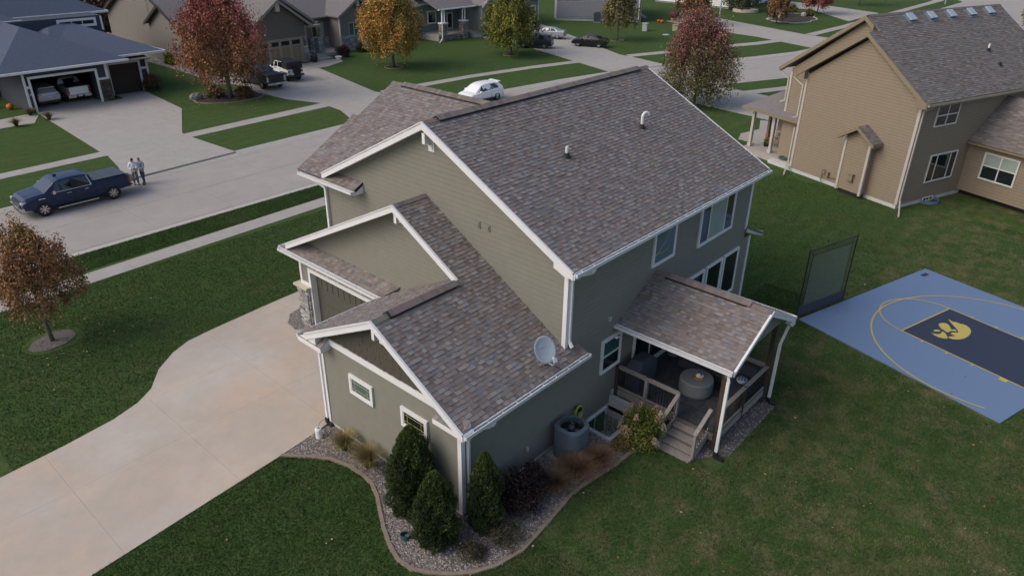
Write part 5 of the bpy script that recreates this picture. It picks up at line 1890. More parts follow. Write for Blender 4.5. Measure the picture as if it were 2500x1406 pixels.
# ================================================================== SPORTS COURT
cu = (Vector((39.04, 6.5)) - Vector((29.59, 9.15)))
cl = cu.length
cu.normalize()
cv = Vector((cu.y, -cu.x))
C0 = Vector((29.59, 9.15))
CT = thing('sports_court', 'blue backyard basketball court with a navy key and yellow lines', 'sports court', (C0.x, C0.y, 0), math.atan2(cu.y, cu.x))
CL, CW = cl, 8.63          # local: x along the near edge, y negative = away from the net
def to_local(x, y):
    d = Vector((x, y)) - C0
    return (d.dot(cu), -d.dot(cv))
MB().box(0, CL, -CW, 0, 0, .045).build('court_surface', 'court_blue', CT)
def lpoly(pts, z, m, name):
    P = [to_local(*p) for p in pts]
    return sheet(name, P, z, m, parent=CT)
kx0, ky0 = to_local(31.64, 5.43)
kx1, ky1 = to_local(35.25, 4.42)
ky = (ky0 + ky1) / 2
sheet('key', [(kx0, ky), (kx1, ky), (kx1, -CW + .02), (kx0, -CW + .02)], .050, 'court_navy', parent=CT)
def line(pts, w_, z=.054, name='court_line'):
    mb = MB()
    P = [Vector(p) for p in pts]
    V = []
    for i, p in enumerate(P):
        d = (P[min(i + 1, len(P) - 1)] - P[max(i - 1, 0)]).normalized()
        nrm = Vector((-d.y, d.x))
        V += [(p.x + nrm.x * w_ / 2, p.y + nrm.y * w_ / 2, z), (p.x - nrm.x * w_ / 2, p.y - nrm.y * w_ / 2, z)]
    F = [(2 * i, 2 * i + 1, 2 * i + 3, 2 * i + 2) for i in range(len(P) - 1)]
    return mb.add(V, F).build(name, 'court_yellow', CT)
line([(kx0, -CW + .03), (kx0, ky)], .06)
line([(kx1, -CW + .03), (kx1, ky)], .06)
line([(kx0 - .03, ky + .03), (kx1 + .03, ky + .03)], .06)
kc = (kx0 + kx1) / 2
kr = (kx1 - kx0) / 2
line([(kc + kr * math.cos(t), ky + .06 + kr * math.sin(t)) for t in np.linspace(0, math.pi, 33)], .055, .056)
al = to_local(28.68, 6.08)
ar = to_local(38.11, 3.39)
ra = (ar[0] - al[0]) / 2 * .985
ac_ = (ar[0] + al[0]) / 2
ay = to_local(32.2, 7.1)[1] - ra
line([(ac_ + ra * math.cos(t), ay + ra * math.sin(t)) for t in np.linspace(-.38, math.pi + .38, 49) if 0.02 < ac_ + ra * math.cos(t) < CL - .02], .065, .058)
for sx, xx in ((-1, kx0), (1, kx1)):
    for i, yy in enumerate((.95, 2.0, 3.05)):
        mb = MB().box(min(xx + sx * .03, xx + sx * .18), max(xx + sx * .03, xx + sx * .18), ky - yy - .03, ky - yy + .03, .050, .055)
        mb.build('court_line', 'court_yellow', CT)
    MB().box(min(xx + sx * .03, xx + sx * .22), max(xx + sx * .03, xx + sx * .22), ky - 4.4, ky - 4.12, .050, .055).build('court_line', 'court_yellow', CT)
sx_, sy_ = to_local(38.26, 6.32)
MB().box(sx_ - .25, sx_ + .22, sy_ - .12, sy_ + .10, .048, .052).build('court_plate', 'court_navy', CT)
LG = dict(
    wing=[(34.12, 4.24), (34.0, 3.99), (34.08, 3.92), (34.04, 3.84), (34.06, 3.79), (34.03, 3.71), (34.08, 3.63), (34.04, 3.48), (33.91, 3.32), (33.66, 3.21), (33.38, 3.18), (33.07, 3.2), (32.76, 3.28), (32.51, 3.43), (32.38, 3.6), (32.36, 3.75), (32.46, 3.82), (32.76, 3.6), (32.78, 3.82), (32.96, 3.79), (33.15, 3.59), (33.35, 3.67), (33.52, 3.8), (33.75, 3.98)],
    head=[(33.34, 4.43), (33.49, 4.39), (33.62, 4.29), (33.65, 4.17), (33.54, 4.05), (33.37, 3.96), (33.21, 3.89), (33.33, 3.76), (33.22, 3.66), (33.08, 3.87), (32.85, 3.92), (32.86, 4.03), (32.96, 4.12), (32.98, 4.22), (33.14, 4.33)],
    beak=[(32.34, 4.47), (32.31, 4.35), (32.38, 4.21), (32.53, 4.13), (32.77, 4.13), (32.73, 4.02), (32.55, 3.90), (32.29, 3.79), (32.18, 3.91), (32.12, 4.1), (32.18, 4.29)],
    beaktop=[(32.54, 4.43), (32.7, 4.42), (32.8, 4.32), (32.78, 4.19), (32.64, 4.24), (32.55, 4.36)])
for nm, pts in LG.items():
    lpoly(pts, .057, 'court_yellow', 'court_emblem')

# rebound net at the court edge
NT = thing('rebound_net', 'black framed rebound net standing at the corner of the blue court', 'sports net', (29.72, 9.32, 0), math.atan2(8.42 - 9.32, 32.85 - 29.72))
nl = math.hypot(8.42 - 9.32, 32.85 - 29.72)
for a, b in (((0, 0, 0), (0, 0, 3.25)), ((nl, 0, 0), (nl, 0, 3.25)), ((0, 0, 3.25), (nl, 0, 3.25)), ((0, 0, .04), (nl, 0, .04))):
    MB().tube([a, b], .03, 8).build('frame_tube', 'black_metal', NT)
mb = MB()
e = .28
def cellnet(mb, x0, x1, z0, z1, st, r):
    x = x0
    while x < x1:
        mb.beam((x, 0, z0), (x, 0, z1), r, r, upv=Vector((0, 1, 0)))
        x += st
    z = z0
    while z < z1:
        mb.beam((x0, 0, z), (x1, 0, z), r, r)
        z += st
cellnet(mb, e, nl - e, .55, 3.25 - e, .055, .011)
MT['net'] = mat('net', (.13, .16, .13), .8)
mb.build('netting', 'net', NT, kind='stuff')
MB().add([(e, 0, .55), (nl - e, 0, .55), (nl - e, 0, 3.25 - e), (e, 0, 3.25 - e)], [(0, 1, 2, 3)])
mb = MB()
for a, b in (((e, 0, .55), (e, 0, 3.25 - e)), ((nl - e, 0, .55), (nl - e, 0, 3.25 - e)), ((e, 0, 3.25 - e), (nl - e, 0, 3.25 - e))):
    mb.beam(a, b, .03, .015)
mb.build('net_hem', 'dark', NT)
mb = MB()
k = 0
while k < nl:
    mb.beam((k, 0, 3.25), (min(nl - e, max(e, k)), 0, 3.25 - e), .010, .010)
    k += .11
z = .3
while z < 3.2:
    mb.beam((0, 0, z), (e, 0, z + .05), .010, .010)
    mb.beam((nl, 0, z), (nl - e, 0, z + .05), .010, .010)
    z += .11
mb.build('bungee_cords', 'black_metal', NT)
MB().box(.02, nl - .02, -.012, .012, .06, .52).build('skirt', 'cover_navy', NT)
for x in (0, nl):
    MB().tube([(x, 0, .03), (x, .9, .03)], .025, 6).build('foot_tube', 'black_metal', NT)

# ================================================================== TAN HOUSE (local frame: x along the back wall, y towards the street)
TP = [(.190, .168, .155)] * 5 + [(.165, .142, .130)] * 4 + [(.178, .170, .170)] * 3 + [(.205, .185, .170)] * 2
TH = House('house', 'tan lap-sided two-storey house with grey-brown roof and five roof vents', (46.86, 10.33, 0), math.radians(-18.95), world=False, pal=TP)
TR = TH.root
def tp(name, mb, m, parent=None, **kw):
    return mb.build(name, m, parent or TR, **kw)
mb = MB()
mb.box(0, .9, 0, 8.24, .25, 6.5)
mb.prism([(0, 0, 6.5), (0, 8.24, 6.5), (0, 4.12, 9.45)], (.9, 0, 0))
mb.box(.9, 14.2, 0.0, 10.3, .25, 6.5)
mb.prism([(.9, 0, 6.5), (.9, 10.3, 6.5), (.9, 5.3, 10.2)], (13.3, 0, 0))
mb.box(6.0, 11, -7.5, 0, .35, 3.45)
mb.prism([(6.0, 0, 3.45), (11.2, 0, 3.45), (8.6, 0, 5.7)], (0, -7.5, 0))
tp('wall', mb, 'tan')
tp('foundation', MB().box(.02, 14.2, .02, 10.28, 0, .26).box(.03, .9, .03, 8.2, 0, .26), 'foundation')
tp('foundation', MB().box(6.4, 10.8, -7.2, 0, 0, .36), 'dark')
slt = .70
qt = math.sqrt(1 + slt ** 2)
FT = slope_frame((-.35, -.45, 6.48), (1, 0, 0), (0, 1, 0), slt)
PT1 = [[(0, 0), (1.1, 0), (1.1, 4.67 * qt), (0, 4.67 * qt)], [(1.1, 0), (14.75, 0), (14.75, 5.75 * qt), (1.1, 5.75 * qt)]]
rt1 = roof_slab(FT, PT1, .14, h=TH)
TH.shingles(FT, PT1, rt1, seed=31, expo=.145, wmin=.22, wmax=.5)
mb = MB()
mb.prism([(-.35, 4.22, 9.75), (.95, 4.22, 9.75), (.95, 8.9, 6.62), (-.35, 8.9, 6.62)], (0, 0, -.14))
mb.prism([(.55, 5.3, 10.505), (14.4, 5.3, 10.505), (14.4, 11.05, 6.55), (.55, 11.05, 6.55)], (0, 0, -.14))
tp('roof', mb, 'asphalt_roof_grey')
slw = .8
FWg = slope_frame((5.65, .0, 3.52), (0, -1, 0), (1, 0, 0), (6.0 - 3.52) / 2.95)
qw = math.sqrt(1 + FWg.v.z ** 2 / (1 - FWg.v.z ** 2))
PW_ = [[(.02, 0), (8, 0), (8, 2.95 * qw), (.02, 2.95 * qw)]]
rw_ = roof_slab(FWg, PW_, .12, h=TH)
TH.shingles(FWg, PW_, rw_, seed=32, expo=.145, wmin=.22, wmax=.5)
tp('roof', MB().prism([(8.6, 0, 6.0), (11.55, 0, 3.52), (11.55, -8, 3.52), (8.6, -8, 6.0)], (0, 0, -.12)), 'asphalt_roof_grey')
# fascias and rakes in tan
def trake(pts, out, hgt=.26, soff=.33, m='tan_trim'):
    out = Vector(out)
    mb = MB()
    for a, b in zip(pts[:-1], pts[1:]):
        a, b = Vector(a), Vector(b)
        mb.prism([a, b, b - Z * hgt, a - Z * hgt], out * .05)
        mb.prism([a - Z * (hgt - .02), b - Z * (hgt - .02), b - Z * (hgt - .02) - out * soff, a - Z * (hgt - .02) - out * soff], -Z * .02)
    return tp('rake_board', mb, m)
trake([(-.35, -.45, 6.46), (-.35, 4.22, 9.74), (-.35, 8.95, 6.58)], (-1, 0, 0))
trake([(.55, 4.6, 10.0), (.55, 5.3, 10.495), (.55, 11.1, 6.52)], (-1, 0, 0))
tp('fascia', MB().box(-.35, 14.4, -.49, -.45, 6.24, 6.45), 'tan_trim')
tp('soffit', MB().box(-.35, 14.4, -.45, 0, 6.26, 6.28), 'tan_trim')
tp('eave_box', MB().prism([(-.37, -.5, 6.44), (-.37, .25, 6.95), (-.37, .25, 6.3), (-.37, -.1, 6.12), (-.37, -.5, 6.2)], (.37, 0, 0)), 'tan_trim')
tp('eave_box', MB().prism([(-.37, 8.95, 6.52), (-.37, 8.2, 7.0), (-.37, 8.2, 6.3), (-.37, 8.95, 6.3)], (.37, 0, 0)), 'tan_trim')
gutter(TH, (-.33, -.49, 6.45), (14.4, -.49, 6.45), (0, -1, 0), col=(.36, .30, .22), hang=.9)
gutter(TH, (5.62, -8, 3.50), (5.62, -.1, 3.50), (-1, 0, 0), col=(.22, .17, .11), hang=.9)
# siding
ft0 = Frame((0, 8.24, 0), (0, -1, 0), Z, (-1, 0, 0))
TH.planks(ft0, [[(.1, .3), (8.14, .3), (8.14, 6.45), (4.12, 9.35), (.1, 6.45)]], None, seed=41, length=3.66, t0=.3, gap=.013)
ft1 = Frame((.9, 10.3, 0), (0, -1, 0), Z, (-1, 0, 0))
TH.planks(ft1, [[(.1, 3.0), (2.03, 3.0), (2.03, 6.5), (.1, 6.5)], [(.1, 6.5), (6.0, 6.5), (6.0, 9.4), (5.0, 10.1)]], None, seed=42, length=3.66, t0=3.0, gap=.013)
ft2 = Frame((0, 0, 0), (1, 0, 0), Z, (0, -1, 0))
TH.planks(ft2, [[(.1, .3), (6.0, .3), (6.0, 6.25), (.1, 6.25)], [(6.0, 3.5), (14.1, 3.5), (14.1, 6.25), (6.0, 6.25)]], None, seed=43, length=3.66, t0=.3, gap=.013)
ft3 = Frame((6.0, 0, 0), (0, -1, 0), Z, (-1, 0, 0))
TH.planks(ft3, [[(0, .35), (7.5, .35), (7.5, 3.42), (0, 3.42)]], None, seed=44, length=3.66, t0=.35, gap=.013)
# chimney-like bump with its little gable
cb0, cb1 = 2.2, 3.98
tp('chase', MB().box(-.55, 0, cb0, cb1, .28, 3.62).prism([(-.55, cb0, 3.62), (-.55, cb1, 3.62), (-.55, 3.09, 4.22)], (.55, 0, 0)), 'tan')
fch = Frame((-.55, cb1, 0), (0, -1, 0), Z, (-1, 0, 0))
TH.planks(fch, [[(.1, .3), (1.68, .3), (1.68, 3.6), (.89, 4.1), (.1, 3.6)]], None, seed=45, length=60, t0=.3, gap=.013)
tp('roof', MB().prism([(-.92, 3.09, 4.45), (0, 3.09, 4.45), (0, 1.80, 3.62), (-.92, 1.80, 3.62)], (0, 0, -.10)), 'asphalt_roof_grey')
tp('roof', MB().prism([(-.92, 3.09, 4.45), (0, 3.09, 4.45), (0, 4.38, 3.62), (-.92, 4.38, 3.62)], (0, 0, -.10)), 'asphalt_roof_grey')
fcs = slope_frame((-.92, 1.80, 3.63), (1, 0, 0), (0, 1, 0), .83 / 1.29)
TH.shingles(fcs, [[(0, 0), (.9, 0), (.9, 1.52), (0, 1.52)]], rt1, seed=46, expo=.145, wmin=.15, wmax=.35)
trake([(-.92, 1.78, 3.60), (-.92, 3.09, 4.44), (-.92, 4.40, 3.60)], (-1, 0, 0), hgt=.2, soff=.37)
tp('fascia', MB().box(-.92, 0, 1.76, 1.80, 3.40, 3.60), 'tan_trim')
tp('foundation', MB().box(-.45, 0, cb0 + .1, cb1 - .1, 0, .29), 'dark')
tp('vent_hood', MB().box(-.72, -.56, 2.85, 3.15, 1.05, 1.40).box(-.76, -.56, 2.80, 3.20, 1.40, 1.45).box(-.76, -.56, 2.82, 3.18, 1.0, 1.04), 'tan_trim')
def tcorner(x, y, z0, z1, sx, sy, w_=.12, m='cream'):
    mb = MB()
    mb.box(min(x, x + sx * .045), max(x, x + sx * .045), min(y, y - sy * w_), max(y, y - sy * w_), z0, z1)
    mb.box(min(x + sx * .045, x - sx * w_), max(x + sx * .045, x - sx * w_), min(y, y + sy * .045), max(y, y + sy * .045), z0, z1)
    tp('corner_board', mb, m)
tcorner(0, 0, .28, 6.2, -1, -1)
tcorner(0, 8.24, .28, 6.3, -1, 1)
tcorner(.9, 10.3, 3.2, 6.3, -1, 1)
tcorner(-.55, cb0, .2, 3.55, -1, -1, .11)
tcorner(-.55, cb1, .2, 3.55, -1, 1, .11)
def tds(*pts):
    return downspout(TH, [Vector(p) for p in pts], mats='cream')
tds((.35, -.55, 6.36), (.2, -.3, 6.1), (.12, -.1, 6.0), (.10, -.1, .55), (.02, -.2, .35), (-1.25, -1.1, .12))
tds((-.3, 9.05, 6.3), (-.12, 8.6, 5.95), (-.10, 8.36, 5.85), (-.10, 8.36, 3.78), (-.25, 8.6, 3.68))
tds((-.08, 8.40, 3.0), (-.08, 8.40, .6), (-.12, 8.45, .4), (-1.35, 7.55, .12))
tds((.62, 11.1, 6.3), (.80, 10.6, 5.95), (.84, 10.42, 5.8), (.84, 10.42, 4.35), (.7, 10.7, 4.2))
W(TH, ft2, 1.55, 3.70, 4.84, 6.15, splits=(2.62,), hsplit=(5.50,), cas=.05, casmat='vinyl')
W(TH, ft2, 2.15, 4.85, 1.32, 3.07, splits=(2.85, 4.18), cas=.05, casmat='vinyl')
W(TH, ft3, 1.10, 3.22, 1.38, 3.05, splits=(2.16,), hsplit=(2.25,), cas=.06, casmat='vinyl', panes=['glass', 'glass_blind', 'glass', 'glass_blind'])
# basement window with its corrugated well
W(TH, ft2, 2.55, 3.55, .02, .30, splits=(2.9, 3.2), cas=.03, casmat='vinyl', depth=.06)
mb = MB()
wellp = [(2.35 + .7 - .7 * math.cos(t), -.06 - .62 * math.sin(t)) for t in np.linspace(0, math.pi, 13)]
V = [(x, y, z) for z in (0, .07, .14, .2) for x, y in wellp]
F = [(r_ * 13 + i, r_ * 13 + i + 1, (r_ + 1) * 13 + i + 1, (r_ + 1) * 13 + i) for r_ in range(3) for i in range(12)]
mb.add(V, F, (.12, .17, .28))
for z in (.05, .12, .19):
    mb.tube([(x, y, z) for x, y in wellp], .015, 5, (.14, .20, .32))
tp('window_well', mb, 'attr')
# roof vents and pipes
FTn = FT.n
for i, x in enumerate((4.15, 6.20, 8.25, 10.4, 12.45)):
    c = FT.p(x + .35, 5.3 * qt)
    u, v, n_ = FT.u, FT.v, FT.n
    ff = Frame(c, u, v, n_)
    mb = MB()
    ff.box(mb, -.36, .36, -.40, .36, .012, .03, (.16, .22, .27))
    ff.box(mb, -.25, .25, -.24, .26, .03, .14, (.13, .18, .22))
    ff.box(mb, -.29, .29, -.30, .28, .14, .20, (.34, .42, .48))
    tp('roof_vent', mb, 'attr')
for x, y, hgt in ((8.95, 2.2, .42), (8.85, 1.2, 0)):
    z = 6.48 + (y + .45) * slt
    tp('pipe_boot', MB().lathe([(.17, 0), (.09, .08), (.08, .14)], (x, y, z + .02), 12, axis=tuple((FTn + Z).normalized())), 'dark')
    if hgt:
        tp('vent_pipe', MB().tube([(x, y, z), (x, y, z + hgt)], .06, 10), 'white_pvc')
ridge(TH, FT.p(1.1, 5.75 * qt) + Z * .005, FT.p(14.75, 5.75 * qt) + Z * .005, (0, 1, 0), slt, rt1, None, seed=8)
# meters and spigot on the wall
mb = MB().blob((-.12, 5.35, .75), (.12, .10, .14), n=8).tube([(-.1, 5.55, .1), (-.1, 5.55, .9), (-.1, 5.35, .95)], .03, 6).tube([(-.12, 5.2, .6), (-.12, 4.5, .6)], .03, 6)
mb.box(-.2, -.03, 5.0, 5.2, .55, .85)
tp('gas_meter', mb, 'tan_trim')
# front porch
tp('porch_floor', MB().box(.35, 6.5, 10.32, 13.2, 0, .4).box(.35, .89, 8.30, 10.32, 0, .4), 'concrete')
for y in (13.0, 11.05):
    mb = MB().box(.85, 1.05, y - .1, y + .1, .4, 3.15).box(.80, 1.10, y - .15, y + .15, .4, .62).box(.80, 1.10, y - .15, y + .15, 3.0, 3.15)
    tp('porch_column', mb, 'cream')
tp('porch_column', MB().box(2.6, 2.8, 12.9, 13.1, .4, 3.15), 'tan_trim')
tp('porch_column', MB().box(.66, .84, 8.5, 8.68, .4, 3.1), 'cream')
mb = MB()
mb.prism([(.45, 8.30, 3.30), (.45, 13.75, 3.30), (2.3, 11.9, 4.55), (2.3, 10.31, 4.55), (.88, 10.31, 3.60), (.88, 8.30, 3.60)], (0, 0, -.1))
mb.prism([(.45, 13.75, 3.30), (6.8, 13.75, 3.30), (6.8, 11.9, 4.55), (2.3, 11.9, 4.55)], (0, 0, -.1))
mb.prism([(2.3, 11.9, 4.55), (6.8, 11.9, 4.55), (6.8, 10.31, 4.9), (2.3, 10.31, 4.9)], (0, 0, -.1))
tp('porch_roof', mb, 'asphalt_roof_grey')
tp('fascia', MB().box(.40, .45, 8.27, 13.8, 3.10, 3.29), 'tan_trim')
tp('fascia', MB().box(.45, .88, 8.25, 8.30, 3.10, 3.29), 'tan_trim')
tp('fascia', MB().box(.45, 6.8, 13.75, 13.8, 3.10, 3.29), 'tan_trim')
tp('soffit', MB().box(.45, 6.8, 10.35, 13.75, 3.12, 3.14), 'tan_trim')
pr = tp('stone_wall', MB().box(2.3, 6.2, 11.6, 11.9, .4, 1.6, (.2, .17, .14)).box(2.3, 2.5, 10.35, 11.6, .4, 1.6, (.2, .17, .14)), 'stone')
rnd = random.Random(14)
BS = [(.20, .16, .12), (.26, .21, .16), (.15, .12, .09), (.30, .25, .19)]
stones(Frame((2.3, 11.9, 0), (0, -1, 0), Z, (-1, 0, 0)), 0, 1.5, .42, 1.58, pr, rnd, pal=BS, rh=(.10, .18), rw=(.2, .5))
tp('porch_wall', MB().box(2.32, 6.2, 10.35, 11.9, 1.6, 3.12), 'tan')
tp('wall_cap', MB().box(2.22, 6.2, 10.35, 12.0, 1.6, 1.68), 'cream')
oldroot = TH.root
L = TH.lists['plank']
wr = [o for o in TR.children if o.name.startswith('wall')][0]
L[:] = [(a, wr) for a, b in L]
TH.finish('plank', 'tan', 290)
TH.finish('shingle', 'shingle', 0)
TRM = Matrix.Translation((46.86, 10.33, 0)) @ Matrix.Rotation(math.radians(-18.95), 4, 'Z')
def tw(x, y, z=0):
    return tuple(TRM @ Vector((x, y, z)))
def pumpkin(label, loc, r=.2, group=None):
    t = thing('pumpkin', label, 'pumpkin', loc, 0, group)
    V, F = [], []
    n_, k_ = 24, 8
    for i in range(k_ + 1):
        ph = math.pi * i / k_
        for k in range(n_):
            a = 2 * math.pi * k / n_
            rr = r * math.sin(ph) * (1 - .10 * abs(math.cos(a * 4)))
            V.append((rr * math.cos(a), rr * math.sin(a), r * .8 - r * .8 * math.cos(ph)))
    F = [(i * n_ + k, i * n_ + (k + 1) % n_, (i + 1) * n_ + (k + 1) % n_, (i + 1) * n_ + k) for i in range(k_) for k in range(n_)]
    MB().add(V, F, (.62, .13, .015)).build('shell', 'attr', t, smooth=True)
    MB().tube([(0, 0, r * 1.5), (.01, .0, r * 1.75), (.04, 0, r * 1.95)], [.03, .02, .018], 6, (.10, .09, .03)).build('stalk', 'attr', t)
    return t
pumpkin('orange pumpkin in the planting spot by the tan house porch', (56.3, 22.75, .03), .30)
coil('porch_hose', 'green garden hose heaped on the tan house porch floor', tw(.62, 9.4, .42), .34, .02, 4, (.015, .11, .10), 'z', seed=8, wob=.08)
sk = thing('flower_planter', 'black and yellow planter by the tan house stone pier', 'planter', tw(1.9, 12.3, .4))
MB().lathe([(.16, 0), (.22, .3), (.2, .3)], n=14).build('pot', 'dark', sk)
mb = MB()
for i in range(40):
    mb.blob((rnd.uniform(-.2, .2), rnd.uniform(-.2, .2), rnd.uniform(.3, .65)), .05, rnd.choice([(.3, .25, .05), (.03, .05, .02), (.10, .12, .04)]), n=4)
mb.build('flowers', 'attr', sk)
hz = thing('ground_hose', 'thin green hose trailing on the grass by the tan foundation', 'hose', tw(0, 7.8))
mb = MB()
pts = [(-.15, .4, .3), (-.25, .1, .05), (-.5, -.4, .03), (-.9, -1.2, .03), (-.95, -1.9, .03), (-.6, -2.4, .04), (-.2, -2.7, .3)]
R3 = Matrix.Rotation(math.radians(-18.95), 3, 'Z')
mb.tube([tuple(R3 @ Vector(p)) for p in pts], .015, 6, (.03, .12, .09))
mb.build('hose_line', 'attr', hz)

# ================================================================== FAR HOUSES
def lap_mesh(mb, fr, P, expo=.2, th=.05, gap=.02, col=None):
    t = min(p[1] for p in P)
    t1 = max(p[1] for p in P)
    while t < t1 - .02:
        Q = clean(clip(clip(P, 0, 1, t), 0, -1, -(t + expo - gap)))
        if len(Q) >= 3:
            V, F, c, ce = piece(fr, Q, lambda q, t=t: th + (.004 - th) * min(1, (q - t) / expo))
            mb.add(V, F)
        t += expo
MT['blue_siding'] = mat('blue_siding', (.040, .050, .072), .75, (3, .1))
MT['brown_siding'] = mat('brown_siding', (.135, .115, .095), .8, (3, .1))
MT['taupe_siding'] = mat('taupe_siding', (.175, .160, .145), .8, (3, .1))
MT['slate_siding'] = mat('slate_siding', (.175, .215, .215), .8, (3, .1))
MT['grey_siding'] = mat('grey_siding', (.215, .225, .245), .8, (3, .1))
MT['brown_trim'] = mat('brown_trim', (.25, .22, .19), .7, (3, .1))
MT['door_brown'] = mat('door_brown', (.030, .020, .017), .6, (4, .2))
MT['garage_tan'] = mat('garage_tan', (.21, .165, .09), .7, (6, .15))

# ---- navy house
NV = House('house', 'navy blue house with open three-bay garage across the street', (24, 73, 0))
def nv(name, mb, m, parent=None, **k):
    return NV.part(name, mb, m, parent, **k)
nv('wall', MB().box(19.30, 19.56, 71.6, 79, 0, 3.2), 'blue_siding')
nv('wall', MB().box(19.56, 25.14, 71.6, 71.85, 2.82, 3.2), 'blue_siding')
nv('wall', MB().box(25.14, 26.1, 71.6, 73.4, 0, 3.2).box(26.1, 26.85, 73.42, 73.7, 0, 3.2).box(26.85, 29.62, 73.42, 73.7, 2.75, 3.2).box(29.62, 30.4, 73.42, 82, 0, 3.2), 'blue_siding')
nv('wall', MB().box(19.56, 30.2, 79, 79.2, 0, 3.2), 'dark')
nv('wall', MB().box(12, 30.4, 82, 93, 0, 6.0), 'blue_siding')
nv('garage_floor', MB().box(19.56, 26.2, 71.6, 79, -.02, .028), 'concrete')
nv('ceiling', MB().box(19.5, 30.2, 71.9, 79, 3.12, 3.2), 'brown_siding')
def hip(pts_low, ridge_a, ridge_b, th=.14):
    a, b, c, d = [Vector(p) for p in pts_low]      # front-left, front-right, back-right, back-left
    ra, rb = Vector(ridge_a), Vector(ridge_b)
    mb = MB()
    for P in ((a, b, rb, ra), (b, c, rb), (c, d, ra, rb), (d, a, ra)):
        mb.add(P, [tuple(range(len(P)))])
        mb.add([p - Z * th for p in P], [tuple(range(len(P)))[::-1]])
    for p, q in ((a, b), (b, c), (c, d), (d, a)):
        mb.add([p - Z * th, q - Z * th, q, p], [(0, 1, 2, 3)])
    return mb
nv('roof', hip([(17.3, 70.9, 3.52), (27.8, 70.9, 3.52), (27.8, 84, 3.52), (17.3, 84, 3.52)], (21.8, 77.5, 6.1), (21.9, 84, 6.1)), 'asphalt_roof_blue')
nv('roof', hip([(22, 72.75, 3.55), (32.0, 72.75, 3.55), (32.0, 86, 3.55), (22, 86, 3.55)], (25.2, 81, 5.45), (27.5, 82.5, 5.6)), 'asphalt_roof_blue')
nv('roof', hip([(10, 84.9, 6.0), (32.3, 84.9, 6.0), (32.3, 95, 6.0), (10, 95, 6.0)], (16, 90, 9.2), (26, 90, 9.2)), 'asphalt_roof_blue')
nv('roof', hip([(9, 82.8, 6.0), (23.6, 82.8, 6.0), (23.6, 92, 6.0), (9, 92, 6.0)], (15, 88, 8.4), (18, 88, 8.4)), 'asphalt_roof_blue')
nv('wall', MB().box(11, 22.6, 83.4, 85, 3.2, 6.0), 'blue_siding')
for a, b, y, z in ((17.3, 27.8, 70.9, 3.40), (27.3, 32.0, 72.75, 3.43), (9, 23.6, 82.8, 5.9), (23.2, 32.3, 84.9, 5.9)):
    nv('gutter', MB().box(a, b, y - .14, y - .005, z - .04, z + .14), 'trim')
for a, y0, y1, z in ((32.0, 72.75, 82, 3.43), (17.3, 70.9, 82, 3.40), (32.3, 84.9, 95, 5.9)):
    nv('gutter', MB().box(a + .002, a + .13, y0, y1, z - .04, z + .12), 'trim')
mbt = [(19.24, 19.42, 71.54, 71.6, .1, 3.2), (19.42, 19.62, 71.54, 71.6, 2.0, 2.2), (19.62, 19.80, 71.52, 71.6, .03, 2.95), (24.98, 25.18, 71.52, 71.6, .03, 2.95), (19.80, 24.98, 71.52, 71.6, 2.76, 2.96), (25.18, 26.06, 71.54, 71.6, 1.9, 2.1), (25.86, 26.08, 71.54, 71.6, 2.1, 3.2), (26.72, 26.88, 73.34, 73.42, .03, 2.85), (29.56, 29.74, 73.34, 73.42, .03, 2.9), (26.72, 29.74, 73.345, 73.42, 2.72, 2.9), (29.74, 30.3, 73.36, 73.42, 2.0, 2.2), (30.26, 30.44, 73.34, 73.42, .6, 3.2)]
for q in mbt:
    nv('trim_board', MB().box(*q), 'trim')
nv('corner_board', MB().box(30.3, 30.46, 81.9, 82.0, 4.6, 5.9), 'trim')
nv('garage_door', MB().box(26.88, 29.56, 73.44, 73.5, .03, 2.2).box(26.88, 29.56, 73.46, 73.5, 2.2, 2.72), 'door_brown')
pn = nv('stone_pier', MB().box(25.2, 26.1, 71.40, 71.6, .02, 1.9, (.06, .052, .045)), 'stone')
DS = [(.075, .064, .052), (.05, .045, .04), (.095, .08, .06), (.06, .05, .045)]
stones(Frame((25.2, 71.40, 0), (1, 0, 0), Z, (0, -1, 0)), 0, .9, .02, 1.9, pn, rnd, pal=DS, rh=(.10, .2), rw=(.2, .45))
pn2 = nv('stone_pier', MB().box(19.42, 19.62, 71.5, 71.6, .02, 2.0, (.06, .052, .045)), 'stone')
nv('house_number', MB().box(19.46, 19.60, 71.47, 71.5, 1.45, 1.6), 'cream')
fn = Frame((0, 83.4, 0), (1, 0, 0), Z, (0, -1, 0))
W(NV, fn, 18.3, 21.9, 4.3, 5.75, splits=(19.6, 20.9), cas=.2)
fn2 = Frame((0, 82, 0), (1, 0, 0), Z, (0, -1, 0))
W(NV, fn2, 26.3, 29.9, 5.05, 5.85, splits=(27.6, 28.6), cas=.2)
W(NV, fn2, 13, 15, 4.6, 5.8, cas=.15)
mb = MB()
lap_mesh(mb, fn2, [(22.6, 3.2), (30.3, 3.2), (30.3, 5.9), (22.6, 5.9)])
NV.part('siding_boards', mb, 'blue_siding', kind='stuff')
pumpkin('upper orange pumpkin on the navy house steps', (17.75, 75.6, .17), .28)
pumpkin('lower orange pumpkin beside the navy house wall', (18.5, 74.3, .02), .30)

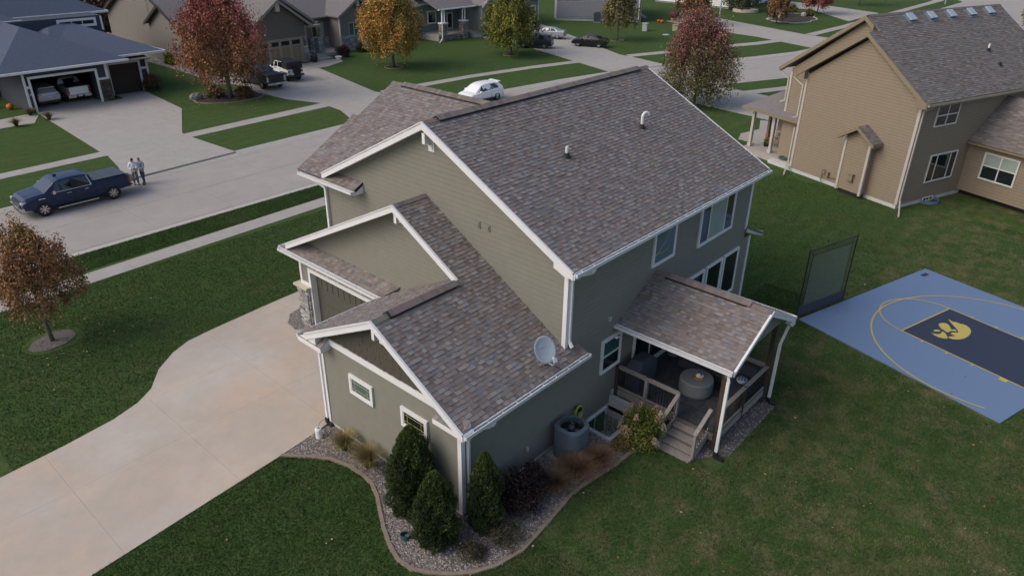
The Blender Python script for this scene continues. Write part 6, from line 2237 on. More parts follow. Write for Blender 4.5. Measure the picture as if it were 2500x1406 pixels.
# ---- brown house
BR = House('house', 'brown shake and stone house with twin gables behind the white off-roader', (48, 80, 0))
def br(name, mb, m, parent=None, **k):
    return BR.part(name, mb, m, parent, **k)
br('wall', MB().box(42.1, 49.15, 74.85, 95, 0, 4.2).prism([(42.1, 74.85, 4.2), (49.15, 74.85, 4.2), (45.7, 74.85, 6.7)], (0, 12, 0)), 'brown_siding')
br('wall', MB().box(49.15, 55.4, 79.6, 90, 0, 3.9), 'taupe_siding')
br('wall', MB().box(55.4, 61.5, 77.25, 90, 0, 4.0).prism([(55.4, 77.25, 4.0), (61.5, 77.25, 4.0), (58.2, 77.25, 5.9)], (0, 8, 0)), 'taupe_siding')
br('wall', MB().box(38.0, 42.1, 81.5, 100, 0, 4.3).prism([(38.0, 83, 4.3), (38.0, 99.5, 4.3), (38.0, 91, 8.6)], (8, 0, 0)), 'taupe_siding')
br('wall', MB().box(37.7, 38.0, 80.8, 88.2, 0, 4.0).prism([(37.7, 80.8, 4.0), (37.7, 88.2, 4.0), (37.7, 84.5, 6.0)], (.3, 0, 0)), 'taupe_siding')
rfs = [
    ((45.7, 74.3, 6.95), (45.7, 86, 6.95), (41.6, 86, 4.0), (41.6, 74.3, 4.0)),
    ((45.7, 74.3, 6.95), (45.7, 86, 6.95), (49.8, 86, 4.0), (49.8, 74.3, 4.0)),
    ((46.5, 75.9, 7.4), (46.5, 88, 7.4), (51.3, 88, 4.1), (51.3, 75.9, 4.1)),
    ((48.5, 79.0, 4.05), (58.6, 79.0, 4.05), (58.6, 87.5, 8.4), (48.5, 87.5, 8.4)),
    ((58.2, 76.7, 6.15), (58.2, 85, 6.15), (55.0, 85, 4.15), (55.0, 76.7, 4.15)),
    ((58.2, 76.7, 6.15), (58.2, 85, 6.15), (61.9, 85, 4.15), (61.9, 76.7, 4.15)),
    ((37.5, 91, 8.8), (48.5, 91, 8.8), (48.5, 80.6, 4.0), (37.5, 81.0, 4.2)),
    ((37.5, 91, 8.8), (58.6, 91, 8.8), (58.6, 100.2, 4.2), (37.5, 100.2, 4.2)),
    ((37.3, 84.5, 6.25), (41, 84.5, 6.25), (41, 80.4, 4.0), (37.3, 80.4, 4.0)),
    ((37.3, 84.5, 6.25), (41, 84.5, 6.25), (41, 88.6, 4.0), (37.3, 88.6, 4.0))]
for P in rfs:
    br('roof', MB().prism(P, (0, 0, -.15)), 'asphalt_roof_grey')
def frake(h, pts, out, m, hgt=.3, name='rake_board'):
    out = Vector(out)
    mb = MB()
    for a, b in zip(pts[:-1], pts[1:]):
        a, b = Vector(a), Vector(b)
        mb.prism([a + Z * .02, b + Z * .02, b - Z * hgt, a - Z * hgt], out * .06)
    return h.part(name, mb, m)
frake(BR, [(41.6, 74.3, 4.0), (45.7, 74.3, 6.95), (49.8, 74.3, 4.0)], (0, -1, 0), 'brown_trim')
frake(BR, [(46.5, 75.9, 7.4), (51.3, 75.9, 4.1)], (0, -1, 0), 'brown_trim')
frake(BR, [(55.0, 76.7, 4.15), (58.2, 76.7, 6.15), (61.9, 76.7, 4.15)], (0, -1, 0), 'brown_trim')
frake(BR, [(37.5, 81.0, 4.2), (37.5, 91, 8.8), (37.5, 100.2, 4.2)], (-1, 0, 0), 'door_brown')
frake(BR, [(37.3, 80.4, 4.0), (37.3, 84.5, 6.25), (37.3, 88.6, 4.0)], (-1, 0, 0), 'door_brown')
for q in ((49.2, 50.9, 74.3, 74.8, 3.75, 3.95), (50.6, 55.2, 78.85, 79.0, 3.9, 4.05), (41.3, 41.8, 74.4, 75.2, 3.75, 3.95)):
    br('gutter', MB().box(*q), 'brown_trim')
br('bracket', MB().box(45.45, 45.95, 74.4, 74.84, 5.7, 6.6), 'cream')
br('bracket', MB().box(58.0, 58.4, 76.8, 77.24, 5.1, 5.9), 'cream')
# garage door with glazed top row
br('door_frame', MB().box(42.75, 48.65, 74.76, 74.85, 2.65, 2.85).box(48.4, 48.65, 74.76, 74.85, .03, 2.65).box(42.75, 42.95, 74.76, 74.85, .03, 2.65), 'brown_trim')
gdb = br('garage_door', MB().box(42.95, 48.4, 74.80, 74.86, .03, 2.65), 'garage_tan')
pw = (48.4 - 42.95) / 4
for i in range(4):
    a = 42.95 + i * pw
    MB().box(a + .18, a + pw - .18, 74.77, 74.80, 2.12, 2.55).build('door_pane', 'glass', gdb)
    for q in ((a, a + .16, 74.765, 74.80, .03, 2.65), (a + pw - .16, a + pw, 74.765, 74.80, .03, 2.65), (a + .16, a + pw - .16, 74.765, 74.80, 1.92, 2.08), (a + .16, a + pw - .16, 74.765, 74.80, 2.57, 2.65), (a + pw / 2 - .04, a + pw / 2 + .04, 74.765, 74.80, .03, 1.92)):
        MB().box(*q).build('door_rail', 'brown_trim', gdb)
br('corner_board', MB().box(49.0, 49.2, 74.78, 74.85, 1.75, 3.9), 'brown_trim')
br('trim_board', MB().box(48.6, 49.25, 74.74, 74.84, 1.62, 1.76), 'cream')
br('wall_lamp', MB().box(48.75, 48.98, 74.6, 74.84, 2.45, 2.9), 'grey_siding')
GS = [(.30, .31, .33), (.24, .25, .28), (.36, .36, .36), (.20, .20, .22), (.40, .38, .35)]
p1 = br('stone_wall', MB().box(48.66, 49.2, 74.7, 74.85, .02, 1.62, (.25, .25, .26)), 'stone')
stones(Frame((48.66, 74.7, 0), (1, 0, 0), Z, (0, -1, 0)), 0, .54, .02, 1.62, p1, rnd, pal=GS, rh=(.12, .2), rw=(.2, .4))
p2 = br('stone_wall', MB().box(55.4, 61.5, 77.1, 77.25, .02, 1.85, (.25, .25, .26)), 'stone')
stones(Frame((55.4, 77.1, 0), (1, 0, 0), Z, (0, -1, 0)), 0, 6.1, .02, 1.85, p2, rnd, pal=GS, rh=(.11, .2), rw=(.25, .7), stuff=True)
p3 = br('stone_wall', MB().box(52.6, 55.4, 79.45, 79.6, .02, 1.6, (.25, .25, .26)), 'stone')
stones(Frame((52.6, 79.45, 0), (1, 0, 0), Z, (0, -1, 0)), 0, 2.8, .02, 1.6, p3, rnd, pal=GS, rh=(.11, .2), rw=(.25, .7), stuff=True)
p4 = br('stone_column', MB().box(51.9, 52.6, 76.6, 77.3, .1, 2.1, (.25, .25, .26)), 'stone')
stones(Frame((51.9, 76.6, 0), (1, 0, 0), Z, (0, -1, 0)), 0, .7, .1, 2.1, p4, rnd, pal=GS, rh=(.11, .2), rw=(.2, .4), stuff=True)
stones(Frame((51.9, 77.3, 0), (0, -1, 0), Z, (-1, 0, 0)), 0, .7, .1, 2.1, p4, rnd, pal=GS, rh=(.11, .2), rw=(.2, .4), stuff=True)
br('porch_column', MB().box(52.1, 52.4, 76.8, 77.1, 2.1, 3.9), 'brown_siding')
br('porch_floor', MB().box(49.2, 55.4, 76.2, 79.6, 0, .35), 'concrete')
br('step', MB().box(50.4, 52.0, 75.3, 76.2, 0, .30), 'concrete')
br('step', MB().box(50.4, 52.2, 74.5, 75.3, 0, .16), 'concrete')
fbw = Frame((0, 77.25, 0), (1, 0, 0), Z, (0, -1, 0))
W(BR, fbw, 56.75, 59.35, 1.5, 3.35, splits=(57.6, 58.5), cas=.12, casmat='brown_trim', glass='glass_teal')
fbe = Frame((0, 79.6, 0), (1, 0, 0), Z, (0, -1, 0))
W(BR, fbe, 53.0, 54.9, 1.55, 3.4, splits=(53.9,), cas=.15, casmat='brown_trim', panes=['glass', 'glass_blind'])
W(BR, fbe, 50.9, 51.9, .35, 2.6, cas=.1, casmat='door_brown')
br('downspout', MB().box(55.42, 55.55, 77.05, 77.24, .1, 3.9), 'cream')
mb = MB()
lap_mesh(mb, fbw, [(55.6, 1.9), (61.4, 1.9), (61.4, 4.0), (55.6, 4.0)])
fbl = Frame((38.0, 99, 0), (0, -1, 0), Z, (-1, 0, 0))
lap_mesh(mb, fbl, [(0, .3), (10.5, .3), (10.5, 6.6), (8, 8.0), (0, 4.3)], .26)
fbl2 = Frame((37.7, 88.2, 0), (0, -1, 0), Z, (-1, 0, 0))
lap_mesh(mb, fbl2, [(0, .3), (7.4, .3), (7.4, 4.0), (3.7, 5.9), (0, 4.0)], .24)
BR.part('siding_boards', mb, 'taupe_siding', kind='stuff')
mb = MB()
fbg = Frame((0, 74.85, 0), (1, 0, 0), Z, (0, -1, 0))
lap_mesh(mb, fbg, [(42.2, 2.9), (49.0, 2.9), (49.0, 4.1), (45.7, 6.5), (42.2, 4.1)], .2, .04)
BR.part('shake_courses', mb, 'brown_siding', kind='stuff')
gb = thing('gravel_strip', 'pale gravel strip along the brown house side wall', 'gravel bed', (36.9, 82, 0))
pebbles([[(-1.2 + 37.2, 70.5), (37.4, 71), (38.0, 81), (37.9, 95), (36.3, 95), (36.4, 78)]], (2600,), (.01,), .06, .12, name='gravel', hole=False)
sheet('gravel_surface', [(35.9, 71), (37.6, 71), (38.0, 81), (38.0, 95), (36.3, 95), (36.4, 78)], .02, 'concrete', parent=gb).location = (-36.9, -82, 0)
fp = thing('flower_pot', 'white flower pot at the brown house lawn corner', 'flower pot', (52.3, 73.5, 0))
MB().lathe([(.28, 0), (.42, .35), (.40, .36), (.34, .32)], n=18).build('pot', 'white_pvc', fp)
fp2 = thing('flower_pot', 'dark pot with trailing plant beside the brown garage stone', 'flower pot', (49.3, 73.9, 0))
MB().lathe([(.25, 0), (.34, .4), (.3, .4)], n=16).build('pot', 'dark', fp2)
mb = MB()
for i in range(50):
    mb.blob((rnd.uniform(-.3, .3), rnd.uniform(-.3, .3), rnd.uniform(.4, 1.1)), .09, (.03, .045, .02), n=4)
mb.build('plant', 'attr', fp2)
pa = thing('patio_fireplace', 'patio chairs round a fire pit with boulders behind the brown house', 'patio set', (40.0, 103.8, 0))
MB().box(-3.5, 2.2, -2.6, 2.6, 0, .05).build('patio_floor', 'cream', pa)
for k in range(4):
    a = k * 1.57 + .4
    c = Vector((1.5 * math.cos(a) - .3, 1.5 * math.sin(a), 0))
    mb = MB().box(c.x - .3, c.x + .3, c.y - .3, c.y + .3, .35, .45).beam(c + Vector((.3 * math.cos(a), .3 * math.sin(a), .4)), c + Vector((.55 * math.cos(a), .55 * math.sin(a), 1.1)), .6, .06)
    for dx in (-.27, .27):
        for dy in (-.27, .27):
            mb.box(c.x + dx - .04, c.x + dx + .04, c.y + dy - .04, c.y + dy + .04, .05, .4)
    mb.build('chair', 'door_brown', pa)
MB().lathe([(.6, 0), (.65, .4), (.5, .4), (.45, .2)], (-.3, 0, .05), 16, (.12, .10, .09)).build('fire_pit', 'attr', pa)
for k in range(7):
    bl = thing('boulder', ('first', 'second', 'third', 'fourth', 'fifth', 'sixth', 'last')[k] + ' pale boulder from the left in the row behind the patio', 'boulder', (38.0 + k * .75, 107.0 + .25 * (k % 2), 0), 0, 'boulders behind the patio')
    MB().blob((0, 0, .25), (.55, .4, .42), (.42, .36, .28), n=8, jit=.15).build('rock', 'attr', bl)
rb = thing('boulder', 'grey boulder at the left end of the red maple mulch bed', 'boulder', (31.35, 66.6, 0))
MB().blob((0, 0, .2), (.65, .45, .4), (.22, .20, .19), n=10, jit=.1).build('rock', 'stone', rb)

# ---- slate-green house with stone porch columns
SG = House('house', 'slate green house with two stone porch columns behind the yellow-green tree', (74, 78, 0))
def sg(name, mb, m, parent=None, **k):
    return SG.part(name, mb, m, parent, **k)
sg('wall', MB().box(66.5, 69.4, 78.2, 95, 0, 4.2).box(69.4, 76.6, 78.2, 95, 0, 4.2), 'slate_siding')
sg('wall', MB().box(76.4, 84.2, 73.4, 90, 0, 4.3).prism([(76.4, 73.4, 4.3), (84.2, 73.4, 4.3), (80.3, 73.4, 6.9)], (0, 12, 0)), 'slate_siding')
sg('wall', MB().box(84.2, 92.5, 77.0, 90, 0, 3.6), 'grey_siding')
for P in (((80.3, 72.9, 7.15), (80.3, 86, 7.15), (75.9, 86, 4.15), (75.9, 72.9, 4.15)), ((80.3, 72.9, 7.15), (80.3, 86, 7.15), (84.7, 86, 4.15), (84.7, 72.9, 4.15)),
          ((69.0, 74.3, 4.05), (76.4, 74.3, 4.05), (76.4, 86, 8.5), (69.0, 86, 8.5)), ((63, 86, 8.5), (92, 86, 8.5), (92, 97, 4), (63, 97, 4)),
          ((84, 76.4, 3.8), (93.2, 76.4, 3.8), (93.2, 86, 7.5), (84, 86, 7.5)), ((64, 77.6, 4.2), (69.0, 77.6, 4.2), (69.0, 86, 8.5), (64, 86, 8.5))):
    sg('roof', MB().prism(P, (0, 0, -.14)), 'asphalt_roof_grey')
frake(SG, [(75.9, 72.9, 4.15), (80.3, 72.9, 7.15), (84.7, 72.9, 4.15)], (0, -1, 0), 'trim')
sg('gutter', MB().box(69.0, 76.4, 74.15, 74.3, 3.92, 4.06), 'trim')
sg('gutter', MB().box(84.0, 93.2, 76.25, 76.4, 3.66, 3.8), 'trim')
sg('porch_floor', MB().box(69.3, 76.4, 74.7, 78.2, 0, .75), 'concrete')
pf = sg('stone_base', MB().box(69.3, 75.0, 74.6, 74.7, 0, .62, (.17, .15, .13)), 'stone')
CS = [(.20, .17, .15), (.26, .23, .20), (.15, .13, .12), (.30, .27, .24)]
stones(Frame((69.3, 74.6, 0), (1, 0, 0), Z, (0, -1, 0)), 0, 5.7, .0, .62, pf, rnd, pal=CS, rh=(.12, .2), rw=(.25, .6), stuff=True)
for x in (70.1, 73.9):
    cb_ = sg('stone_column', MB().box(x - .42, x + .42, 74.2, 75.0, 0, 2.2, (.17, .15, .13)), 'stone')
    stones(Frame((x - .42, 74.2, 0), (1, 0, 0), Z, (0, -1, 0)), 0, .84, .0, 2.2, cb_, rnd, pal=CS, rh=(.12, .2), rw=(.2, .5), stuff=True)
    stones(Frame((x - .42, 75.0, 0), (0, -1, 0), Z, (-1, 0, 0)), 0, .8, .0, 2.2, cb_, rnd, pal=CS, rh=(.12, .2), rw=(.2, .5), stuff=True)
    sg('column_cap', MB().box(x - .5, x + .5, 74.1, 75.1, 2.2, 2.32), 'trim')
    for dx in (-.28, .18):
        sg('column_post', MB().box(x + dx, x + dx + .11, 74.5, 74.62, 2.32, 3.9), 'trim')
    sg('column_head', MB().box(x - .28, x + .29, 74.5, 74.62, 3.72, 3.9), 'trim')
for i in range(3):
    sg('step', MB().box(75.1 + i * .02, 76.9 + i * .3, 74.2 - i * .4, 74.7 - i * .4, 0, .6 - i * .2), 'concrete')
fsg = Frame((0, 78.2, 0), (1, 0, 0), Z, (0, -1, 0))
W(SG, fsg, 70.6, 72.2, 1.7, 3.4, cas=.14)
W(SG, fsg, 74.2, 75.3, .75, 2.9, cas=.12, casmat='trim', panes=['door_brown'])
sg('downspout', MB().box(69.5, 69.6, 74.1, 74.2, .4, 3.9).beam((69.55, 74.15, .45), (68.2, 73.3, .1), .1, .1), 'trim')
mb = MB()
for P, fr_ in (([(66.6, .4), (69.3, .4), (69.3, 4.1), (66.6, 4.1)], fsg), ([(76.5, .4), (84.1, .4), (84.1, 4.3), (80.3, 6.7), (76.5, 4.3)], Frame((0, 73.4, 0), (1, 0, 0), Z, (0, -1, 0)))):
    lap_mesh(mb, fr_, P, .24, .06, .03)
fsl = Frame((66.5, 92, 0), (0, -1, 0), Z, (-1, 0, 0))
lap_mesh(mb, fsl, [(0, .4), (13.8, .4), (13.8, 4.1), (0, 4.1)], .24, .06, .03)
fsl2 = Frame((76.4, 78.2, 0), (0, -1, 0), Z, (-1, 0, 0))
lap_mesh(mb, fsl2, [(0, .8), (4.8, .8), (4.8, 4.1), (0, 4.1)], .24, .06, .03)
SG.part('siding_boards', mb, 'slate_siding', kind='stuff')
sg('garage_door', MB().box(86.0, 91.6, 76.93, 77.0, .03, 2.5), 'tan_trim')
sg('door_frame', MB().box(85.8, 86.0, 76.85, 77.0, 0, 2.7).box(91.6, 91.8, 76.85, 77.0, 0, 2.7).box(86.0, 91.6, 76.85, 77.0, 2.5, 2.7), 'trim')
sg('corner_board', MB().box(92.4, 92.6, 76.9, 77.0, .2, 3.5), 'trim')

# ---- pale blue-grey house
GH = House('house', 'pale blue-grey house with brick front and white garage door at the top edge', (103, 72, 0))
def gh(name, mb, m, parent=None, **k):
    return GH.part(name, mb, m, parent, **k)
A0, A1 = Vector((96.9, 77.0)), Vector((104.7, 66.5))
du_ = (A1 - A0).normalized()
nn_ = Vector((-du_.y, du_.x))          # into the house
if nn_.x < 0:
    nn_ = -nn_
def g2(a, b, z):
    p = A0 + du_ * a + nn_ * b
    return (p.x, p.y, z)
def gpr(P, z0, z1):
    return MB().prism([g2(a, b, z0) for a, b in P], (0, 0, z1 - z0))
LA = (A1 - A0).length
gh('wall', gpr([(0, 0), (LA, 0), (LA, 14), (0, 14)], .35, 6), 'grey_siding')
gh('foundation', gpr([(0, .05), (LA, .05), (LA, 14), (0, 14)], 0, .36), 'foundation')
gh('brick_front', gpr([(LA, .1), (LA + .35, .1), (LA + .35, 3.2), (LA, 3.2)], 0, 6), 'brick')if 'brick' in MT else None
MT['brick_m'] = mat('brick_m', (.20, .165, .145), .9, (30, .3))
gh('brick_front', gpr([(LA, .1), (LA + .4, .1), (LA + .4, 3.2), (LA, 3.2)], 0, 6), 'brick_m')
gh('wall', gpr([(LA - .5, 3.2), (LA + .1, 3.2), (LA + .1, 9.0), (LA - .5, 9)], .2, 6), 'grey_siding')
gh('garage_wall', gpr([(LA + .1, 7.6), (LA + .5, 7.6), (LA + .5, 14), (LA + .1, 14)], .0, 4), 'grey_siding')
gh('garage_door', gpr([(LA + .5, 8.2), (LA + .56, 8.2), (LA + .56, 12.6), (LA + .5, 12.6)], .03, 2.3), 'trim')
gh('door_frame', gpr([(LA + .5, 8.0), (LA + .58, 8.0), (LA + .58, 8.2), (LA + .5, 8.2)], .03, 2.5), 'trim')
for i in range(3):
    gh('garage_pane', gpr([(LA + .56, 8.5 + i * 1.1), (LA + .58, 8.5 + i * 1.1), (LA + .58, 9.3 + i * 1.1), (LA + .56, 9.3 + i * 1.1)], 1.85, 2.15), 'glass')
gh('corner_board', gpr([(-.06, -.06), (.14, -.06), (.14, .0), (-.06, .0)], .3, 6), 'trim')
gh('corner_board', gpr([(LA - .14, -.06), (LA + .06, -.06), (LA + .06, .0), (LA - .14, .0)], .3, 6), 'trim')
gh('downspout', gpr([(LA + .4, 3.1), (LA + .5, 3.1), (LA + .5, 3.25), (LA + .4, 3.25)], .2, 6), 'trim')
gh('downspout', gpr([(-.18, -.12), (-.06, -.12), (-.06, .0), (-.18, .0)], .3, 6), 'trim')
for i in range(3):
    gh('step', gpr([(LA + .1, 4.2 - i * .0), (LA + 1.6 - i * .35, 4.2), (LA + 1.6 - i * .35, 6.4), (LA + .1, 6.4)], 0, .2 + i * .2), 'concrete')
mb = MB()
d3 = Vector((du_.x, du_.y, 0))
n3 = Vector((nn_.x, nn_.y, 0))
fgh = Frame((A0.x, A0.y, 0), d3, Z, -n3)
lap_mesh(mb, fgh, [(.15, .4), (LA - .15, .4), (LA - .15, 6), (.15, 6)], .26, .07, .035)
GH.part('siding_boards', mb, 'grey_siding', kind='stuff')
GH.part('roof', MB().prism([g2(-.5, -.5, 6.0), g2(LA + .6, -.5, 6.0), g2(LA + .6, 14.5, 6.0), g2(-.5, 14.5, 6.0)], (0, 0, .3)), 'asphalt_roof_grey')
AC2 = thing('air_conditioner', 'dark grey air conditioner beside the pale blue-grey house wall', 'air conditioner', g2(6.6, -1.0, 0), math.atan2(du_.y, du_.x))
MB().box(-.55, .55, -.45, .45, .08, 1.35).build('casing', 'blue_siding', AC2)
MB().lathe([(.42, 1.35), (.40, 1.40), (.05, 1.40)], n=18).build('fan_guard', 'dark', AC2)
MB().box(-.6, .6, -.5, .5, 0, .08).build('pad', 'concrete', AC2)
eb = thing('meter_boxes', 'utility meter boxes on the wall right of the dark grey air conditioner', 'utility meter', g2(8.3, -.15, 0), math.atan2(du_.y, du_.x))
MB().box(-.2, .2, -.1, .1, .7, 1.3).build('meter_box', 'dark', eb)
MB().box(.5, .9, -.1, .1, .3, 1.6).build('meter_box', 'blue_siding', eb)
MB().tube([(.35, 0, 0), (.35, 0, 1.5)], .05, 6).build('conduit', 'white_pvc', eb)
wr_ = thing('wreath_pot', 'dark red potted mum beside the white garage door', 'potted plant', (109.5, 62.9, 0))
MB().blob((0, 0, 1.1), (.75, .75, .6), (.09, .018, .03), n=10, jit=.1).build('flowers', 'attr', wr_)
MB().lathe([(.4, 0), (.5, .6)], n=14, col=(.40, .20, .14)).build('pot', 'attr', wr_)
pumpkin('pair of orange pumpkins left of the grey house steps, nearer one', (106.6, 63.3, .02), .3)
pumpkin('pumpkin just behind the nearer one at the grey house steps', (106.9, 64.1, .02), .26)

# ---- white house at the top right, back house at top left, navy roof at the right edge
FH = House('house', 'white-sided house at the top right behind the dark pine planter', (137, 68, 0))
FH.part('wall', MB().box(131.3, 150, 64.5, 80, 0, 6), 'grey_siding')
mb = MB()
lap_mesh(mb, Frame((131.3, 80, 0), (0, -1, 0), Z, (-1, 0, 0)), [(0, .3), (15.5, .3), (15.5, 6), (0, 6)], .3, .08, .04)
lap_mesh(mb, Frame((131.3, 64.5, 0), (1, 0, 0), Z, (0, -1, 0)), [(0, .3), (18, .3), (18, 6), (0, 6)], .3, .08, .04)
FH.part('siding_boards', mb, 'vinyl', kind='stuff')
FH.part('roof', hip([(130, 63, 6), (151, 63, 6), (151, 81, 6), (130, 81, 6)], (137, 72, 9.5), (144, 72, 9.5)), 'asphalt_roof_grey')
FH.part('garage_door', MB().box(140, 146, 64.38, 64.42, .05, 2.5), 'trim')
BH = House('house', 'grey-sided house corner far behind the navy house lawn', (62, 145, 0))
BH.part('wall', MB().box(53.8, 72, 137, 150, .9, 6), 'taupe_siding')
BH.part('foundation', MB().box(53.85, 72, 137.05, 150, 0, .92), 'foundation')
mb = MB()
lap_mesh(mb, Frame((53.8, 137, 0), (1, 0, 0), Z, (0, -1, 0)), [(.2, .95), (18, .95), (18, 6), (.2, 6)], .5, .1, .05)
BH.part('siding_boards', mb, 'taupe_siding', kind='stuff')
BH.part('corner_board', MB().box(53.7, 53.95, 136.85, 137, .3, 6), 'cream')
BH.part('roof', hip([(53, 136, 6), (73, 136, 6), (73, 151, 6), (53, 151, 6)], (60, 143, 9.5), (66, 143, 9.5)), 'asphalt_roof_grey')
RH = House('house', 'house with dark blue roof cut off by the right edge beyond the tan house', (128, 6, 0))
RH.part('wall', MB().box(121, 137, -2, 10, 0, 3.2), 'blue_siding')
RH.part('roof', hip([(119.5, -3.5, 3.2), (138, -3.5, 3.2), (138, 13.2, 3.2), (119.5, 13.2, 3.2)], (126, 5, 6.5), (132, 5, 6.5)), 'asphalt_roof_blue')

# street lights and small utility objects
def lamp(label, x, y, h, r=.10):
    t = thing('street_light', label, 'street light', (x, y, 0))
    MB().tube([(0, 0, 0), (0, 0, h)], [r, r * .7], 10, (.30, .36, .44)).build('pole', 'attr', t)
    MB().tube([(0, 0, h - .1), (.5, -.5, h + .25), (1.3, -1.3, h + .35)], .05, 6, (.30, .36, .44)).build('arm', 'attr', t)
    MB().box(1.1, 1.9, -1.6, -1.1, h + .28, h + .42, (.2, .22, .25)).build('lamp_head', 'attr', t)
lamp('blue-grey street light pole behind the red-topped maple', 103.95, 52.3, 9.5)
lamp('street light pole beyond the tan roof ridge', 171.0, 38.6, 9.5, .14)
for x, y, c, s_, lb in ((97.6, 60.7, (.38, .42, .38), (.35, .35, 1.0), 'pale square utility pedestal right of the small olive tree'),
                        (101.0, 57.6, (.36, .34, .22), (.38, .38, .8), 'tan utility pedestal left of the red-topped maple'),
                        (132.2, 54.4, (.30, .42, .36), (.4, .4, .8), 'mint green utility box in the island bed')):
    t = thing('utility_box', lb, 'utility box', (x, y, 0), .3)
    MB().box(-s_[0], s_[0], -s_[1], s_[1], 0, s_[2], c).build('cabinet', 'attr', t)
    MB().box(-s_[0] - .04, s_[0] + .04, -s_[1] - .04, s_[1] + .04, s_[2], s_[2] + .1, c).build('lid', 'attr', t)
t = thing('manhole_cover', 'pale flat utility cover lying in the lawn right of the small olive tree', 'utility cover', (96.6, 56.5, 0))
MB().lathe([(.5, 0), (.5, .05), (.1, .06)], n=16, col=(.45, .47, .46)).build('cover', 'attr', t)
t = thing('trash_cart', 'dark green trash cart at the garage corner behind the silver sedan', 'trash bin', (84.6, 71.9, 0))
MB().box(-.35, .35, -.4, .4, .1, 1.05, (.012, .07, .06)).build('bin', 'attr', t)
MB().box(-.37, .37, -.45, .42, 1.05, 1.12, (.45, .5, .5)).build('lid', 'attr', t)
t = thing('marker_stake', 'thin white marker stake in the grass by the dark SUV', 'stake', (72.75, 57.5, 0))
MB().tube([(0, 0, 0), (0, 0, 1.2)], .02, 5).build('stake', 'white_pvc', t)
for x, y, r_, lb in ((126.6, 52.6, .75, 'large grey-white boulder at the front of the island bed'), (131.6, 50.8, .6, 'pale boulder on the right side of the island bed'), (122.3, 52.6, .5, 'tan boulder near the left rusty tree of the island bed')):
    t = thing('boulder', lb, 'boulder', (x, y, 0))
    MB().blob((0, 0, r_ * .4), (r_, r_ * .8, r_ * .75), (.33, .30, .28), n=10, jit=.12).build('rock', 'stone', t)

# ================================================================== VEHICLES
def cutter(centers, r, W):
    me = bpy.data.meshes.new('cut')
    mb = MB()
    for x in centers:
        n_ = 22
        V = [(x + r * math.cos(2 * math.pi * k / n_), y, r * 1.0 * math.sin(2 * math.pi * k / n_) + .0) for y in (-W, W) for k in range(n_)]
        mb.add(V, [tuple(range(n_))[::-1], tuple(range(n_, 2 * n_))] + [(k, (k + 1) % n_, n_ + (k + 1) % n_, n_ + k) for k in range(n_)])
    me.from_pydata([tuple(v) for v in mb.v], [], mb.f)
    return bpy.data.objects.new('cut', me)

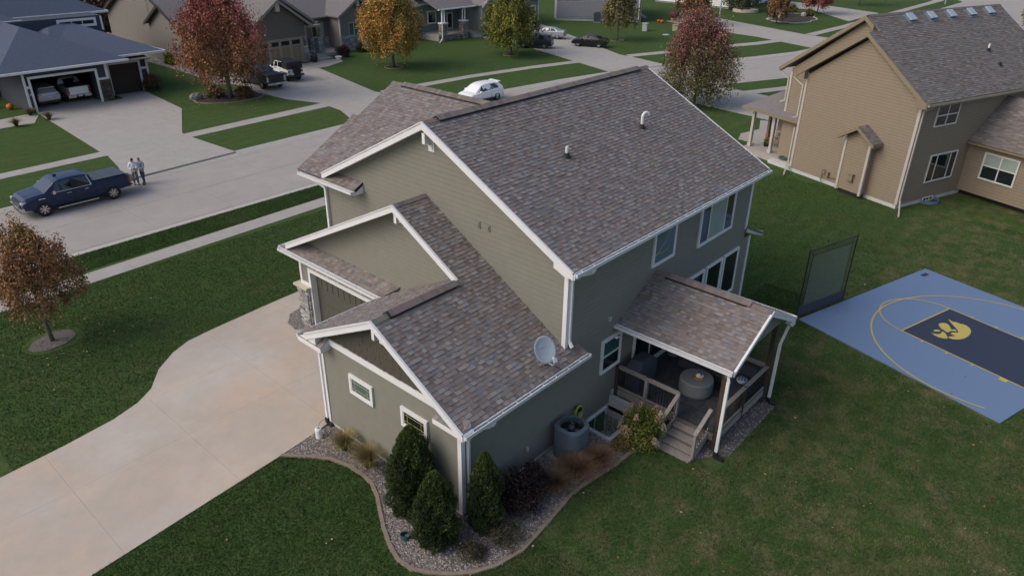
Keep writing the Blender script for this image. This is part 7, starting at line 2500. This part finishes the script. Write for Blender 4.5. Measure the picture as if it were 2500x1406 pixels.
def vehicle(kind, label, cat, loc, rot, st, paintm, ax, wr=.36, tw=.24, glass_x=None, windows=(), wind=None, rear=None, parts=(), group=None, trim_dark=.0, spokes=6, rimcol='alloy', belt_in=0.0):
    """st: stations from tail (-x) to nose (+x): (x, z_bottom, z_belt, z_top, half_bottom, half_belt, half_top)"""
    root = thing(kind, label, cat, loc, rot, group)
    def ringpts(s):
        x, zb, zs, zt, wb, ws, wt = s
        cr = .025 if zt - zs > .2 else .02
        h = [(0, zb), (wb * .85, zb), (wb, zb + .08), (ws, zb + (zs - zb) * .55), (ws * .985, zs), (wt + (ws - wt) * .06, zt - (zt - zs) * .06), (wt * .93, zt - .005), (wt * .5, zt + cr), (0, zt + cr * 1.4)]
        P = [(x, y, z) for y, z in h] + [(x, -y, z) for y, z in h[-2:0:-1]]
        return P
    V, F = [], []
    # densify stations
    n = len(ringpts(st[0]))
    for s in st:
        V += ringpts(s)
    for i in range(len(st) - 1):
        for k in range(n):
            k2 = (k + 1) % n
            F.append((i * n + k, (i + 1) * n + k, (i + 1) * n + k2, i * n + k2))
    F.append(tuple(range(n)))
    F.append(tuple((len(st) - 1) * n + k for k in range(n))[::-1])
    body = MB().add(V, F).build('body', paintm, root)
    me = body.data
    import bmesh
    bm = bmesh.new()
    bm.from_mesh(me)
    bmesh.ops.recalc_face_normals(bm, faces=bm.faces)
    bm.to_mesh(me)
    bm.free()
    # wheel openings
    cut = cutter(ax, wr + .07, 1.5)
    COL.objects.link(cut)
    for v in cut.data.vertices:
        v.co.z += wr
    md = body.modifiers.new('b', 'BOOLEAN')
    md.operation = 'DIFFERENCE'
    md.object = cut
    md.solver = 'EXACT'
    # boolean result is baked below
    bpy.context.view_layer.update()
    dg = bpy.context.evaluated_depsgraph_get()
    nm = bpy.data.meshes.new_from_object(body.evaluated_get(dg))
    body.modifiers.clear()
    body.data = nm
    cm = cut.data
    bpy.data.objects.remove(cut)
    bpy.data.meshes.remove(cm)
    halfw = max(s[5] for s in st)
    MB().box(min(ax) - .5, max(ax) + .5, -halfw * .80, halfw * .80, .28, min(.62, st[len(st) // 2][2] - .2)).build('underbody', 'dark', root)
    def at_x(x):
        for a, b in zip(st[:-1], st[1:]):
            if a[0] <= x <= b[0]:
                t = (x - a[0]) / (b[0] - a[0])
                return [a[i] + (b[i] - a[i]) * t for i in range(7)]
        return list(st[-1] if x > st[-1][0] else st[0])
    def side(x, t, sgn, off=.006):
        s = at_x(x)
        zs, zt, ws, wt = s[2], s[3], s[5] * .985, s[6]
        y = ws + (wt - ws) * t + off
        return (x, sgn * y, zs + (zt - zs) * t)
    for sgn in (1, -1):
        for wdw in windows:
            P = [side(x, t, sgn) for x, t in wdw]
            if sgn < 0:
                P = P[::-1]
            g = MB().add(P + [(p[0], p[1] - sgn * .012, p[2]) for p in P], [tuple(range(len(P)))])
            g.build('side_window', 'glass_car', root)
    def cross(xa, xb, ta, tb, name, ins=.9, m='glass_car'):
        """glass between two stations across the car"""
        A_, B_ = at_x(xa), at_x(xb)
        za = A_[2] + (A_[3] - A_[2]) * ta
        zb_ = B_[2] + (B_[3] - B_[2]) * tb
        ya = (A_[5] + (A_[6] - A_[5]) * ta) * ins
        yb = (B_[5] + (B_[6] - B_[5]) * tb) * ins
        d = Vector((xb - xa, 0, zb_ - za)).normalized()
        nr = Vector((-d.z, 0, d.x))
        if nr.z < 0:
            nr = -nr
        V = []
        for x, z, y in ((xa, za, ya), (xb, zb_, yb)):
            for q in (-1, -.5, 0, .5, 1):
                b_ = nr * (.030 + .02 * (1 - q * q))
                V.append((x + b_.x, q * y, z + b_.z))
        F = [(i, i + 1, 6 + i, 5 + i) for i in range(4)]
        if xb < xa:
            F = [f[::-1] for f in F]
        MB().add(V, F).build(name, m, root)
    if wind:
        cross(*wind, 'windshield')
    if rear:
        cross(*rear, 'rear_window')
    for x in ax:
        for sgn in (1, -1):
            yw = sgn * (halfw - tw / 2 - .01)
            wh = MB().lathe([(wr * .62, -tw / 2), (wr * .95, -tw / 2), (wr, -tw / 2 + .04), (wr, tw / 2 - .04), (wr * .95, tw / 2), (wr * .66, tw / 2), (wr * .66, -tw / 2 + .02)], (0, 0, 0), 28, axis=(0, sgn, 0), cap=False)
            tyre = wh.build('wheel', 'rubber', root, smooth=False)
            tyre.location = (x, yw, wr)
            rm = MB().lathe([(wr * .66, tw / 2 - .03), (wr * .60, tw / 2 - .02), (wr * .57, tw / 2 - .08), (.01, tw / 2 - .08)], (0, 0, 0), 24, m=1, axis=(0, sgn, 0))
            Rm = Vector((0, sgn, 0)).to_track_quat('Z', 'Y').to_matrix()
            for k in range(spokes):
                a = 2 * math.pi * k / spokes
                for da in ((-.16, .16) if spokes < 8 else (0,)):
                    p0 = Rm @ Vector((.05 * math.cos(a), .05 * math.sin(a), tw / 2 - .035))
                    p1 = Rm @ Vector((wr * .64 * math.cos(a + da), wr * .64 * math.sin(a + da), tw / 2 - .03))
                    rm.beam(p0, p1, .035, .03, m=0, upv=Vector((0, 1, 0)))
            rm.lathe([(.06, tw / 2 - .05), (.05, tw / 2 - .015)], (0, 0, 0), 12, m=0, axis=(0, sgn, 0))
            rm.build('rim', [rimcol, 'dark'], tyre)
    for p in parts:
        name, m, boxes = p[0], p[1], p[2]
        for bx in boxes:
            mb = MB()
            if len(bx) == 6:
                mb.box(*bx)
            else:
                mb.beam(*bx)
            mb.build(name, m, root)
    return root

# --- dark blue crew-cab pickup
TKS = [(-3.02, .62, 1.20, 1.30, .90, .96, .95), (-2.96, .52, 1.24, 1.34, .94, 1.01, .99), (-1.9, .46, 1.24, 1.36, .97, 1.03, 1.0), (-1.00, .44, 1.24, 1.36, .97, 1.02, 1.0), (-.97, .42, 1.24, 1.45, .96, 1.02, .92), (-.86, .42, 1.24, 1.80, .96, 1.02, .80), (-.55, .42, 1.24, 1.90, .96, 1.02, .79), (.3, .42, 1.23, 1.93, .96, 1.02, .79), (.85, .42, 1.22, 1.89, .96, 1.02, .78), (1.10, .42, 1.21, 1.78, .96, 1.01, .80), (1.72, .44, 1.19, 1.32, .96, 1.01, .90), (2.3, .46, 1.13, 1.27, .96, 1.01, .86), (2.72, .48, 1.02, 1.20, .95, .99, .80), (2.90, .52, .92, 1.08, .90, .95, .74), (2.96, .56, .84, .95, .86, .90, .70)]
truck = vehicle('pickup_truck', 'dark blue crew-cab pickup truck with tailgate down parked on the street', 'pickup truck', (13.62, 47.22, -.125), math.pi, TKS, 'navy_paint', (-1.93, 1.92), .42, .28,
    windows=([(-.78, .10), (.16, .10), (.16, .86), (-.66, .86)], [(.22, .10), (1.34, .10), (.98, .86), (.22, .86)]),
    wind=(1.66, 1.02, .35, .93), rear=(-.975, -.84, .35, .9), spokes=7, rimcol='chrome',
    parts=(
        ('tonneau_cover', 'matte_black', [(-2.9, -1.02, -.90, .90, 1.372, 1.415)]),
        ('cover_seam', 'dark', [(-1.62, -1.60, -.90, .90, 1.416, 1.42), (-2.27, -2.25, -.90, .90, 1.416, 1.42)]),
        ('bed_opening', 'dark', [(-3.04, -3.0, -.80, .80, .80, 1.30)]),
        ('tailgate', 'matte_black', [(-3.62, -3.02, -.80, .80, .80, .87)]),
        ('rear_bumper', 'chrome', [(-3.20, -3.02, .55, 1.0, .52, .68), (-3.20, -3.02, -1.0, -.55, .52, .68)]),
        ('bumper_centre', 'dark', [(-3.18, -3.02, -.55, .55, .50, .64)]),
        ('tail_light', 'lamp_red', [(-3.045, -2.93, .86, 1.015, .82, 1.28), (-3.045, -2.93, -1.015, -.86, .82, 1.28)]),
        ('front_bumper', 'chrome', [(2.90, 3.06, .50, .96, .50, .72), (2.90, 3.06, -.96, -.50, .50, .72), (2.94, 3.08, -.50, .50, .62, .74)]),
        ('skid_plate', 'matte_black', [(2.85, 3.02, -.6, .6, .36, .56)]),
        ('grille', 'dark', [(2.90, 3.0, -.62, .62, .76, 1.04)]),
        ('grille_bar', 'chrome', [(2.98, 3.02, -.60, .60, .98, 1.01), (2.98, 3.02, -.60, .60, .90, .92), (2.98, 3.02, -.60, .60, .80, .83)]),
        ('headlight', 'lamp_clear', [(2.78, 2.985, .64, .93, .90, 1.03), (2.78, 2.985, -.93, -.64, .90, 1.03)]),
        ('window_trim', 'chrome', [(-.82, 1.38, 1.012, 1.028, 1.25, 1.28), (-.82, 1.38, -1.028, -1.012, 1.25, 1.28), ((-.80, 1.015, 1.27), (-.68, .84, 1.82), .02, .05), ((-.80, -1.015, 1.27), (-.68, -.84, 1.82), .02, .05)]),
        ('door_handle', 'chrome', [(-.62, -.40, 1.035, 1.055, 1.08, 1.11), (.35, .58, 1.035, 1.055, 1.08, 1.11), (-.62, -.40, -1.055, -1.035, 1.08, 1.11), (.35, .58, -1.055, -1.035, 1.08, 1.11)]),
        ('door_seam', 'dark', [(.185, .195, 1.032, 1.036, .5, 1.22), (-.99, -.98, 1.030, 1.036, .5, 1.3), (1.36, 1.37, 1.026, 1.032, .5, 1.2)]),
        ('side_mirror', 'chrome', [(1.22, 1.36, 1.05, 1.28, 1.25, 1.45), (1.22, 1.36, -1.28, -1.05, 1.25, 1.45)]),
        ('side_step', 'chrome', [(-1.0, 1.25, 1.03, 1.13, .34, .40), (-1.0, 1.25, -1.13, -1.03, .34, .40)]),
        ('hood_emblem', 'chrome', [(1.75, 2.1, 1.02, 1.028, 1.04, 1.09), (1.75, 2.1, -1.028, -1.02, 1.04, 1.09)]),
        ('roof_antenna', 'matte_black', [(.62, .80, -.05, .05, 1.95, 2.02)]),
        ('hood_crease', 'navy_paint', [((1.8, .45, 1.325), (2.7, .38, 1.225), .10, .03), ((1.8, -.45, 1.325), (2.7, -.38, 1.225), .10, .03)]),
    ))
# --- white compact SUV
SUV = [(-2.28, .55, .85, 1.0, .80, .86, .75), (-2.24, .42, .98, 1.16, .86, .92, .80), (-2.12, .34, 1.05, 1.32, .88, .94, .70), (-1.78, .30, 1.06, 1.60, .90, .95, .66), (-1.2, .28, 1.05, 1.66, .90, .95, .66), (-.2, .26, 1.01, 1.68, .90, .95, .66), (.35, .26, .99, 1.62, .90, .95, .64), (.62, .26, .98, 1.52, .90, .95, .66), (1.32, .28, .95, 1.03, .90, .95, .80), (1.8, .30, .88, .98, .90, .94, .74), (2.14, .34, .75, .86, .86, .90, .66), (2.28, .42, .62, .70, .78, .82, .6)]
def suv(kind, label, loc, rot, pm, extra=(), group=None, cat='suv'):
    return vehicle(kind, label, cat, loc, rot, SUV, pm, (-1.38, 1.36), .36, .23,
        windows=([(-1.62, .18), (-.62, .16), (-.62, .88), (-1.42, .88)], [(-.56, .16), (.96, .14), (.52, .88), (-.56, .88)]),
        wind=(1.25, .52, .25, .93), rear=(-2.20, -1.80, .35, .92), spokes=5,
        parts=(
            ('tail_light', 'lamp_red', [(-2.275, -2.16, .55, .90, .96, 1.08), (-2.275, -2.16, -.90, -.55, .96, 1.08)]),
            ('rear_bumper', 'matte_black', [(-2.33, -2.18, -.82, .82, .36, .56)]),
            ('number_plate', 'plate', [(-2.31, -2.275, -.16, .16, .80, .90)]),
            ('front_bumper', 'matte_black', [(2.18, 2.31, -.70, .70, .34, .50)]),
            ('grille', 'dark', [(2.18, 2.30, -.50, .50, .62, .70)]),
            ('headlight', 'lamp_clear', [(2.02, 2.24, .55, .84, .66, .78), (2.02, 2.24, -.84, -.55, .66, .78)]),
            ('sill_trim', 'matte_black', [(-.95, .92, .93, .965, .27, .42), (-.95, .92, -.965, -.93, .27, .42)]),
            ('side_mirror', pm, [(.72, .92, .96, 1.12, 1.02, 1.16), (.72, .92, -1.12, -.96, 1.02, 1.16)]),
            ('spoiler', pm, [(-2.12, -1.75, -.62, .62, 1.60, 1.66)]),
            ('door_handle', pm, [(-.4, -.2, .955, .975, .88, .91), (.5, .7, -.975, -.955, .88, .91), (-.4, -.2, -.975, -.955, .88, .91)]),
            ('door_seam', 'dark', [(-.59, -.58, -.956, -.95, .4, 1.0), (.86, .87, -.956, -.95, .4, .95), (-.59, -.58, .95, .956, .4, 1.0)])) + tuple(extra), group=group)
suv('suv', 'white compact suv parked on the street beyond the roof ridge', (49.6, 48.05, -.125), math.pi - .03, 'white_paint')
suv('suv', 'dark blue-black suv parked nearest the yellow-green tree', (74.95, 62.75, .035), math.radians(118), 'blueblack_paint', extra=(('skid_plate', 'alloy', [(-2.345, -2.2, -.5, .5, .34, .46)]), ('roof_rail', 'alloy', [(-1.3, .3, .62, .66, 1.69, 1.73), (-1.3, .3, -.66, -.62, 1.69, 1.73)])))
suv('suv', 'silver suv parked in the open bay of the navy house garage', (21.25, 75.0, .03), math.pi / 2, 'silver_paint')
# --- sedans
SED = [(-2.30, .48, .80, .95, .78, .82, .74), (-2.22, .36, .90, 1.06, .84, .88, .78), (-1.85, .30, .95, 1.08, .86, .90, .76), (-1.55, .26, .96, 1.12, .87, .90, .72), (-.95, .24, .95, 1.38, .87, .90, .60), (-.45, .24, .94, 1.44, .87, .90, .60), (.2, .24, .92, 1.44, .87, .90, .60), (.5, .24, .91, 1.38, .87, .90, .61), (1.25, .26, .88, .98, .87, .90, .76), (1.8, .28, .80, .90, .86, .89, .70), (2.15, .32, .68, .76, .82, .85, .62), (2.28, .40, .58, .64, .74, .78, .55)]
def sedan(label, loc, rot, pm):
    return vehicle('sedan', label, 'car', loc, rot, SED, pm, (-1.38, 1.36), .33, .21,
        windows=([(-1.22, .2), (-.42, .16), (-.42, .86), (-.86, .84)], [(-.36, .16), (.92, .16), (.42, .86), (-.36, .86)]),
        wind=(1.18, .44, .3, .92), rear=(-1.62, -.98, .4, .92), spokes=7,
        parts=(
            ('tail_light', 'lamp_red', [(-2.29, -2.15, .46, .85, .80, .93), (-2.29, -2.15, -.85, -.46, .80, .93)]),
            ('number_plate', 'plate', [(-2.325, -2.28, -.17, .17, .72, .84)]),
            ('rear_bumper', pm, [(-2.34, -2.2, -.78, .78, .36, .58)]),
            ('headlight', 'lamp_clear', [(2.0, 2.24, .5, .8, .60, .72), (2.0, 2.24, -.8, -.5, .60, .72)]),
            ('side_mirror', pm, [(.72, .88, .90, 1.06, .94, 1.06), (.72, .88, -1.06, -.90, .94, 1.06)]),
            ('window_trim', 'chrome', [(-1.25, .95, .893, .903, .94, .955), (-1.25, .95, -.903, -.893, .94, .955)]),
            ('door_handle', 'chrome', [(-.5, -.32, .90, .92, .84, .87), (.4, .58, .90, .92, .84, .87)])))
sedan('silver sedan parked on the grass side behind the dark suv', (82.1, 66.3, .035), math.radians(115), 'silver_paint')
sedan('black sedan parked on the right side of the three-car driveway', (80.75, 58.35, .035), math.radians(113), 'black_paint')
# --- white off-roader with black hardtop
JP = [(-2.05, .72, 1.22, 1.24, .78, .80, .79), (-2.02, .60, 1.22, 1.80, .80, .82, .72), (-1.95, .55, 1.22, 1.86, .80, .82, .71), (-.2, .52, 1.22, 1.88, .80, .82, .71), (.55, .52, 1.22, 1.86, .80, .82, .71), (.80, .52, 1.22, 1.66, .80, .82, .74), (.98, .54, 1.20, 1.26, .78, .80, .72), (1.5, .58, 1.14, 1.20, .70, .72, .62), (2.05, .62, 1.08, 1.14, .60, .62, .52), (2.10, .66, 1.0, 1.05, .58, .60, .5)]
jeep = vehicle('off_roader', 'white boxy off-roader with black hardtop and rear spare tyre', 'off-roader', (42.2, 68.7, .035), math.radians(86), JP, 'white_paint', (-1.30, 1.45), .42, .28,
    windows=([(.05, .08), (.72, .08), (.60, .88), (.05, .88)], [(-.85, .08), (-.05, .08), (-.05, .88), (-.85, .88)]),
    wind=(.92, .72, .3, .92), spokes=5, rimcol='dark',
    parts=(
        ('hardtop', 'matte_black', [(-2.04, .62, -.74, .74, 1.86, 1.93), (-2.06, -.92, .735, .83, 1.24, 1.88), (-2.06, -.92, -.83, -.735, 1.24, 1.88), (-2.08, -2.03, -.74, .74, 1.24, 1.88)]),
        ('fender_flare', 'matte_black', [(-1.85, -.75, .82, .98, .86, .94), (-1.85, -.75, -.98, -.82, .86, .94), (1.0, 1.95, .62, .98, .92, 1.0), (1.0, 1.95, -.98, -.62, .92, 1.0)]),
        ('rear_bumper', 'matte_black', [(-2.28, -2.02, -.85, .85, .55, .72)]),
        ('tail_light', 'lamp_red', [(-2.08, -2.0, .62, .80, .92, 1.12), (-2.08, -2.0, -.80, -.62, .92, 1.12)]),
        ('number_plate', 'plate', [(-2.31, -2.28, .30, .62, .72, .88)]),
        ('side_mirror', 'matte_black', [(.70, .82, .86, 1.10, 1.24, 1.46), (.70, .82, -1.10, -.86, 1.24, 1.46)]),
        ('door_handle', 'matte_black', [(-.6, -.4, .83, .86, 1.1, 1.14), (.25, .45, .83, .86, 1.1, 1.14)]),
        ('side_step', 'matte_black', [(-.8, .85, .80, .92, .46, .54), (-.8, .85, -.92, -.80, .46, .54)])))
sp = MB().lathe([(.24, -.14), (.39, -.14), (.42, -.09), (.42, .09), (.39, .14), (.2, .12), (.05, .12)], (-2.24, -.10, 1.08), 26, axis=(-1, 0, 0)).build('spare_wheel', 'rubber', jeep)
# --- black pickup left of it
vehicle('pickup_truck', 'black pickup truck half hidden under the red-topped maple', 'pickup truck', (38.75, 67.75, .035), math.radians(88), TKS, 'blueblack_paint', (-1.93, 1.92), .42, .28,
    windows=([(-.78, .10), (.16, .10), (.16, .86), (-.66, .86)], [(.22, .10), (1.34, .10), (.98, .86), (.22, .86)]),
    wind=(1.66, 1.02, .35, .93), rear=(-.975, -.84, .35, .9), spokes=6,
    parts=(
        ('tonneau_cover', 'matte_black', [(-2.98, -1.02, -.93, .93, 1.37, 1.42)]),
        ('tailgate', 'matte_black', [(-3.07, -3.0, -.78, .78, .74, 1.34)]),
        ('tail_light', 'lamp_clear', [(-3.06, -2.94, .82, 1.0, .80, 1.26), (-3.06, -2.94, -1.0, -.82, .80, 1.26)]),
        ('rear_bumper', 'chrome', [(-3.22, -3.02, -1.0, 1.0, .50, .70)]),
        ('number_plate', 'plate', [(-3.24, -3.22, -.18, .18, .56, .68)]),
        ('side_mirror', 'matte_black', [(1.22, 1.36, 1.05, 1.28, 1.25, 1.45), (1.22, 1.36, -1.28, -1.05, 1.25, 1.45)])))
vehicle('pickup_truck', 'white pickup truck in the right part of the open navy garage', 'pickup truck', (23.75, 75.85, .03), math.pi / 2, TKS, 'silver_paint', (-1.93, 1.92), .42, .28,
    windows=([(-.78, .10), (.16, .10), (.16, .86), (-.66, .86)], [(.22, .10), (1.34, .10), (.98, .86), (.22, .86)]),
    wind=(1.66, 1.02, .35, .93), rear=(-.975, -.84, .35, .9), spokes=6,
    parts=(
        ('bed_cover', 'matte_black', [(-2.9, -1.02, -.88, .88, 1.37, 1.40)]),
        ('tailgate', 'white_paint', [(-3.07, -3.0, -.78, .78, .72, 1.34)]),
        ('tail_light', 'lamp_red', [(-3.06, -2.94, .82, 1.0, .80, 1.26), (-3.06, -2.94, -1.0, -.82, .80, 1.26)]),
        ('rear_bumper', 'chrome', [(-3.22, -3.02, -1.0, -.35, .46, .68), (-3.22, -3.02, .35, 1.0, .46, .68)]),
        ('number_plate', 'plate', [(-3.2, -3.1, -.18, .18, .52, .66)])))

# ================================================================== PEOPLE
def skin_mesh(verts, edges, radii, name, m, parent, root_i=0, lv=2):
    me = bpy.data.meshes.new(name)
    me.from_pydata([tuple(v) for v in verts], edges, [])
    o = bpy.data.objects.new(name, me)
    COL.objects.link(o)
    o.modifiers.new('s', 'SKIN')
    sv = me.skin_vertices[0].data
    for i, r in enumerate(radii):
        sv[i].radius = r if isinstance(r, tuple) else (r, r)
        sv[i].use_root = (i == root_i)
    md = o.modifiers.new('u', 'SUBSURF')
    md.levels = lv
    md.render_levels = lv
    bpy.context.view_layer.update()
    nm = bpy.data.meshes.new_from_object(o.evaluated_get(bpy.context.evaluated_depsgraph_get()))
    bpy.data.objects.remove(o)
    nm.materials.clear()
    nm.materials.append(MT[m])
    nm.polygons.foreach_set('use_smooth', [True] * len(nm.polygons))
    return link(name, nm, parent)
MT['skin'] = mat('skin', (.42, .25, .18), .6)
MT['white_shirt'] = mat('white_shirt', (.72, .76, .82), .8, (12, .05))
MT['plaid_shirt'] = mat('plaid_shirt', (.16, .21, .29), .85, (9, .5), patches=[(14, .5, .55, (.32, .35, .40), .8)])
MT['jeans'] = mat('jeans', (.035, .065, .13), .9, (10, .2))
MT['khaki'] = mat('khaki', (.20, .17, .13), .9, (10, .15))
MT['dark_hair'] = mat('dark_hair', (.012, .010, .009), .7)
MT['grey_hair'] = mat('grey_hair', (.17, .12, .09), .8)
def person(label, loc, rot, shirt, pants, hair, hair_len, headtilt, arms, stride=.1, holding=None, long_hem=.80):
    r = thing('person', label, 'person', loc, rot)
    # body: hips, spine, neck, head, legs, arms in one skin (x forward, y left)
    v = [(0, 0, .95), (0, 0, 1.12), (0.0, 0, 1.30), (.0, 0, 1.44), (.01, 0, 1.52), (.03 + headtilt * .04, 0, 1.60), (.04 + headtilt * .08, 0, 1.72)]
    e = [(0, 1), (1, 2), (2, 3), (3, 4), (4, 5), (5, 6)]
    rd = [(.15, .11), (.145, .10), (.165, .11), (.13, .085), (.052, .052), (.072, .08), (.068, .08)]
    legs = {}
    for s_, st_ in ((1, stride), (-1, -stride)):
        b = len(v)
        v += [(0, s_ * .09, .88), (st_ * .35 + .02, s_ * .10, .50), (st_ * .6 - .01, s_ * .11, .10), (st_ * .6 + .13, s_ * .12, .035)]
        e += [(0, b), (b, b + 1), (b + 1, b + 2), (b + 2, b + 3)]
        rd += [(.095, .095), (.062, .062), (.042, .042), (.045, .028)]
        legs[s_] = b
        c = len(v)
        sh, el, wr_, hd = arms[s_]
        v += [sh, el, wr_, hd]
        e += [(3, c), (c, c + 1), (c + 1, c + 2), (c + 2, c + 3)]
        rd += [(.062, .062), (.045, .045), (.030, .030), (.038, .02)]
    skin_mesh(v, e, rd, 'body', 'skin', r)
    # fingers
    for s_ in (1, -1):
        sh, el, wr_, hd = [Vector(p) for p in arms[s_]]
        d = (hd - wr_).normalized()
        sd2 = d.cross(Z).normalized()
        mb = MB()
        for k, l in enumerate((.055, .07, .075, .065)):
            p = hd + sd2 * (-.028 + .018 * k) + d * .02
            mb.tube([p, p + d * l * .6 - Z * .008, p + d * l - Z * .028], [.009, .008, .006], 5)
        p = wr_ + d * .04 + sd2 * (.03 * s_)
        mb.tube([p, p + sd2 * .03 * s_ + d * .02, p + sd2 * .035 * s_ + d * .05], [.011, .009, .007], 5)
        mb.build('fingers', 'skin', r, smooth=True)
    # shirt
    vs_ = [(0, 0, long_hem + .05), (0, 0, 1.05), (0, 0, 1.30), (0, 0, 1.45)]
    es = [(0, 1), (1, 2), (2, 3)]
    rs = [(.178, .135), (.17, .125), (.185, .13), (.125, .09)]
    for s_ in (1, -1):
        c = len(vs_)
        sh, el, wr_, hd = [Vector(p) for p in arms[s_]]
        vs_ += [tuple(sh), tuple(el), tuple(el.lerp(wr_, .85))]
        es += [(3, c), (c, c + 1), (c + 1, c + 2)]
        rs += [(.080, .080), (.062, .062), (.048, .048)]
    skin_mesh(vs_, es, rs, 'shirt', shirt, r, 1)
    # trousers
    vp = [(0, 0, .96), (0, .0, .88)]
    ep = [(0, 1)]
    rp = [(.165, .125), (.155, .12)]
    for s_ in (1, -1):
        b = legs[s_]
        c = len(vp)
        vp += [v[b], v[b + 1], (v[b + 2][0], v[b + 2][1], .09)]
        ep += [(1, c), (c, c + 1), (c + 1, c + 2)]
        rp += [(.108, .108), (.080, .080), (.066, .066)]
    skin_mesh(vp, ep, rp, 'trousers', pants, r)
    for s_ in (1, -1):
        b = legs[s_]
        x, y = v[b + 2][0], v[b + 2][1]
        MB().blob((x + .06, y, .05), (.15, .055, .05), n=10).build('shoe', 'matte_black' if pants == 'jeans' else 'door_brown', r, smooth=True)
    hx = .04 + headtilt * .08
    hb = MB().blob((hx - .012, 0, 1.705), (.092, .082, .085 + hair_len), n=12)
    hb.build('hair', hair, r, smooth=True)
    fc = MB().blob((hx + .088, 0, 1.66), (.018, .014, .022), n=6)
    fc.build('nose', 'skin', r, smooth=True)
    for s_ in (1, -1):
        MB().blob((hx + .073, s_ * .030, 1.685), (.010, .012, .007), n=6).build('eye', 'dark', r)
        MB().blob((hx, s_ * .078, 1.665), (.020, .010, .030), n=6).build('ear', 'skin', r)
    MB().blob((hx + .074, 0, 1.622), (.010, .024, .006), n=6).build('mouth', 'lamp_red', r)
    if holding:
        MB().box(*holding).build('phone', 'matte_black', r)
    return r
person('dark-haired man in white shirt and khaki trousers looking down at his hands', (17.62, 47.92, -.125), math.radians(-105), 'white_shirt', 'khaki', 'dark_hair', .012, 1.2,
       {1: ((.0, .19, 1.42), (.06, .27, 1.16), (.26, .10, 1.12), (.32, .03, 1.12)), -1: ((.0, -.19, 1.42), (.06, -.27, 1.16), (.26, -.10, 1.12), (.32, -.03, 1.13))}, .08, (.30, .40, -.05, .06, 1.13, 1.15))
person('older man in plaid shirt and blue jeans leaning beside the white-shirted man', (18.02, 47.72, -.125), math.radians(-150), 'plaid_shirt', 'jeans', 'grey_hair', -.012, .5,
       {1: ((.0, .19, 1.42), (.10, .25, 1.15), (.30, .12, 1.08), (.36, .08, 1.07)), -1: ((.0, -.19, 1.42), (-.05, -.28, 1.15), (.06, -.28, .93), (.09, -.27, .86))}, .22)

# fallen leaves scattered on the lawns and paving
def fallen(n, cx, cy, sx, sy, seed, excl=()):
    rg = np.random.default_rng(seed)
    x, y = rg.normal(cx, sx, n), rg.normal(cy, sy, n)
    k = np.ones(n, bool)
    for P in excl:
        k &= ~inside(P, x, y)
    x, y = x[k], y[k]
    n = len(x)
    C = np.stack([x, y, np.full(n, .055)], 1)
    d = np.stack([rg.normal(0, 1, n), rg.normal(0, 1, n), rg.normal(0, .12, n)], 1)
    pal = np.array([(.30, .22, .10), (.24, .11, .05), (.34, .28, .16), (.16, .08, .045)])
    leaf_quads('fallen_leaves', C, .08, pal[rg.integers(0, 4, n)], ratio=.8, dirs=d, seed=seed, kind='stuff')
fallen(170, 6.8, 31, 2.2, 1.6, 1)
fallen(420, 34, 65, 4, 3.0, 2)
fallen(260, 62, 32.5, 3.5, 2.5, 3)
fallen(130, 20, 3, 7, 4, 4, (house_fp, deck_fp, bed_poly))
fallen(60, 6, 12, 2.5, 3, 5, (house_fp, bed_poly))
